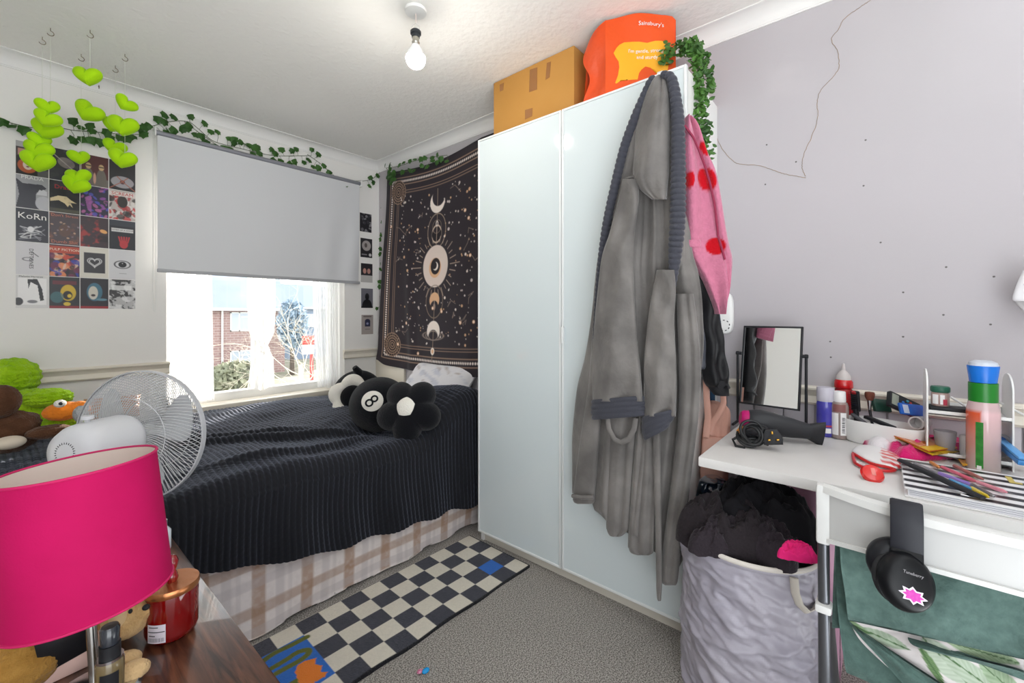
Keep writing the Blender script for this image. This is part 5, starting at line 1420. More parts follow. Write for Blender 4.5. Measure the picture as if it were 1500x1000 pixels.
def slab(name, label, cat, c, ax, az, sx, sy, sz, mat, b=.003):
    M = frame(c, ax, az=az); o = MB().box(-sx / 2, sx / 2, -sy / 2, sy / 2, -sz / 2, sz / 2, b=b, M=M)
    return o, M
gc, M = slab('', '', '', atD(1291, 594, 1.38), (.6, -.78, -.1), (-.75, -.5, .4), .050, .040, .014, None)
tag(gc.build('makeup_case', pm('case_green', '#1c3a30', .35), None), 'small dark green case leaning inside the white trough', 'case')
cal = thing('calculator', 'black pocket device with a grey screen tilted in the trough', 'device', tuple(atD(1322, 600, 1.34)))
cm, M = slab('', '', '', atD(1323, 593, 1.335), (.55, -.70, -.42), (-.70, -.5, .45), .100, .050, .014, None)
cm.build('casing', m_black, cal); MB().box(-.044, -.022, -.017, .019, .0065, .0075, M=M, b=.0003).build('screen', pm('lcd_grey', '#8d9285', .3), cal)
kb_ = {}
for i, (cx, cy, col) in enumerate(((-.008, .004, '#2d6fb8'), (.006, .014, '#3a9bb0'), (.016, .012, '#c0392f'), (.026, .008, '#d8a92b'), (.034, .000, '#2f9c6a'))):
    MB().lathe([(0, .0065), (.004, .0065), (.0035, .009), (0, .0092)], 12, M @ T((cx, cy, 0))).build('button', pm('button_%d' % i, col, .4), cal)
pk_, M = slab('', '', '', atD(1335, 600, 1.315), (.60, -.78, -.12), (-.72, -.5, .42), .072, .036, .010, None, .004)
pkt = thing('tissue_packet', 'bright blue packet leaning against the black device', 'packet', tuple(atD(1335, 608, 1.315)))
pk_.build('wrapper', pm('packet_blue', '#2a6fc9', .3, spec=.5, var=('#2b4fb0', 25)), pkt)
MB().box(-.028, -.012, -.014, .012, .0045, .0056, M=M).build('label', pm('packet_label', '#cfd8ea', .4), pkt)
for lb, px0, py0, px1, py1, d0, d1, r, mat in (
    ('black make-up pencil case lid lying across the white trough', 1268, 610, 1310, 627, 1.37, 1.28, .008, m_black),
    ('dark grey wand leaning on the left end of the white trough', 1248, 606, 1268, 620, 1.40, 1.35, .006, pm('wand_grey', '#55555a', .4)),
    ('steel tweezer handle lying at the left end of the trough', 1251, 620, 1275, 625, 1.37, 1.34, .005, m_chrome)):
    tag(MB().box(-r, r, -r * .6, r * .6, 0, (atD(px1, py1, d1) - atD(px0, py0, d0)).length, b=.0015, M=aim(atD(px0, py0, d0), atD(px1, py1, d1))).build('cosmetic_stick', mat, None), lb, 'cosmetic')
tu = thing('cream_tube', 'white tube lying open at the right end of the trough', 'tube', tuple(atD(1330, 622, 1.27)))
t0, t1 = atD(1356, 618, 1.30), atD(1322, 621, 1.235)
MB().lathe([(0, 0), (.012, 0), (.018, .01), (.019, .055), (.019, .062), (.015, .062), (.015, .03), (0, .03)], 26, aim(t0, t1)).build('tube_body', pm('tube_white', '#d9d4d4', .35), tu, smooth=50)

# make-up stand, turned towards the room
sA, sB = Vector((1.662, -.100, DZ)), Vector((1.662, -.262, DZ))
ex = (sB - sA).normalized(); ey = Vector((-ex.y, ex.x, 0)); 
if ey.x < 0: ey = -ey
W_s = (sB - sA).length; DP = .125
Ms = Matrix((ex, ey, Vector((0, 0, 1)))).transposed().to_4x4(); Ms.translation = sA
st = thing('makeup_stand', 'white two tier make-up stand with round topped side panels', 'stand', tuple(sA + ex * .1 + ey * .05))
def side_poly(): return [(0, 0), (DP, 0), (DP, .20)] + [(DP / 2 + DP / 2 * math.cos(a), .20 + .045 * math.sin(a)) for a in np.linspace(.2, PI - .2, 12)] + [(0, .20)]
for x in (0, W_s - .004):
    Mx = Ms @ Matrix(((0, 0, 1, x), (1, 0, 0, 0), (0, 1, 0, 0), (0, 0, 0, 1)))
    MB().prism(side_poly(), 0, .004, Mx, b=.0008).build('side_panel', m_white, st)
for z in (.012, .125):
    sh = MB(); sh.box(.004, W_s - .004, 0, DP, z, z + .004, b=.0008, M=Ms); sh.box(.004, W_s - .004, 0, .003, z, z + .012, b=.0008, M=Ms); sh.box(.004, W_s - .004, DP - .003, DP, z, z + .02, b=.0008, M=Ms)
    sh.build('shelf', m_white, st)
MB().tube([Ms @ Vector((.06, DP - .002, .16)), Ms @ Vector((.10, .004, .137))], .003, 8).build('divider', m_white, st)
MB().tube([Ms @ Vector((.15, DP - .002, .16)), Ms @ Vector((.195, .004, .137))], .003, 8).build('divider', m_white, st)
z1s = DZ + .129
def on_s(u, v, z): return Ms @ Vector((u, v, z))
bxs = MB().box(.008, .085, .012, .060, .129, .146, b=.003, M=Ms); tag(bxs.build('palette_box', m_black, None), 'flat black box on the upper tier of the stand', 'box')
jc = on_s(.030, .034, .1465)
jr = thing('pill_jar', 'small jar with a dark green lid on the flat black box', 'jar', tuple(jc))
MB().lathe([(0, 0), (.017, 0), (.019, .004), (.019, .034), (.017, .038), (0, .038)], 26, T(jc)).build('glass', pm('jar_glass', '#a58b85', .15, spec=.6, coat=.4), jr)
MB().lathe([(0, .038), (.0195, .038), (.0205, .041), (.0205, .051), (.0185, .054), (0, .054)], 26, T(jc)).build('lid', pm('lid_green', '#1f5a46', .4), jr)
label_on(jc, .0193, .006, .032, -.9, -.2, m_lab, 'label', jr); label_on(jc, .0193, .006, .032, .0, .5, m_lab, 'label', jr); label_on(jc, .0194, .004, .020, .3, .8, pm('label_red', '#b33a4d', .5), 'label', jr)
gl = on_s(.040, .040, .0165); go = MB().lathe([(0, .002), (.017, 0), (.019, .002), (.024, .060), (.0225, .060), (.017, .006), (0, .006)], 26, T(gl))
tag(go.build('drinking_glass', pm('tumbler_glass', '#c7c3c8', .08, trans=.5, spec=.5), None, smooth=50), 'small clear tumbler on the lower tier of the stand', 'glass')
wp = on_s(.082, .045, .0165); tag(MB().lathe([(0, 0), (.014, 0), (.014, .05), (.012, .054), (0, .054)], 22, T(wp)).build('cream_pot', pm('pot_white', '#dcd8dc', .4), None), 'white cylinder standing beside the tumbler on the stand', 'pot')
pf = thing('perfume_bottle', 'clear bottle with a white round stopper on the lower tier', 'bottle', tuple(on_s(.108, .03, .0165)))
pq = on_s(.108, .034, .0165)
MB().lathe([(0, 0), (.018, 0), (.020, .005), (.020, .05), (.012, .062), (.008, .066), (0, .066)], 24, T(pq)).build('body', pm('bottle_grey', '#a39ca0', .12, spec=.6), pf)
MB().lathe([(0, .066), (.012, .066), (.016, .074), (.015, .084), (.008, .089), (0, .09)], 22, T(pq)).build('stopper', m_white, pf)
wr = on_s(.172, .024, .0165); tag(MB().lathe([(0, 0), (.014, 0), (.0145, .003), (.0145, .026), (.012, .028), (0, .028)], 22, T(wr)).build('cotton_pot', pm('pot_white', '#dcd8dc', .4), None), 'tiny white pot on the lower tier behind the blue straightener', 'pot')
tag(MB().lathe([(0, 0), (.028, 0), (.030, .002), (.030, .004), (0, .005)], 30, aim(on_s(W_s - .012, .045, .055), on_s(W_s - .05, .025, .06))).build('compact', pm('compact_grey', '#b9b6b9', .3, spec=.5), None), 'pale round compact leaning against the right panel of the stand', 'compact')
sg = thing('hair_straightener', 'blue folded hair straightener leaning on the stand', 'hair straightener', tuple(D(1490, 682)))
s0, s1 = atD(1458, 642, 1.165), atD(1500, 677, 1.02)
MB().box(-.010, .010, -.009, .004, 0, (s1 - s0).length, b=.003, M=aim(s0, s1)).build('lower_arm', pm('iron_blue', '#3f86c9', .35), sg)
sgm = aim(s0, s1); MB().box(-.0095, .0095, .0045, .014, .0, .040, b=.003, M=sgm).build('plate_cover', pm('iron_navy', '#2b5a9b', .4), sg)
MB().box(-.0095, .0095, .0045, .012, .042, (s1 - s0).length, b=.003, M=sgm).build('upper_arm', pm('iron_sky', '#5fa3e0', .35), sg)

# tall upside down shampoo bottle
sp = D(1440, 689)
sh = thing('shampoo_bottle', 'tall clear bottle with green label, green neck and blue cap', 'bottle', tuple(sp))
k_ = .0312
pr = MB().lathe([(0, 0), (k_ * .93, 0), (k_, .004), (k_, .150), (k_ * .97, .160), (k_ * .90, .172), (k_ * .86, .178), (0, .178)], 40, T(sp))
ca = math.atan2(-sp.y, -sp.x)
cols = []
for x, y, z in pr.v:
    a = (math.atan2(y - sp.y, x - sp.x) - ca + PI) % (2 * PI) - PI
    c = '#d5562f' if a < -.12 else '#e0b9bd'
    if z - sp.z > .160: c = '#cdb0b2'
    if z - sp.z < .006: c = '#b9a9a4'
    cols.append(lin(c))
pr.cols = np.array(cols); pr.build('body', painted('shampoo_body', .15, spec=.6, coat=.4), sh)
label_on(sp, k_ * 1.012, .012, .128, -.42, .02, pm('label_green', '#1f6b25', .4, var=('#3a8a35', 60)), 'label', sh)
label_on(sp, k_ * 1.018, .008, .018, -.34, -.08, m_lab, 'label', sh)
MB().lathe([(0, .178), (k_ * .87, .178), (k_ * .87, .226), (0, .226)], 36, T(sp)).build('neck', pm('neck_green', '#1c7a25', .3, spec=.5), sh)
MB().lathe([(0, .227), (k_ * .80, .227), (k_ * .83, .236), (k_ * .95, .268), (k_ * .92, .270), (0, .270)], 36, T(sp)).build('cap', pm('cap_blue', '#1670d2', .25, spec=.5), sh)
MB().lathe([(0, .270), (k_ * .90, .270), (k_ * .82, .278), (k_ * .5, .283), (0, .284)], 36, T(sp)).build('cap_dome', pm('dome_white', '#c4cbd6', .3), sh)

# fluffy sock, palettes, brush, balm
m_pinkf = painted('fluffy_sock', .95, spec=.1, sheen=.4, bump=(160, .8, .004))
def deskp(x, y, o): 
    p = D(x, y); return Vector((p.x, p.y, p.z + max(o, .0012)))
def soft_patch(outline, h, n=70, fold=0., seed=0):
    """cushiony flat thing lying on the desk: outline in view, height h"""
    import itertools
    P = np.array(outline, float); c = P.mean(0); m = len(P); C_ = cr(np.vstack([P, P[:1]]), n + 1)[:-1]
    rows = []; px = []
    for k in (1.0, .97, .9, .78, .6, .4, .2, .02):
        row = []; rp_ = []
        for q in C_:
            x, y = c + (q - c) * k; p = D(x, y); zz = h * math.sqrt(max(0, 1 - k ** 3)) * (1 + fold * (float(fbm(x * .09, y * .14, seed)) - .47) * 2)
            row.append((p.x, p.y, DZ + .001 + zz)); rp_.append((x, y))
        rows.append(row); px.append(rp_)
    return rows, np.array(px)
rows, px = soft_patch([(1255, 640), (1268, 634), (1300, 637), (1330, 640), (1370, 648), (1405, 655), (1424, 655), (1428, 664), (1400, 672), (1350, 676), (1318, 674), (1300, 664), (1270, 656)], .036, 90, .8, 4)
mb = MB().grid(np.array(rows), closed_u=True, cap=True)
x, y = px[..., 0], px[..., 1]
c = np.zeros(x.shape + (3,)); c[:] = lin('#d4246f')
wk = (sstep(1268, 1273, x) * sstep(1318, 1308, x + (y - 650) * .9))[..., None]; c = c * (1 - wk) + np.array(lin('#e4dfe2')) * wk
mb.cols = c.reshape(-1, 3)
tag(mb.build('fluffy_sock', m_pinkf, None, smooth=180), 'crumpled pink and white fluffy sock in front of the white trough', 'sock')
pal = thing('bead_palette', 'orange card of stick-on gems lying on the pink sock', 'card', tuple(D(1350, 664)))
pc_ = [atD(1296, 633, 1.295), atD(1338, 634, 1.34), atD(1402, 657, 1.20), atD(1360, 662, 1.165)]
pc_ = [Vector((p.x, p.y, p.z)) for p in pc_]
nrm = (pc_[1] - pc_[0]).cross(pc_[2] - pc_[0]).normalized(); nrm = nrm if nrm.z > 0 else -nrm
def quadslab(mb, q, n_, t0, t1):
    lo = [p + n_ * t0 for p in q]; hi = [p + n_ * t1 for p in q]
    mb.add(lo + hi, [(3, 2, 1, 0), (4, 5, 6, 7)] + [(i, (i + 1) % 4, 4 + (i + 1) % 4, 4 + i) for i in range(4)]); return mb
quadslab(MB(), pc_, nrm, 0, .003).build('card', pm('card_orange', '#c9752a', .35, spec=.5, var=('#b8572a', 25)), pal, smooth=0)
def bil(q, u, v): return (q[0] * (1 - u) + q[1] * u) * (1 - v) + (q[3] * (1 - u) + q[2] * u) * v
gm = MB()
for i in range(5):
    gm.tube([bil(pc_, i / 4 * .9 + .05, .06) + nrm * .0035, bil(pc_, i / 4 * .9 + .05, .80) + nrm * .0035], .0009, 5)
for j in range(4): gm.tube([bil(pc_, .04, .1 + .22 * j) + nrm * .0035, bil(pc_, .96, .1 + .22 * j) + nrm * .0035], .0009, 5)
gm.build('grid_lines', pm('grid_pale', '#e0b59c', .4), pal)
yq = [bil(pc_, 0, .80), bil(pc_, 1, .84), bil(pc_, 1, 1), bil(pc_, 0, 1)]; quadslab(MB(), yq, nrm, .003, .0042).build('yellow_edge', pm('edge_yellow', '#dcae1e', .4), pal, smooth=0)
und = thing('bead_card', 'yellow and black card under the orange gem card', 'card', tuple(D(1372, 668)))
q = [p - nrm * .004 + Vector((-.006, -.008, -.002)) for p in pc_]; quadslab(MB(), q, nrm, 0, .0025).build('card', pm('card_black_yellow', '#3a2f16', .4, var=('#d1a61f', 22, .06)), und, smooth=0)
lw = MB(); q = [D(1398, 670), D(1412, 667), D(1425, 686), D(1410, 688)]; quadslab(lw, [Vector((p.x, p.y, DZ + .010)) for p in q], Vector((0, 0, 1)), 0, .003)
tag(lw.build('sweet_wrapper', pm('wrapper_gold', '#a8651c', .3, var=('#d9a21c', 40, .1)), None, smooth=0), 'brown and gold wrapper at the foot of the tall bottle', 'wrapper')

kb0 = thing('paddle_brush', 'white oval compact brush with red stripes at the front of the desk', 'brush', tuple(D(1285, 690)))
rows, px = soft_patch([(1247, 664), (1256, 656), (1275, 656), (1297, 662), (1318, 673), (1323, 688), (1305, 689), (1285, 683), (1262, 674)], .013, 60)
mb = MB().grid(np.array(rows), closed_u=True, cap=True); x, y = px[..., 0], px[..., 1]
c = np.zeros(x.shape + (3,)); c[:] = lin('#eceaea')
st_ = ((np.sin((y - .25 * x) * 1.35) > -.2) & (x > 1291) & (x < 1320))[..., None]; c = np.where(st_, np.array(lin('#d21f1d')), c); mb.cols = c.reshape(-1, 3)
mb.v = [(a, b, z + .004) for a, b, z in mb.v]
mb.build('body', painted('brush_gloss', .3, spec=.5, coat=.3), kb0, smooth=180)
rim = MB(); Cq = cr(np.array([(1249, 667), (1252, 680), (1262, 687), (1278, 691), (1300, 694), (1311, 692), (1300, 688), (1275, 682), (1249, 667)], float), 50); rim.tube([D(a, b) + Vector((0, 0, .007)) for a, b in Cq[:-1]], .004, 8, closed=True); rim.build('red_rim', pm('rim_red', '#c11f22', .35), kb0)
tf = MB()
for i in range(5):
    p = D(1256 + i * 5, 683 + i * 1.6); tf.box(-.0022, .0022, -.002, .002, .004, .013, b=.0008, M=T(p))
tf.build('bristles', m_white, kb0)
lbm = thing('lip_balm', 'round shiny red lip balm lying in front of the white brush', 'lip balm', tuple(D(1276, 702)))
Mq = aim(D(1277, 703) + Vector((.006, 0, .012)), D(1277, 703) + Vector((-.5, -.15, .55)))
MB().lathe([(0, -.006), (.016, -.006), (.0225, -.001), (.0235, .004), (.020, .0105), (.010, .014), (0, .0148)], 34, Mq).build('case', pm('balm_red', '#d91f1b', .15, spec=.6, coat=.6), lbm)
lv, lf_ = text_geo('BALM', .007) if False else ([], [])
MB().box(-.004, .004, -.009, .009, .0140, .0152, b=.0004, M=Mq).build('label', pm('balm_label', '#e2837c', .4), lbm)

# striped folder, pencil case
fo = thing('striped_folder', 'black and white striped ring folder lying at the desk edge', 'folder', (1.33, -.12, DZ))
q = [onZ(1326, 721, DZ), onZ(1320, 690, DZ), onZ(1462, 692, DZ), onZ(1590, 745, DZ)]
fx0, fx1, fy0, fy1 = 1.283, 1.545, -.36, onZ(1322, 705, DZ).y
FT = .020
pgs = MB().box(fx0 + .006, fx1 - .006, fy0 + .004, fy1 - .006, DZ + .0025, DZ + FT - .002); pgs.build('pages', pm('paper_edge', '#e6e5ea', .7), fo)
pl_ = MB()
for z in (.0065, .0105, .0145): pl_.box(fx0 + .0055, fx0 + .0065, fy0 + .01, fy1 - .008, DZ + z, DZ + z + .0006)
sub(pl_, 'page_lines', pm('page_line', '#8a8a98', .7), fo.children[0])
MB().box(fx0, fx1, fy0, fy1, DZ + .0005, DZ + .0025, b=.0008).build('back_cover', m_lab, fo)
art = Art(fx1 - fx0, fy1 - fy0, 380, '#e9e8ea')
n_st = 6
for k in range(n_st):
    x = (k + .5) * (fx1 - fx0) / n_st; art.rect(x - .0105, 0, x + .0105, fy1 - fy0, '#1d1c22')
art.poly([(.16, fy1 - fy0), (.21, fy1 - fy0 - .11), (.235, fy1 - fy0 - .10), (.19, fy1 - fy0)], '#d3bf7a', .0)
mb = art.mesh(lambda x, y: np.stack([fx0 + x, fy1 - y, np.full_like(x, DZ + FT)], -1), .002, (0, 0, -1))
mb.build('front_cover', painted('folder_card', .35, spec=.5), fo, smooth=0)
yc = MB().box(fx1 - .07, fx1 - .06, -.245, -.225, DZ + FT, DZ + FT + .001, M=None); yc.box(fx1 - .06, fx1 - .02, -.235, -.225, DZ + FT, DZ + FT + .001); yc.build('gold_corner', pm('gold_corner', '#cdb964', .4), fo)
pcs = thing('pencil_case', 'clear pencil case with a black zip and coloured pens on the folder', 'pencil case', (1.40, -.1, DZ + FT))
ZP = DZ + FT + .001
def F_(x, y, h=0.): return onZ(x, y, ZP + h)
zl = [F_(1319, 674, .010), F_(1345, 686, .012), F_(1380, 702, .013), F_(1410, 716, .012), F_(1440, 729, .008)]
MB().tube(zl, [.008, .0095, .0095, .009, .007], 10, flat=.6).build('zip_edge', m_black, pcs)
zp = F_(1416, 722, .006); MB().box(-.003, .003, -.010, .010, -.0015, .0015, b=.001, M=frame(zp + Vector((-.008, 0, -.002)), (0, 1, 0), az=(-.6, 0, .8)) @ T(rot=(0, 0, PI / 2))).build('zip_pull', m_chrome, pcs)
film = MB(); A1 = cr(np.array([(1320, 673), (1345, 684), (1380, 700), (1412, 714), (1442, 727)], float), 20); A2 = cr(np.array([(1345, 672), (1385, 674), (1425, 690), (1462, 710), (1492, 727)], float), 20)
G_ = []
for i in range(20):
    G_.append([tuple(F_(*(A1[i] * (1 - t) + A2[i] * t), .004 + .014 * math.sin(PI * (.1 + .9 * t)) + .0015 * math.sin(i * 1.7 + t * 9))) for t in np.linspace(0, 1, 14)])
m_film = bpy.data.materials.new('clear_film'); m_film.use_nodes = True
_n = m_film.node_tree; _n.nodes.remove(_n.nodes['Principled BSDF']); _tr = _n.nodes.new('ShaderNodeBsdfTransparent'); _gl = _n.nodes.new('ShaderNodeBsdfGlossy'); _gl.inputs['Roughness'].default_value = .12
_mx = _n.nodes.new('ShaderNodeMixShader'); _mx.inputs[0].default_value = .16
_n.links.new(_tr.outputs[0], _mx.inputs[1]); _n.links.new(_gl.outputs[0], _mx.inputs[2]); _n.links.new(_mx.outputs[0], _n.nodes['Material Output'].inputs[0])
film.grid(np.array(G_)).build('clear_film', m_film, pcs, smooth=180)
pens = [('purple pen', '#8a63c4', (1376, 693), (1426, 711)), ('sky blue pen', '#3f9ad6', (1392, 703), (1423, 716)), ('pink pen', '#e2647e', (1380, 684), (1432, 706)), ('pale pink pen', '#e890a0', (1432, 706), (1475, 721)), ('yellow highlighter', '#dcc01f', (1424, 715), (1448, 728)), ('orange pen', '#dd8a44', (1364, 677), (1376, 685)), ('grey pen', '#5a5458', (1424, 710), (1456, 727)), ('dusty red pencil', '#a8615c', (1398, 682), (1440, 702)), ('grey pencil', '#8d8a90', (1340, 679), (1378, 694))]
for nm, col, a, b in pens:
    o = MB(); pa, pb_ = F_(*a, .006), F_(*b, .006); o.tube([pa, pa + (pb_ - pa) * .85, pb_], [.0042, .0042, .002], 10)
    tag(o.build('pen', pm('pen_' + nm.replace(' ', '_'), col, .35), None), '%s inside the clear pencil case' % nm, 'pen', 'pens in the pencil case')

# printed cloth cap hanging at the right edge
hatp = thing('hanging_cap', 'white printed cloth hanging on the right wall at the picture edge', 'cloth', tuple(onX(1520, 455, XR)))
gpw = lambda x, y, o: atD(x, y, 1.17) - fwd * o * .6
mb, PXh = lofted([(396, 1500, 1530), (410, 1493, 1540), (425, 1487, 1548), (437, 1484, 1550), (441, 1486, 1548)], gpw, .03, nr=24, ns=40, back=.6)
x, y = PXh[..., 0], PXh[..., 1]; c = np.zeros(x.shape + (3,)); c[:] = lin('#d9d7da'); k = ((np.abs(y - 418 - 3 * np.sin(x * .6)) < 1.6) & (x > 1493))[..., None]; c = np.where(k, np.array(lin('#5a6288')), c); mb.cols = c.reshape(-1, 3)
mb.build('crown', painted('cap_cloth', .8), hatp, smooth=180)
mb, _ = lofted([(438, 1485, 1548), (446, 1490, 1545), (458, 1500, 1538)], lambda x, y, o: atD(x, y, 1.185) - fwd * o * .5, .02, nr=14, ns=30, back=.5); mb.build('lining', pm('cap_lining', '#bdbabb', .8), hatp, smooth=180)
# ================================================================== CHAIR, HEADPHONES, GREEN BEDDING
chair = thing('folding_chair', 'white plastic folding chair with grey metal legs at the desk', 'chair', (1.2, -.13, 0))
m_chw = pm('chair_plastic', '#d4d4d2', .4, spec=.4)
m_leg = pm('chair_steel', '#6b6d72', .3, metal=.8)
CY0, CY1 = .088, -.352
def cx_(y): t = (y + .132) / .22; return 1.020 + .080 * t * t
def ztop_c(y): return .772 - .006 * abs((y + .132) / .22)
def zbot_c(y): t = (y + .132) / .22; return .690 - .034 * t * t
n = 40; ys = np.linspace(CY0, CY1, n)
pan = MB(); P = []
for y in ys:
    x = cx_(y); a, b = zbot_c(y), ztop_c(y)
    P.append([(x - .004, y, a), (x - .004, y, b), (x + .006, y, b), (x + .006, y, a)])
pan.grid(np.array(P), closed_u=True, cap=True); pan.build('backrest', pm('chair_plastic_back', '#c0c0bf', .5, spec=.3), chair, smooth=30)
rl = MB(); P = []
for y in ys:
    x = cx_(y); b = ztop_c(y); P.append([(x - .014, y, b - .010), (x - .012, y, b + .003), (x - .002, y, b + .007), (x + .012, y, b + .004), (x + .013, y, b - .008), (x, y, b - .011)])
rl.grid(np.array(P), closed_u=True, cap=True); rl.build('top_rail', m_chw, chair)
rb_ = MB(); P = []
for y in ys:
    x = cx_(y); b = zbot_c(y); P.append([(x - .009, y, b - .003), (x - .009, y, b + .005), (x + .008, y, b + .005), (x + .008, y, b - .003)])
rb_.grid(np.array(P), closed_u=True, cap=True); rb_.build('bottom_rail', m_chw, chair)
for y in (CY0, CY1):
    x = cx_(y); MB().box(x - .013, x + .014, y - .012, y + .012, zbot_c(y) - .008, ztop_c(y) + .004, b=.005).build('back_post', m_chw, chair)
    MB().tube([(x, y, zbot_c(y) - .004), (x + .01, y, .48), (x + .02, y, .25), (x + .03, y, .005)], .0105, 12).build('leg', m_leg, chair)
    MB().tube([(x + .10, y * .98, .44), (x + .25, y * .98, .22), (x + .40, y * .98, .006)], .0100, 12).build('leg', m_leg, chair)
    MB().box(x - .012, x + .022, y - .014, y + .014, .505, .522, b=.004).build('hinge', m_chw, chair)
MB().box(1.17, 1.50, CY1 + .02, CY0 - .02, .435, .455, b=.008).build('seat', m_chw, chair)

# green bedding piled on the seat, hanging towards the room
gb = thing('green_bedding', 'green duvet cover with leaf print lining heaped on the folding chair', 'bedding', (1.2, -.13, .456))
m_grn = pm('green_linen', '#4a605b', .85, spec=.15, sheen=.35, bump=(260, .5, .003), var=('#5f7771', 60, .25))
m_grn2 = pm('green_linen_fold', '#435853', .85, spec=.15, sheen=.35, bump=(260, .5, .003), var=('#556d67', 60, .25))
nb = MB(); U, V = np.meshgrid(np.linspace(0, 1, 70), np.linspace(0, 1, 46))
Yh_ = CY0 - .012 - U * .62; t = V
prof = .457 + (.205 + .05 * (fbm(U * 5, V * 3, 2) - .47)) * np.sin(np.clip(V * 1.15, 0, 1) * PI * .5) ** .6
Xh = 1.135 + V * .30 ; Zh = np.minimum(prof + .02 * np.sin(U * 14 + V * 4), .685)
nb.grid(np.stack([Xh, Yh_, Zh], -1)[:, ::-1]); nb.build('bedding_heap', m_grn, gb, smooth=180)
def sheet(rows, X0, mat, name, amp=.006, nu=60, nv=40, cols=None, seed=0, tx=0.):
    """hanging cloth layer given by its left/right edge in view, with a real thickness"""
    C_ = cr(np.array(rows, float), nv); P = []; PX = []
    for j in range(nv):
        yl, xl, yr, xr = C_[j]; v = j / (nv - 1); row = []; rp_ = []
        for i in range(nu):
            u = i / (nu - 1); x = xl + (xr - xl) * u; y = yl + (yr - yl) * u
            X_ = X0 + tx * v - amp * math.sin(u * 9 + v * 4 + seed) - amp * 1.6 * (float(fbm(u * 7, v * 7, seed)) - .47) - .012 * math.sin(math.pi * min(1, v * 1.2))
            row.append(tuple(onX(x, y, X_))); rp_.append((x, y))
        P.append(row); PX.append(rp_)
    P = np.array(P); PX = np.array(PX)
    B = P + np.array((.007, 0, 0))
    mb = MB(); mb.grid(P); mb.grid(B[:, ::-1])
    o = len(mb.v) // 2
    def edge(a, b): 
        for k in range(len(a) - 1): mb.f.append((a[k], a[k + 1], b[k + 1], b[k])); mb.mi.append(0)
    f_ = lambda j, i: j * nu + i
    g_ = lambda j, i: o + j * nu + (nu - 1 - i)
    edge([f_(nv - 1, i) for i in range(nu)], [g_(nv - 1, i) for i in range(nu)]); edge([f_(j, 0) for j in range(nv)][::-1], [g_(j, 0) for j in range(nv)][::-1]); edge([f_(0, i) for i in range(nu)][::-1], [g_(0, i) for i in range(nu)][::-1])
    if cols is not None:
        c = cols(PX); mb.cols = np.vstack([c.reshape(-1, 3), c[:, ::-1].reshape(-1, 3)])
    return mb.build(name, mat, gb, smooth=180)
sheet([(798, 1224, 836, 1440), (880, 1226, 930, 1440), (965, 1236, 1040, 1440), (985, 1240, 1070, 1440)], 1.128, m_grn2, 'back_layer', seed=5)
def leafprint(PX):
    x, y = PX[..., 0], PX[..., 1]
    c = np.zeros(x.shape + (3,)); c[:] = lin('#cfc9c8')
    def leaf_(cx, cy, L_, w, rot, col, vein):
        nonlocal c
        u = (x - cx) * math.cos(rot) + (y - cy) * math.sin(rot); v = -(x - cx) * math.sin(rot) + (y - cy) * math.cos(rot)
        k = sstep(1.05, .95, np.abs(v) / np.maximum(w * np.clip(1 - (u / L_) ** 2, 0, 1), .01)) * (np.abs(u) < L_)
        sh = .5 + .5 * np.sin((u + np.abs(v) * 1.2) * 1.1); cc = np.array(lin(col)) * (1 - sh[..., None] * .45) + np.array(lin(vein)) * (sh[..., None] * .45)
        cc = np.where((np.abs(v) < .8)[..., None], np.array(lin('#4d6a46')), cc)
        c = c * (1 - k[..., None]) + cc * k[..., None]
    leaf_(1295, 935, 42, 9, .42, '#a3b09c', '#7d917a'); leaf_(1385, 968, 52, 17, .80, '#b3beae', '#8a9b85'); leaf_(1420, 985, 60, 14, .62, '#a9b5a4', '#7f937a')
    leaf_(1365, 975, 40, 6, 1.0, '#6f8a60', '#3f5c38'); leaf_(1440, 955, 60, 12, .30, '#a3b597', '#6a865f'); leaf_(1470, 1000, 50, 14, .7, '#9fb297', '#6a8562'); leaf_(1250, 915, 30, 5, .5, '#8aa07d', '#5d7a52')
    return c
sheet([(909, 1244, 934, 1500), (940, 1262, 962, 1500), (985, 1310, 1010, 1500), (1040, 1380, 1060, 1500)], 1.112, painted('leaf_print', .85, spec=.15, sheen=.2), 'leaf_lining', seed=2, cols=leafprint, nu=90, nv=60)
# lower green flap in front of the lining (left of its fold)
sheet([(912, 1244, 920, 1252), (935, 1262, 958, 1310), (965, 1290, 1000, 1374), (1010, 1330, 1050, 1450), (1050, 1360, 1090, 1500)], 1.098, m_grn2, 'lower_flap', amp=.003, seed=9)
# upper flap with its slanting hem, folded over the top
sheet([(796, 1230, 842, 1510), (830, 1232, 872, 1510), (870, 1238, 912, 1510), (904, 1242, 958, 1510), (909, 1246, 968, 1510)], 1.088, m_grn, 'upper_flap', seed=1)
sheet([(936, 1330, 955, 1400), (946, 1340, 968, 1440), (958, 1380, 985, 1500), (966, 1420, 1000, 1510)], 1.094, m_grn2, 'inner_fold', amp=.002, seed=4)

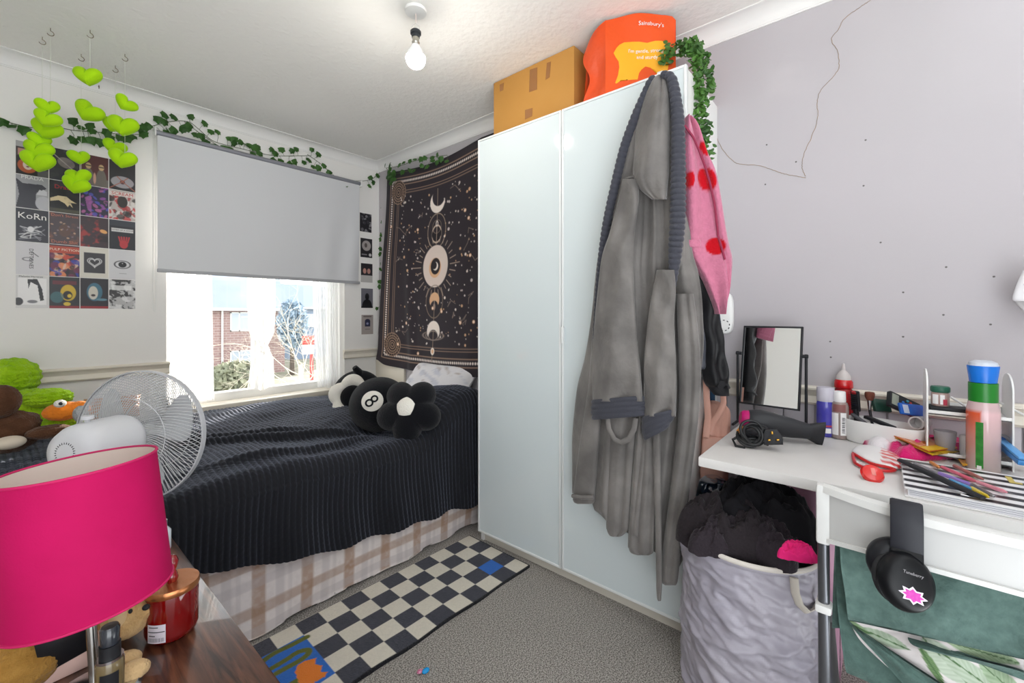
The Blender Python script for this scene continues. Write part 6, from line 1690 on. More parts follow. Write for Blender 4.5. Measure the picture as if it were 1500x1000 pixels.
# headphones over the backrest
hp_ = thing('headphones', 'black over ear headphones with a pink sticker hanging on the chair back', 'headphones', tuple(onX(1328, 725, 1.0)))
hy = onX(1328, 760, 1.01).y
xf = cx_(hy) - .022; zt = ztop_c(hy) + .012
m_hp = pm('headphone_black', '#0d0e11', .35, spec=.25)
m_hpb = pm('headphone_band', '#1f2027', .5, spec=.4)
def band(pts, w, t, name, mat):
    P = []
    N_ = len(pts)
    for i, (x, z) in enumerate(pts):
        a = pts[max(i - 1, 0)]; b = pts[min(i + 1, N_ - 1)]; d = Vector((b[0] - a[0], 0, b[1] - a[1])).normalized(); nn_ = Vector((d.z, 0, -d.x))
        P.append([tuple(Vector((x, hy + q * w, z)) + nn_ * (t * s)) for q, s in ((-.5, -.3), (-.42, -.5), (.42, -.5), (.5, -.3), (.5, .3), (.42, .5), (-.42, .5), (-.5, .3))])
    return MB().grid(np.array(P), closed_u=True, cap=True).build(name, mat, hp_)
arc = [(xf - .006, zt - .10), (xf - .006, zt - .05), (xf - .004, zt - .015), (xf + .010, zt + .004), (xf + .026, zt + .004), (xf + .042, zt - .012), (xf + .052, zt - .05), (xf + .055, zt - .10)]
A2 = cr(np.array(arc), 50); wd_ = .043
band([tuple(p) for p in A2], wd_, .008, 'headband', m_hpb)
cup = onX(1327, 852, xf - .026); cupb = Vector((xf + .010, hy + .030, cup.z + .022))
band([(xf - .006, zt - .100), (xf - .010, zt - .104), (xf - .013, cup.z + .045), (xf - .020, cup.z + .024)], wd_ * .97, .007, 'yoke', m_hp)
MB().box(xf - .0115, xf - .0015, hy - wd_ * .5, hy + wd_ * .5, zt - .1025, zt - .0995).build('silver_line', m_chrome, hp_)
MB().tube([(xf + .055, hy, zt - .10), (xf + .05, hy + .012, zt - .13), (cup.x + .040, cup.y + .012, cup.z + .045)], .012, 10, flat=.5).build('yoke', m_hp, hp_)
cn = Vector((-.86, -.46, .20)).normalized()
Mc = frame(cup, (.46, -.86, 0), az=cn)
Rc = .0405
MB().lathe([(0, .016), (Rc * .55, .016), (Rc * .80, .0135), (Rc * .93, .008), (Rc * 1.0, .0), (Rc * .98, -.008), (Rc * .9, -.011), (0, -.011)], 48, Mc @ T(sc=(1, 1.16, 1))).build('ear_cup', m_hp, hp_, smooth=60)
MB().tube([Mc @ Vector((Rc * .80 * math.cos(a), Rc * .88 * math.sin(a), -.016)) for a in np.linspace(0, 2 * PI, 40, endpoint=False)], .009, 12, closed=True).build('ear_pad', pm('pad_black', '#1d1d20', .6), hp_)
Mc2 = frame(cup + Vector((.030, .014, .012)), (.46, -.86, 0), az=cn)
MB().lathe([(0, .016), (Rc * .7, .016), (Rc * .95, .008), (Rc, -.004), (Rc * .9, -.016), (0, -.016)], 40, Mc2 @ T(sc=(1, 1.08, 1))).build('ear_cup', pm('headphone_inner', '#15161b', .35, spec=.3), hp_, smooth=60)
star = []
for k in range(16):
    a = 2 * PI * k / 16 + .2; r = (.0170 if k % 2 == 0 else .0112); star.append((r * 1.25 * math.cos(a), r * .78 * math.sin(a)))
Mst = Mc @ T((-.001, -.015, .0155), (0, 0, -.40))
MB().prism(star, 0, .0012, Mst).build('sticker_border', pm('sticker_white', '#dcd6df', .4), hp_, smooth=0)
MB().prism([(x * .76, y * .74) for x, y in star], .0012, .0018, Mst).build('sticker', pm('sticker_pink', '#b02391', .35, var=('#c443a6', 300)), hp_, smooth=0)
tm = MB(); text_into(tm, 'Tuneberry', .0068, Mc @ T((.003, .018, .0168), (0, 0, -.25))); tm.build('lettering', m_ink['grey'], hp_, smooth=0)

# ================================================================== LAUNDRY HAMPER
HC = Vector((1.425, .300, 0)); HR = .178
ham = thing('laundry_hamper', 'silvery grey pop up laundry hamper full of dark clothes under the desk', 'laundry hamper', tuple(HC))
m_ham = pm('hamper_cloth', '#96929f', .38, spec=.55, var=('#a6a1ab', 5))
nu_, nv_ = 200, 110
U, V = np.meshgrid(np.linspace(0, 2 * PI, nu_, endpoint=False), np.linspace(0, 1, nv_))
HH = .462
spz = (V * 2.0 - U / (2 * PI)) % 1.0
R_ = HR * (.985 + .03 * np.sin(V * PI)) + .0065 * np.exp(-((spz - .5) / .035) ** 2) - .010 * np.sin(spz * PI) ** 2 * 0
dgl = (fbm(U * 3 + V * 9, V * 5 - U * 1.4, 6) - .47); dgl2 = np.abs(fbm(U * 2.2 + V * 11 + 40, V * 4 - U * 1.2, 16) - .47)
R_ = R_ + .030 * dgl - .030 * dgl2 * 1.4
R_ = np.where(V < .02, HR * .98, R_); R_ = np.where(V > .97, HR, R_)
tiltz = .010 * np.cos(U - 2.6)
Zz = V * HH + tiltz * V
Px_ = np.stack([HC.x + R_ * np.cos(U), HC.y + R_ * np.sin(U), Zz], -1)
inner = Px_[::-1].copy(); inner[..., 0] = HC.x + (inner[..., 0] - HC.x) * .975; inner[..., 1] = HC.y + (inner[..., 1] - HC.y) * .975
hmb = MB(); hmb.grid(Px_, closed_u=True)
hmb.add([tuple(p) for p in Px_[0]], [tuple(range(nu_))[::-1]])
hmb.build('hamper_body', m_ham, ham, smooth=180)
MB().tube([(HC.x + HR * math.cos(a), HC.y + HR * math.sin(a), HH + .010 * math.cos(a - 2.6)) for a in np.linspace(0, 2 * PI, 80, endpoint=False)], .0042, 10, closed=True, flat=1.6).build('rim', pm('hamper_rim', '#cfc8c0', .6), ham)
hs_ = [onX(1163, 850, 1.262), onX(1165, 872, 1.256), onX(1172, 888, 1.252), onX(1183, 897, 1.250), onX(1192, 893, 1.252), onX(1201, 878, 1.262), onX(1206, 862, 1.275)]
dA = Vector((HC.x, HC.y, 0)); 
def on_ham(x, y, off=.008):
    r = _ray(x, y); k = r.x * r.x + r.y * r.y; b = r.x * HC.x + r.y * HC.y; q = b * b - k * (HC.x ** 2 + HC.y ** 2 - (HR + off) ** 2)
    t = (b - math.sqrt(max(q, 0))) / k; return Vector((r.x * t, r.y * t, EYE + r.z * t))
MB().tube([on_ham(x, y) for x, y in [(1163, 846), (1165, 868), (1171, 885), (1182, 896), (1192, 892), (1199, 880), (1203, 862)]], .010, 10, flat=.35).build('handle', pm('hamper_strap', '#c9c2b8', .7), ham)

def heap(name, label, c, rx, ry, h, mat, seed, rot=0., cat='clothes', rough=1., n=110, m=64, group=None):
    U, V = np.meshgrid(np.linspace(0, 2 * PI, n, endpoint=False), np.linspace(0, 1, m))
    rr = np.sin(V * PI * .5)
    xx = rr * np.cos(U); yy = rr * np.sin(U)
    fo_ = np.abs(fbm(xx * 2.2 + seed, yy * 2.2 + seed * 2, seed) - .47) * 2; fo2 = np.abs(fbm(xx * 4 + 9 + seed, yy * 4 + seed, seed + 5) - .47) * 2
    bul = 1 + .16 * np.sin(U * 3 + seed) * V + .08 * np.sin(U * 5 + seed * 2) * V
    zz = np.cos(V * PI * .5) ** .6 * h * (1 - .55 * fo_ * rough) - fo2 * .12 * h * rough - .15 * h * V ** 3
    x = (xx * bul * (1 - .15 * fo2 * V)) * rx; y = yy * bul * ry
    cs, sn = math.cos(rot), math.sin(rot)
    P = np.stack([c[0] + x * cs - y * sn, c[1] + x * sn + y * cs, c[2] + zz], -1)
    mb = MB(); mb.grid(P, closed_u=True); mb.add([tuple(p) for p in P[-1]], [tuple(range(n))])
    return tag(mb.build(name, mat, None, smooth=180), label, cat, group)
m_dk1 = pm('charcoal_fleece', '#2a2528', .9, spec=.15, sheen=.35, bump=(120, .7, .005))
m_dk2 = pm('black_jersey', '#17161a', .8, spec=.2, sheen=.2, bump=(90, .4, .003))
m_dk3 = pm('dark_plum_fleece', '#2e282d', .9, spec=.15, sheen=.4, bump=(140, .7, .005))
heap('hoodie', 'crumpled charcoal fleece top heaped at the left of the hamper', (1.360, .335, .475), .105, .115, .130, m_dk1, 3, .4, rough=1.5)
heap('sweatshirt', 'black jersey top spread over the back of the hamper heap', (1.455, .265, .480), .120, .140, .165, m_dk2, 7, .1, rough=1.2)
heap('leggings', 'dark plum garment lying at the front right of the hamper heap', (1.365, .225, .482), .080, .085, .085, m_dk3, 12, .8, rough=1.5)
heap('joggers', 'dark fleece garment bulging over the hamper rim at the front left', (1.325, .335, .478), .060, .100, .085, m_dk3, 17, 1.2, rough=1.5)
pg = onZ(1168, 812, .54); heap('sock_pair', 'bright pink crumpled garment on the dark clothes in the hamper', (pg.x, pg.y, .540), .026, .040, .034, pm('hot_pink_cloth', '#d8106d', .8, sheen=.3), 21, .5, rough=2.0)
lbq = onX(1105, 736, 1.40); tag(MB().box(-.008, .008, -.002, .002, 0, .0015, M=frame((lbq.x, lbq.y, .652), (.3, -1, 0), az=(-.4, 0, .9))).build('care_label', m_lab, None), 'tiny white care label on the black top in the hamper', 'label')
# bags behind the hamper
bgp = thing('carrier_bag', 'mauve pink paper carrier bag standing behind the hamper under the desk', 'bag', (1.76, .17, 0))
m_mv = pm('mauve_paper', '#c79ab0', .6, spec=.3, bump=(7, .6, .03))
U, V = np.meshgrid(np.linspace(0, 1, 40), np.linspace(0, 1, 30))
fx = 1.640 + .018 * np.sin(U * 11 + V * 3) + .03 * (fbm(U * 3, V * 3, 9) - .47)
mbp = MB(); mbp.grid(np.stack([fx,   .36 - U * .27, V * (.668 - .01 * np.sin(U * 7))], -1)); mbp.build('front', m_mv, bgp, smooth=180)
mb2 = MB(); mb2.add([(1.65, .36, 0), (1.82, .36, 0), (1.82, .09, 0), (1.65, .09, 0), (1.65, .36, .655), (1.80, .36, .66), (1.80, .09, .66), (1.65, .09, .655)], [(0, 4, 5, 1), (1, 5, 6, 2), (2, 6, 7, 3), (0, 1, 2, 3)]); mb2.build('sides', m_mv, bgp, smooth=0)
pkt2 = thing('foil_bag', 'shiny dark navy plastic bag squeezed beside the mauve carrier bag', 'bag', tuple(atD(1042, 800, 1.36).xy) + (0,))
mbf, _ = lofted([(700, 1036, 1058), (706, 1026, 1064), (725, 1021, 1066), (742, 1019, 1068), (790, 1018, 1070), (860, 1020, 1070), (930, 1022, 1068)], gp(1.42), .04, nr=40, ns=40, fold=lambda s, v: .010 * math.sin(s * 13 + v * 9) + .006 * math.sin(v * 31 + s * 3), back=.8)
mbf.build('plastic', pm('navy_plastic', '#14202f', .12, spec=.7, coat=.6), pkt2, smooth=180)
heap('scarf', 'small pink and white flowered cloth at the hamper back left', tuple(atD(1015, 748, 1.345) - Vector((0, 0, .02))), .022, .022, .034, pm('flower_cloth', '#c98fae', .8, var=('#e6dbe2', 40)), 5)

# ================================================================== DRESSER AND WHAT STANDS ON IT
TZ = .50
dr = thing('chest_of_drawers', 'low dark walnut chest of drawers beside the bed in the front corner', 'chest of drawers', (.08, 1.05, 0))
m_wal = pm('walnut', '#4a2a1c', .28, spec=.5, coat=.6)
_n = m_wal.node_tree; _tc = _n.nodes.new('ShaderNodeTexCoord'); _mp = _n.nodes.new('ShaderNodeMapping'); _mp.inputs['Scale'].default_value = (18, 1.6, 18)
_w = _n.nodes.new('ShaderNodeTexNoise'); _w.inputs['Scale'].default_value = 4; _w.inputs['Detail'].default_value = 6; _w.inputs['Distortion'].default_value = .6
_r = _n.nodes.new('ShaderNodeValToRGB'); _r.color_ramp.elements[0].color = (*lin('#2f1a12'), 1); _r.color_ramp.elements[1].color = (*lin('#6e4530'), 1); _r.color_ramp.elements[0].position = .36; _r.color_ramp.elements[1].position = .68
_bp = _n.nodes.new('ShaderNodeBump'); _bp.inputs['Strength'].default_value = .25; _bp.inputs['Distance'].default_value = .002
_n.links.new(_tc.outputs['Object'], _mp.inputs[0]); _n.links.new(_mp.outputs[0], _w.inputs[0]); _n.links.new(_w.outputs[0], _r.inputs[0]); _n.links.new(_r.outputs[0], _n.nodes['Principled BSDF'].inputs['Base Color'])
_n.links.new(_w.outputs[0], _bp.inputs['Height']); _n.links.new(_bp.outputs[0], _n.nodes['Principled BSDF'].inputs['Normal'])
DX0, DX1, DY0, DY1 = -.14, .302, .42, 1.535
MB().box(DX0, DX1, DY0, DY1, TZ - .028, TZ, b=.003).build('top_board', m_wal, dr)
MB().box(DX0 + .01, DX1 - .022, DY0 + .012, DY1 - .012, .06, TZ - .028).build('carcass', m_wal, dr)
for k in range(2):
    y0 = DY0 + .02 + k * .545
    for z in (.075, .275):
        dw = MB().box(DX1 - .022, DX1 - .004, y0, y0 + .53, z, z + .185, b=.003).build('drawer', m_wal, dr)
        sub(MB().lathe([(0, 0), (.007, 0), (.006, .008), (.013, .014), (.013, .020), (0, .023)], 18, aim((DX1 - .004, y0 + .265, z + .09), (DX1 + .1, y0 + .265, z + .09))), 'knob', m_chrome, dw)
for x in (DX0 + .03, DX1 - .06):
    for y in (DY0 + .04, DY1 - .06): MB().cyl((x, y, 0), (x, y, .06), .018).build('leg', m_wal, dr)

# lamp
SC = .92
Ct = Vector((.0845, 1.087, -.2675)) * SC; nx_ = Vector((math.sin(-.062), math.sin(.080), 1)).normalized()
Ct.z += EYE
Hs = .236 * SC; rt_, rb2 = .1085 * SC, .115 * SC
Cb = Ct - nx_ * Hs
lamp = thing('table_lamp', 'table lamp with a hot pink drum shade on a silver stem', 'lamp', (Cb.x + .004, Cb.y - .012, TZ))
Ml_ = aim(Cb, Ct)
m_shade = pm('pink_shade', '#b90f57', .8, spec=.2, bump=(300, .25, .001), var=('#b00d51', 12), transl=.10)
MB().lathe([(rb2, 0), (rt_, Hs)], 72, Ml_, cap0=False, cap1=False).build('shade', m_shade, lamp)
shp = lamp.children[0]
sub(MB().lathe([(rb2 - .002, .001), (rt_ - .002, Hs - .001)], 72, Ml_, cap0=False, cap1=False), 'lining', pm('shade_lining', '#e3d3c9', .7, transl=.1), shp)
for z, r in ((0, rb2), (Hs, rt_)):
    sub(MB().tube([Ml_ @ Vector((r * math.cos(a), r * math.sin(a), z)) for a in np.linspace(0, 2 * PI, 72, endpoint=False)], .0022, 8, closed=True), 'rim', pm('shade_rim', '#ba1058', .7), shp)
base = Vector((Cb.x + .004, Cb.y - .012, TZ))
MB().lathe([(0, 0), (.058, 0), (.060, .004), (.056, .012), (.014, .018), (0, .02)], 40, T(base)).build('base', m_chrome, lamp)
MB().cyl(base + Vector((0, 0, .015)), Ct - nx_ * (Hs * .70), .0072, n=16).build('stem', pm('stem_steel', '#a9a6a2', .25, metal=1.0), lamp)
sk_ = Ct - nx_ * (Hs * .78)
MB().cyl(sk_ - nx_ * .02, sk_ + nx_ * .035, .014, n=18).build('bulb_holder', m_white, lamp)
MB().ell(tuple(sk_ + nx_ * .035), (.022, .022, .030)).build('bulb', pm('unlit_bulb', '#eeeae2', .25), lamp)
sp_ = MB()
for k in range(3):
    a = k * 2 * PI / 3 + .3; sp_.tube([Ml_ @ Vector((.013 * math.cos(a), .013 * math.sin(a), Hs * .50)), Ml_ @ Vector((rb2 * .95 * math.cos(a), rb2 * .95 * math.sin(a), Hs * .12))], .0016, 6)
sp_.build('spider_frame', m_chrome, lamp)

# candle
cd_ = onZ(252, 926, TZ)
can = thing('candle_jar', 'red glass candle jar with copper lid and ruby knob on the chest', 'candle', tuple(cd_))
rc = .0425
m_rg = pm('red_glass', '#7f0407', .06, spec=.6, coat=.5, var=('#5e0306', 9, .3))
MB().lathe([(0, .001), (rc * .80, .001), (rc * .93, .006), (rc, .016), (rc, .086), (rc * .98, .090), (0, .090)], 48, T(cd_)).build('glass', m_rg, can)
MB().lathe([(0, .088), (rc * 1.03, .088), (rc * 1.05, .091), (rc * 1.05, .097), (rc * 1.02, .1005), (0, .1005)], 48, T(cd_)).build('lid', pm('copper', '#c98456', .28, metal=.9, bump=(50, .35, .003)), can)
MB().lathe([(0, .100), (.008, .100), (.0105, .108), (.0075, .118), (.006, .121), (.0095, .131), (.0105, .140), (.007, .148), (.003, .151), (0, .152)], 20, T(cd_)).build('knob', pm('ruby_glass', '#7f0d12', .08, spec=.7, coat=.6), can)
ca0 = math.atan2(-cd_.y, -cd_.x)
P = [[(cd_.x + rc * 1.008 * math.cos(ca0 + a), cd_.y + rc * 1.008 * math.sin(ca0 + a), TZ + z) for a in np.linspace(-.98, -.22, 12)] for z in (.010, .044)]
lb_ = MB().grid(np.array(P)).build('label', pm('label_lilac', '#dcd5df', .5), can)
bcm = MB()
for k in range(16):
    a = -.92 + k * .042; w = .010 + .012 * ((k * 7) % 3) / 3
    bcm.grid(np.array([[(cd_.x + rc * 1.012 * math.cos(ca0 + a + q), cd_.y + rc * 1.012 * math.sin(ca0 + a + q), TZ + z) for q in (0, w)] for z in (.013, .020)]))
for z, a0, a1 in ((.023, -.90, -.62), (.0385, -.90, -.50), (.030, -.95, -.25)):
    bcm.grid(np.array([[(cd_.x + rc * 1.012 * math.cos(ca0 + a), cd_.y + rc * 1.012 * math.sin(ca0 + a), TZ + z + q) for a in np.linspace(a0, a1, 6)] for q in (0, .0018)]))
sub(bcm, 'barcode', m_labk, lb_)

# plush dog
m_bl = pm('blond_plush', '#c39a63', .95, spec=.1, sheen=.4, bump=(170, .9, .006), var=('#d8b685', 30))
dog = thing('plush_dog', 'small blond plush dog lying behind the lamp stem', 'soft toy', tuple(onZ(170, 940, TZ)))
def fur(x, y, z, s=1.0): return 1 + .03 * math.sin(31 * x + 17 * y) * math.sin(23 * z + 11 * x)
hd_c = atD(186, 905, .800); hd_c.z = max(hd_c.z, TZ + .036)
bd_c = atD(145, 940, .815); bd_c.z = TZ + .037
sk = MB(); sk.ell(tuple(bd_c), (.060, .045, .040), nu=44, nv=26, fn=fur); sk.ell(tuple(hd_c), (.036, .034, .034), nu=40, nv=24, fn=fur)
mz = atD(206, 894, .805); sk.ell(tuple(mz), (.024, .020, .018), nu=30, nv=18, fn=fur)
sk.build('body', m_bl, dog, smooth=180)
for px, py in ((180, 972), (192, 986)):
    q = onZ(px, py, TZ + .014); MB().ell((q.x, q.y, TZ + .016), (.026, .018, .016), nu=24, nv=14, fn=fur).build('paw', pm('plush_paw', '#d3b283', .95, sheen=.3, bump=(170, .9, .006)), dog, smooth=180)
nq = atD(214, 889, .79); MB().ell(tuple(nq), (.006, .006, .005)).build('nose', m_black, dog)
eq = atD(191, 895, .768); MB().ell(tuple(eq), (.0032, .0032, .0040)).build('eye', m_black, dog)
er = atD(173, 905, .775); MB().ell(tuple(er), (.013, .013, .020), nu=20, nv=12).build('ear', pm('plush_ear', '#d9bd92', .95, sheen=.3), dog)
# tan plush at the left edge
tq = onZ(28, 985, TZ + .03)
tan = thing('plush_bear', 'tan plush toy at the left edge of the chest', 'soft toy', (tq.x, tq.y, TZ))
sk = MB(); sk.ell((tq.x, tq.y, TZ + .042), (.055, .045, .045), nu=40, nv=24, fn=fur); sk.ell((tq.x - .01, tq.y + .03, TZ + .070), (.034, .034, .032), nu=30, nv=20, fn=fur)
sk.build('body', pm('tan_plush', '#9b7134', .95, spec=.1, sheen=.4, bump=(150, .9, .006), var=('#b98d4a', 25)), tan, smooth=180)
tw = atD(8, 955, .74); tan_e = MB().ell((tw.x, tw.y, tw.z), (.016, .016, .018), nu=24, nv=14).build('ear', pm('tan_plush', '#9b7134'), tan)
# pink gift box with black card
pbx = onZ(92, 985, TZ)
gbx = thing('gift_box', 'pale pink box standing behind the lamp with a black card in it', 'box', (pbx.x, pbx.y, TZ))
Mg = frame((pbx.x, pbx.y, TZ), (1, .06, 0))
bxm = MB(); bxm.box(-.045, .045, -.018, .018, .0005, .050, b=.002, M=Mg); bxm.build('box_body', pm('box_pink', '#dcbab0', .6), gbx)
MB().box(-.049, -.045, -.010, .026, .0005, .095, b=.001, M=Mg).build('lid_edge', pm('box_grey', '#c9c1bb', .5), gbx)
Mk = frame((pbx.x + .004, pbx.y - .020, TZ + .028), (1, .06, .16), az=(0, -.25, 1))
MB().box(-.030, .034, -.002, .001, .0, .075, b=.0006, M=Mk).build('card', pm('card_black', '#131318', .5), gbx)
# perfume spray
pf_ = onZ(161, 1032, TZ)
pv = thing('perfume_spray', 'clear perfume spray with a black label and dark cap by the stem', 'bottle', (pf_.x, pf_.y, TZ))
MB().lathe([(0, .001), (.0165, .001), (.018, .005), (.018, .070), (.0165, .074), (0, .074)], 28, T((pf_.x, pf_.y, TZ))).build('glass', pm('perfume_glass', '#8c7a55', .05, spec=.7, trans=.4, coat=.5), pv)
MB().lathe([(0, .074), (.0168, .074), (.0168, .078), (0, .078)], 28, T((pf_.x, pf_.y, TZ))).build('silver_ring', m_chrome, pv)
MB().lathe([(0, .078), (.0135, .078), (.0135, .098), (0, .098)], 26, T((pf_.x, pf_.y, TZ))).build('collar', m_black, pv)
MB().lathe([(0, .0985), (.0120, .0985), (.0125, .122), (.0105, .126), (0, .127)], 26, T((pf_.x, pf_.y, TZ))).build('cap', pm('smoke_cap', '#2b3038', .12, spec=.6, coat=.5), pv)
P = [[(pf_.x + .0184 * math.cos(math.atan2(-pf_.y, -pf_.x) + a), pf_.y + .0184 * math.sin(math.atan2(-pf_.y, -pf_.x) + a), TZ + z) for a in np.linspace(-.7, .6, 12)] for z in (.008, .060)]
MB().grid(np.array(P)).build('label', m_black, pv)
# cream jar behind the shade
wj = onZ(235, 806, TZ)
jw = thing('lotion_bottle', 'small white bottle half hidden behind the pink lampshade', 'bottle', (wj.x, wj.y, TZ))
MB().lathe([(0, 0), (.021, 0), (.0225, .004), (.0225, .050), (.015, .060), (0, .060)], 26, T((wj.x, wj.y, TZ))).build('body', pm('lotion_white', '#d6dfe8', .25, spec=.5), jw)
MB().lathe([(0, .060), (.0145, .060), (.0145, .078), (0, .079)], 22, T((wj.x, wj.y, TZ))).build('cap', pm('lotion_grey', '#6d7c86', .3), jw)

# ------------------------------------------------------------------ fan
fan = thing('desk_fan', 'white desk fan with a wire cage turned towards the window', 'fan', (.10, 1.40, TZ))
FA = Vector((.760, .640, -.07)).normalized()
FC = atD(206, 637, 1.20); RF = .176
Mf = aim(FC, FC + FA)
m_fan = pm('fan_white', '#cbccd0', .35, spec=.45)
m_wire = pm('fan_wire', '#c5c6c9', .35, spec=.5)
def cage(z0, z1, tw, name, r0):
    mb = MB()
    for k in range(92):
        a = 2 * PI * k / 92; pts = []
        for j in range(9):
            t = j / 8; r = r0 + (RF - r0) * t; z = z0 + (z1 - z0) * (1 - (1 - t) ** 2.2) if False else z0 + (z1 - z0) * (t ** 2.6)
            pts.append(Mf @ Vector((r * math.cos(a + tw * t), r * math.sin(a + tw * t), z)))
        mb.tube(pts, .00115, 4, caps=False)
    for r in (r0, r0 + (RF - r0) * .5):
        t = (r - r0) / (RF - r0); z = z0 + (z1 - z0) * t ** 2.6
        mb.tube([Mf @ Vector((r * math.cos(a), r * math.sin(a), z)) for a in np.linspace(0, 2 * PI, 60, endpoint=False)], .0013, 5, closed=True)
    return mb.build(name, m_wire, fan, smooth=180)
cage(-.055, -.002, .75, 'rear_cage', .034); cage(.060, .004, -.75, 'front_cage', .028)
rm = MB(); P = []
for a in np.linspace(0, 2 * PI, 90, endpoint=False):
    P.append([tuple(Mf @ Vector((r * math.cos(a), r * math.sin(a), z))) for r, z in ((RF - .001, -.008), (RF + .0025, -.007), (RF + .0025, .007), (RF - .001, .008))])
P.append(P[0]); rm.grid(np.array(P), closed_u=True); rm.build('cage_rim', pm('fan_rim', '#b3b4b8', .4), fan)
MB().lathe([(0, .056), (.027, .056), (.029, .062), (.020, .066), (0, .067)], 30, Mf).build('badge', m_fan, fan)
MB().lathe([(0, -.02), (.026, -.02), (.028, -.010), (.026, .028), (.016, .036), (0, .038)], 30, Mf).build('blade_hub', pm('fan_hub', '#b9bbbf', .4), fan)
for k in range(3):
    a0 = 2 * PI * k / 3 + .55; nr_, nt_ = 16, 14; P = []
    for i in range(nr_):
        r = .022 + (.150 - .022) * i / (nr_ - 1); wspan = .42 + .62 * math.sin(min(1, (r - .01) / .11) * PI * .5) - .25 * max(0, (r - .125) / .025) ** 2
        row = []
        for j in range(nt_):
            q = j / (nt_ - 1) - .5; row.append(tuple(Mf @ Vector((r * math.cos(a0 + q * wspan + .8 * (r - .022)), r * math.sin(a0 + q * wspan + .8 * (r - .022)), .006 - q * .045))))
        P.append(row)
    P = np.array(P); off_ = np.array(FA) * .0018
    b = MB(); b.grid(P); b.grid((P - off_)[:, ::-1]); b.build('blade', pm('fan_blade', '#c2c4c8', .35, spec=.4), fan, smooth=180)
Mm2 = aim(FC - FA * .05, FC - FA * 1.0)
MB().lathe([(0, 0), (.057, .0), (.064, .006), (.066, .02), (.064, .10), (.060, .128), (.050, .146), (.030, .153), (0, .154)], 40, Mm2).build('motor_housing', m_fan, fan, smooth=60)
mh = fan.children[-1]
vt = MB()
for k in range(26):
    a = 2 * PI * k / 26
    for r0_, r1_, z0_, z1_ in ((.020, .030, .1530, .1508), (.034, .048, .1498, .1380)):
        M = Mm2
        d0 = Vector((r0_ * math.cos(a), r0_ * math.sin(a), z0_)); d1 = Vector((r1_ * math.cos(a), r1_ * math.sin(a), z1_))
        vt.tube([M @ d0, M @ d1], .0014, 6)
sub(vt, 'vent_slots', pm('vent_dark', '#3a3b3f', .7), mh)
kq = FC - FA * .15 + Vector((0, 0, .052))
MB().lathe([(0, 0), (.006, 0), (.0055, .016), (.012, .018), (.012, .026), (0, .027)], 18, T(kq)).build('oscillation_knob', m_fan, fan)
nk = FC - FA * .105
fbx, fby = nk.x, nk.y
MB().lathe([(0, .0), (.030, .0), (.020, .03), (.017, .06), (.017, nk.z - TZ - .045), (0, nk.z - TZ - .04)], 26, T((fbx, fby, TZ + .012))).build('pole', m_fan, fan)
MB().lathe([(0, 0), (.095, 0), (.100, .006), (.092, .018), (.04, .026), (0, .027)], 44, T((fbx, fby, TZ))).build('base', m_fan, fan)

# ================================================================== SOFT TOYS ON THE BED
m_lime = pm('lime_plush', '#8fbf14', .95, spec=.1, sheen=.4, bump=(110, 1.0, .012), var=('#a9d42a', 22))
def shag(seed, amp=.05, f=9):
    def fn(x, y, z):
        return 1 + amp * (math.sin(f * x + seed) * math.sin(f * 1.3 * y + 2 * seed) + math.sin(f * 2.1 * z + seed * 3) * .6) + random.uniform(-.022, .022)
    return fn
lt = thing('plush_monster', 'shaggy lime green plush toy slumped against the window wall', 'soft toy', tuple(atD(40, 640, 1.78)))
def E(mb, px, py, d, r, seed, nu=60, nv=40, amp=.05):
    c = atD(px, py, d); mb.ell(tuple(c), r, nu=nu, nv=nv, fn=shag(seed, amp)); return c
b = MB(); E(b, 18, 553, 1.86, (.088, .080, .082), 1); b.build('head', m_lime, lt, smooth=180)
b = MB(); E(b, 40, 606, 1.80, (.100, .090, .105), 2); b.build('body', m_lime, lt, smooth=180)
b = MB(); E(b, 70, 583, 1.80, (.075, .05, .040), 3); b.build('arm', m_lime, lt, smooth=180)
for a in ((90, 618, 1.66, (.065, .05, .028), 4), (55, 630, 1.62, (.075, .05, .030), 5)):
    b = MB(); E(b, *a); b.build('leg', m_lime, lt, smooth=180)
ot = thing('plush_fish', 'orange plush toy with a white googly eye lying beside the green toy', 'soft toy', tuple(atD(95, 610, 1.66)))
b = MB(); E(b, 94, 602, 1.62, (.058, .040, .034), 7, amp=.02); E(b, 116, 598, 1.64, (.032, .03, .028), 8, amp=.02); b.build('body', pm('orange_plush', '#d9791a', .9, sheen=.4, bump=(130, .8, .006)), ot, smooth=180)
MB().ell(tuple(atD(88, 591, 1.575)), (.017, .013, .014)).build('eye', m_plw, ot); MB().ell(tuple(atD(89, 591, 1.560)), (.006, .005, .006)).build('pupil', m_black, ot)
bt = thing('plush_monkey', 'dark brown plush monkey with a cream paw in front of the green toy', 'soft toy', tuple(atD(20, 640, 1.55)))
m_br = pm('brown_plush', '#4d3324', .95, spec=.1, sheen=.45, bump=(170, .9, .006), var=('#5f4130', 24))
b = MB(); E(b, 14, 632, 1.56, (.085, .07, .075), 11, amp=.02); E(b, 72, 632, 1.56, (.060, .04, .024), 12, amp=.02); E(b, 36, 614, 1.60, (.04, .035, .026), 13, amp=.02); b.build('body', m_br, bt, smooth=180)
b = MB(); E(b, 0, 588, 1.52, (.052, .040, .058), 14, amp=.015); b.build('head', m_br, bt, smooth=180)
MB().ell(tuple(atD(14, 648, 1.48)), (.040, .03, .022), nu=30, nv=18).build('paw', pm('cream_plush', '#cbbfae', .95, sheen=.3), bt, smooth=180)
sq = thing('sequin_cushion', 'small rose gold sequin cushion propped under the window', 'cushion', tuple(atD(152, 600, 2.0)))
pcq = atD(165, 597, 2.02)
mb, U, V = pillow(pcq, (1, -.2, 0), (-.1, -.9, .5), .20, .11, .05, 30, 20)
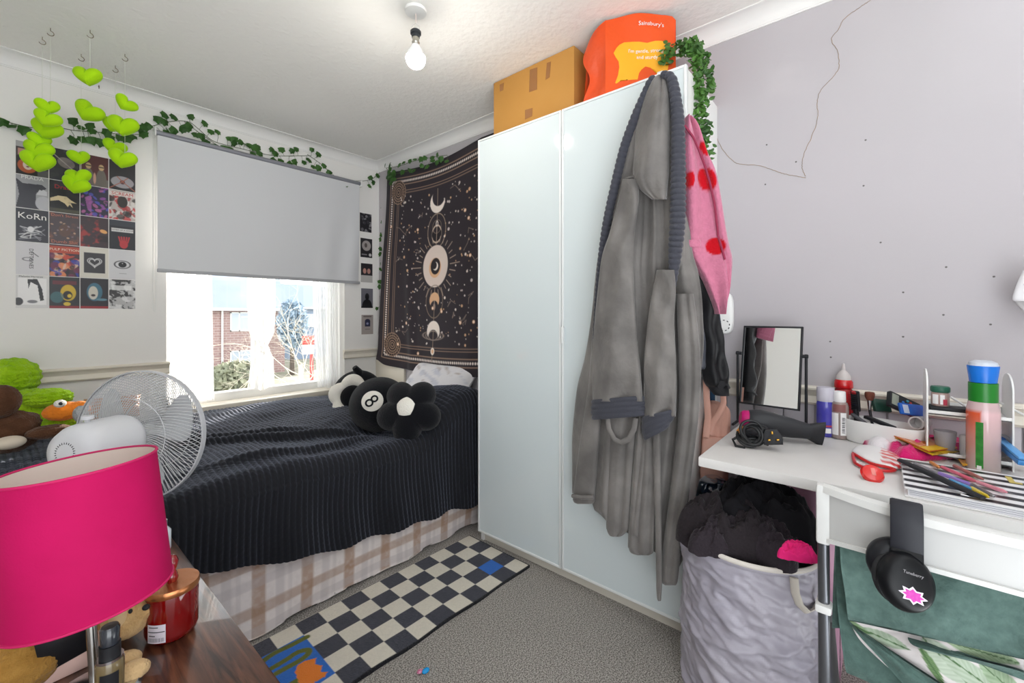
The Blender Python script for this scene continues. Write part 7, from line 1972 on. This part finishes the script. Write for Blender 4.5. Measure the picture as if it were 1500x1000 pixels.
mb.build('cover', pm('sequins', '#c7967c', .3, metal=.6, bump=(120, 1.0, .01)), sq, smooth=180)
gz = MB(); E(gz, 118, 606, 1.50, (.020, .02, .028), 22, amp=.02)
tag(gz.build('glitter_ball', pm('glitter_silver', '#b9bcc0', .3, metal=.6, bump=(200, 1.0, .01)), None, smooth=180), 'small silver glitter ornament behind the fan motor', 'ornament')

# ================================================================== RUG AND FLOOR
RL, RW = 1.17, .47
rth = -.032
ro = Vector((.671, 1.518))            # lattice corner in the room
ax_ = Vector((math.cos(rth), math.sin(rth))); ay_ = Vector((math.sin(rth), -math.cos(rth)))   # along the bed / towards the room
cxs, cys = .0848, .0778
a_l, a_r, b_f, b_n = -.32, .845, -.080, .311
art = Art(a_r - a_l, b_n - b_f, 300, '#e0d9cb')
A_, B_ = art.X + a_l, art.Y + b_f
ci = np.floor(A_ / cxs).astype(int); ri = np.floor(B_ / cys).astype(int)
dark = ((ci + ri) % 2 != 0)
nz_ = fbm(A_ * 260, B_ * 260, 3)[..., None]
dkc = np.array(lin('#44454f')) * (.55 + .9 * nz_); ltc = np.array(lin('#ddd6c8')) * (.90 + .2 * nz_)
art.a = np.where(dark[..., None], dkc, ltc)
blue = ((ci == 8) & (ri == 2)) 
bpatch = (A_ < 0) & (A_ > -.30) & (B_ > 0) & (B_ < .235)
art.a = np.where((blue | bpatch)[..., None], np.array(lin('#2f6cc4')) * (.85 + .3 * nz_), art.a)
def rq(px, py):
    p = onZ(px, py, .012); d = Vector((p.x, p.y)) - ro; return d.dot(ax_) - a_l, d.dot(ay_) - b_f
for path in ([(450, 932), (425, 945), (400, 957), (380, 972)], [(398, 978), (420, 965), (435, 955), (450, 951), (452, 956), (440, 966), (420, 977), (404, 986)], [(404, 1012), (425, 1002), (445, 990)]):
    P = cr(np.array([rq(*p) for p in path]), 18); art.lines([tuple(p) for p in P], .020, '#656a26')
tul = [rq(*p) for p in [(432, 983), (436, 974), (446, 967), (463, 963), (462, 972), (472, 974), (470, 983), (480, 983), (476, 990), (462, 997), (455, 1004), (438, 1000)]]
art.poly(tul, '#e5802f')
bm_ = np.minimum(np.minimum(art.X, art.w - art.X), art.h - art.Y); art.a = np.where((bm_ < .006)[..., None], np.array(lin('#1b1b20')), art.a)
def rugf(x, y):
    a, b = x + a_l, y + b_f
    X_ = ro.x + ax_.x * a + ay_.x * b; Y_ = ro.y + ax_.y * a + ay_.y * b
    wv = .003 * np.sin(a * 21) * sstep(.2, .31, b)
    return np.stack([X_, Y_ + wv, np.full_like(x, .011) + .002 * np.sin(a * 17) * sstep(.1, .31, b)], -1)
o = art.mesh(rugf, .0105, (0, 0, -1)).build('rug', painted('rug_pile', .95, spec=.05, sheen=.2, bump=(350, .9, .004)), None, smooth=60)
tag(o, 'black and cream checked runner rug with a blue tulip patch beside the bed', 'rug')
sw = onZ(621, 983, .004)
cn_ = thing('sweet_wrapper', 'tiny bright blue and pink wrapper on the grey carpet', 'wrapper', (sw.x, sw.y, 0))
MB().ell((sw.x + .004, sw.y - .004, .006), (.013, .009, .006)).build('blue_foil', pm('foil_blue', '#1f9ae0', .25, spec=.6), cn_)
MB().ell((sw.x - .010, sw.y + .008, .006), (.010, .008, .005)).build('pink_end', pm('foil_pink', '#b02458', .3, spec=.6, var=('#e6a9c6', 200)), cn_)
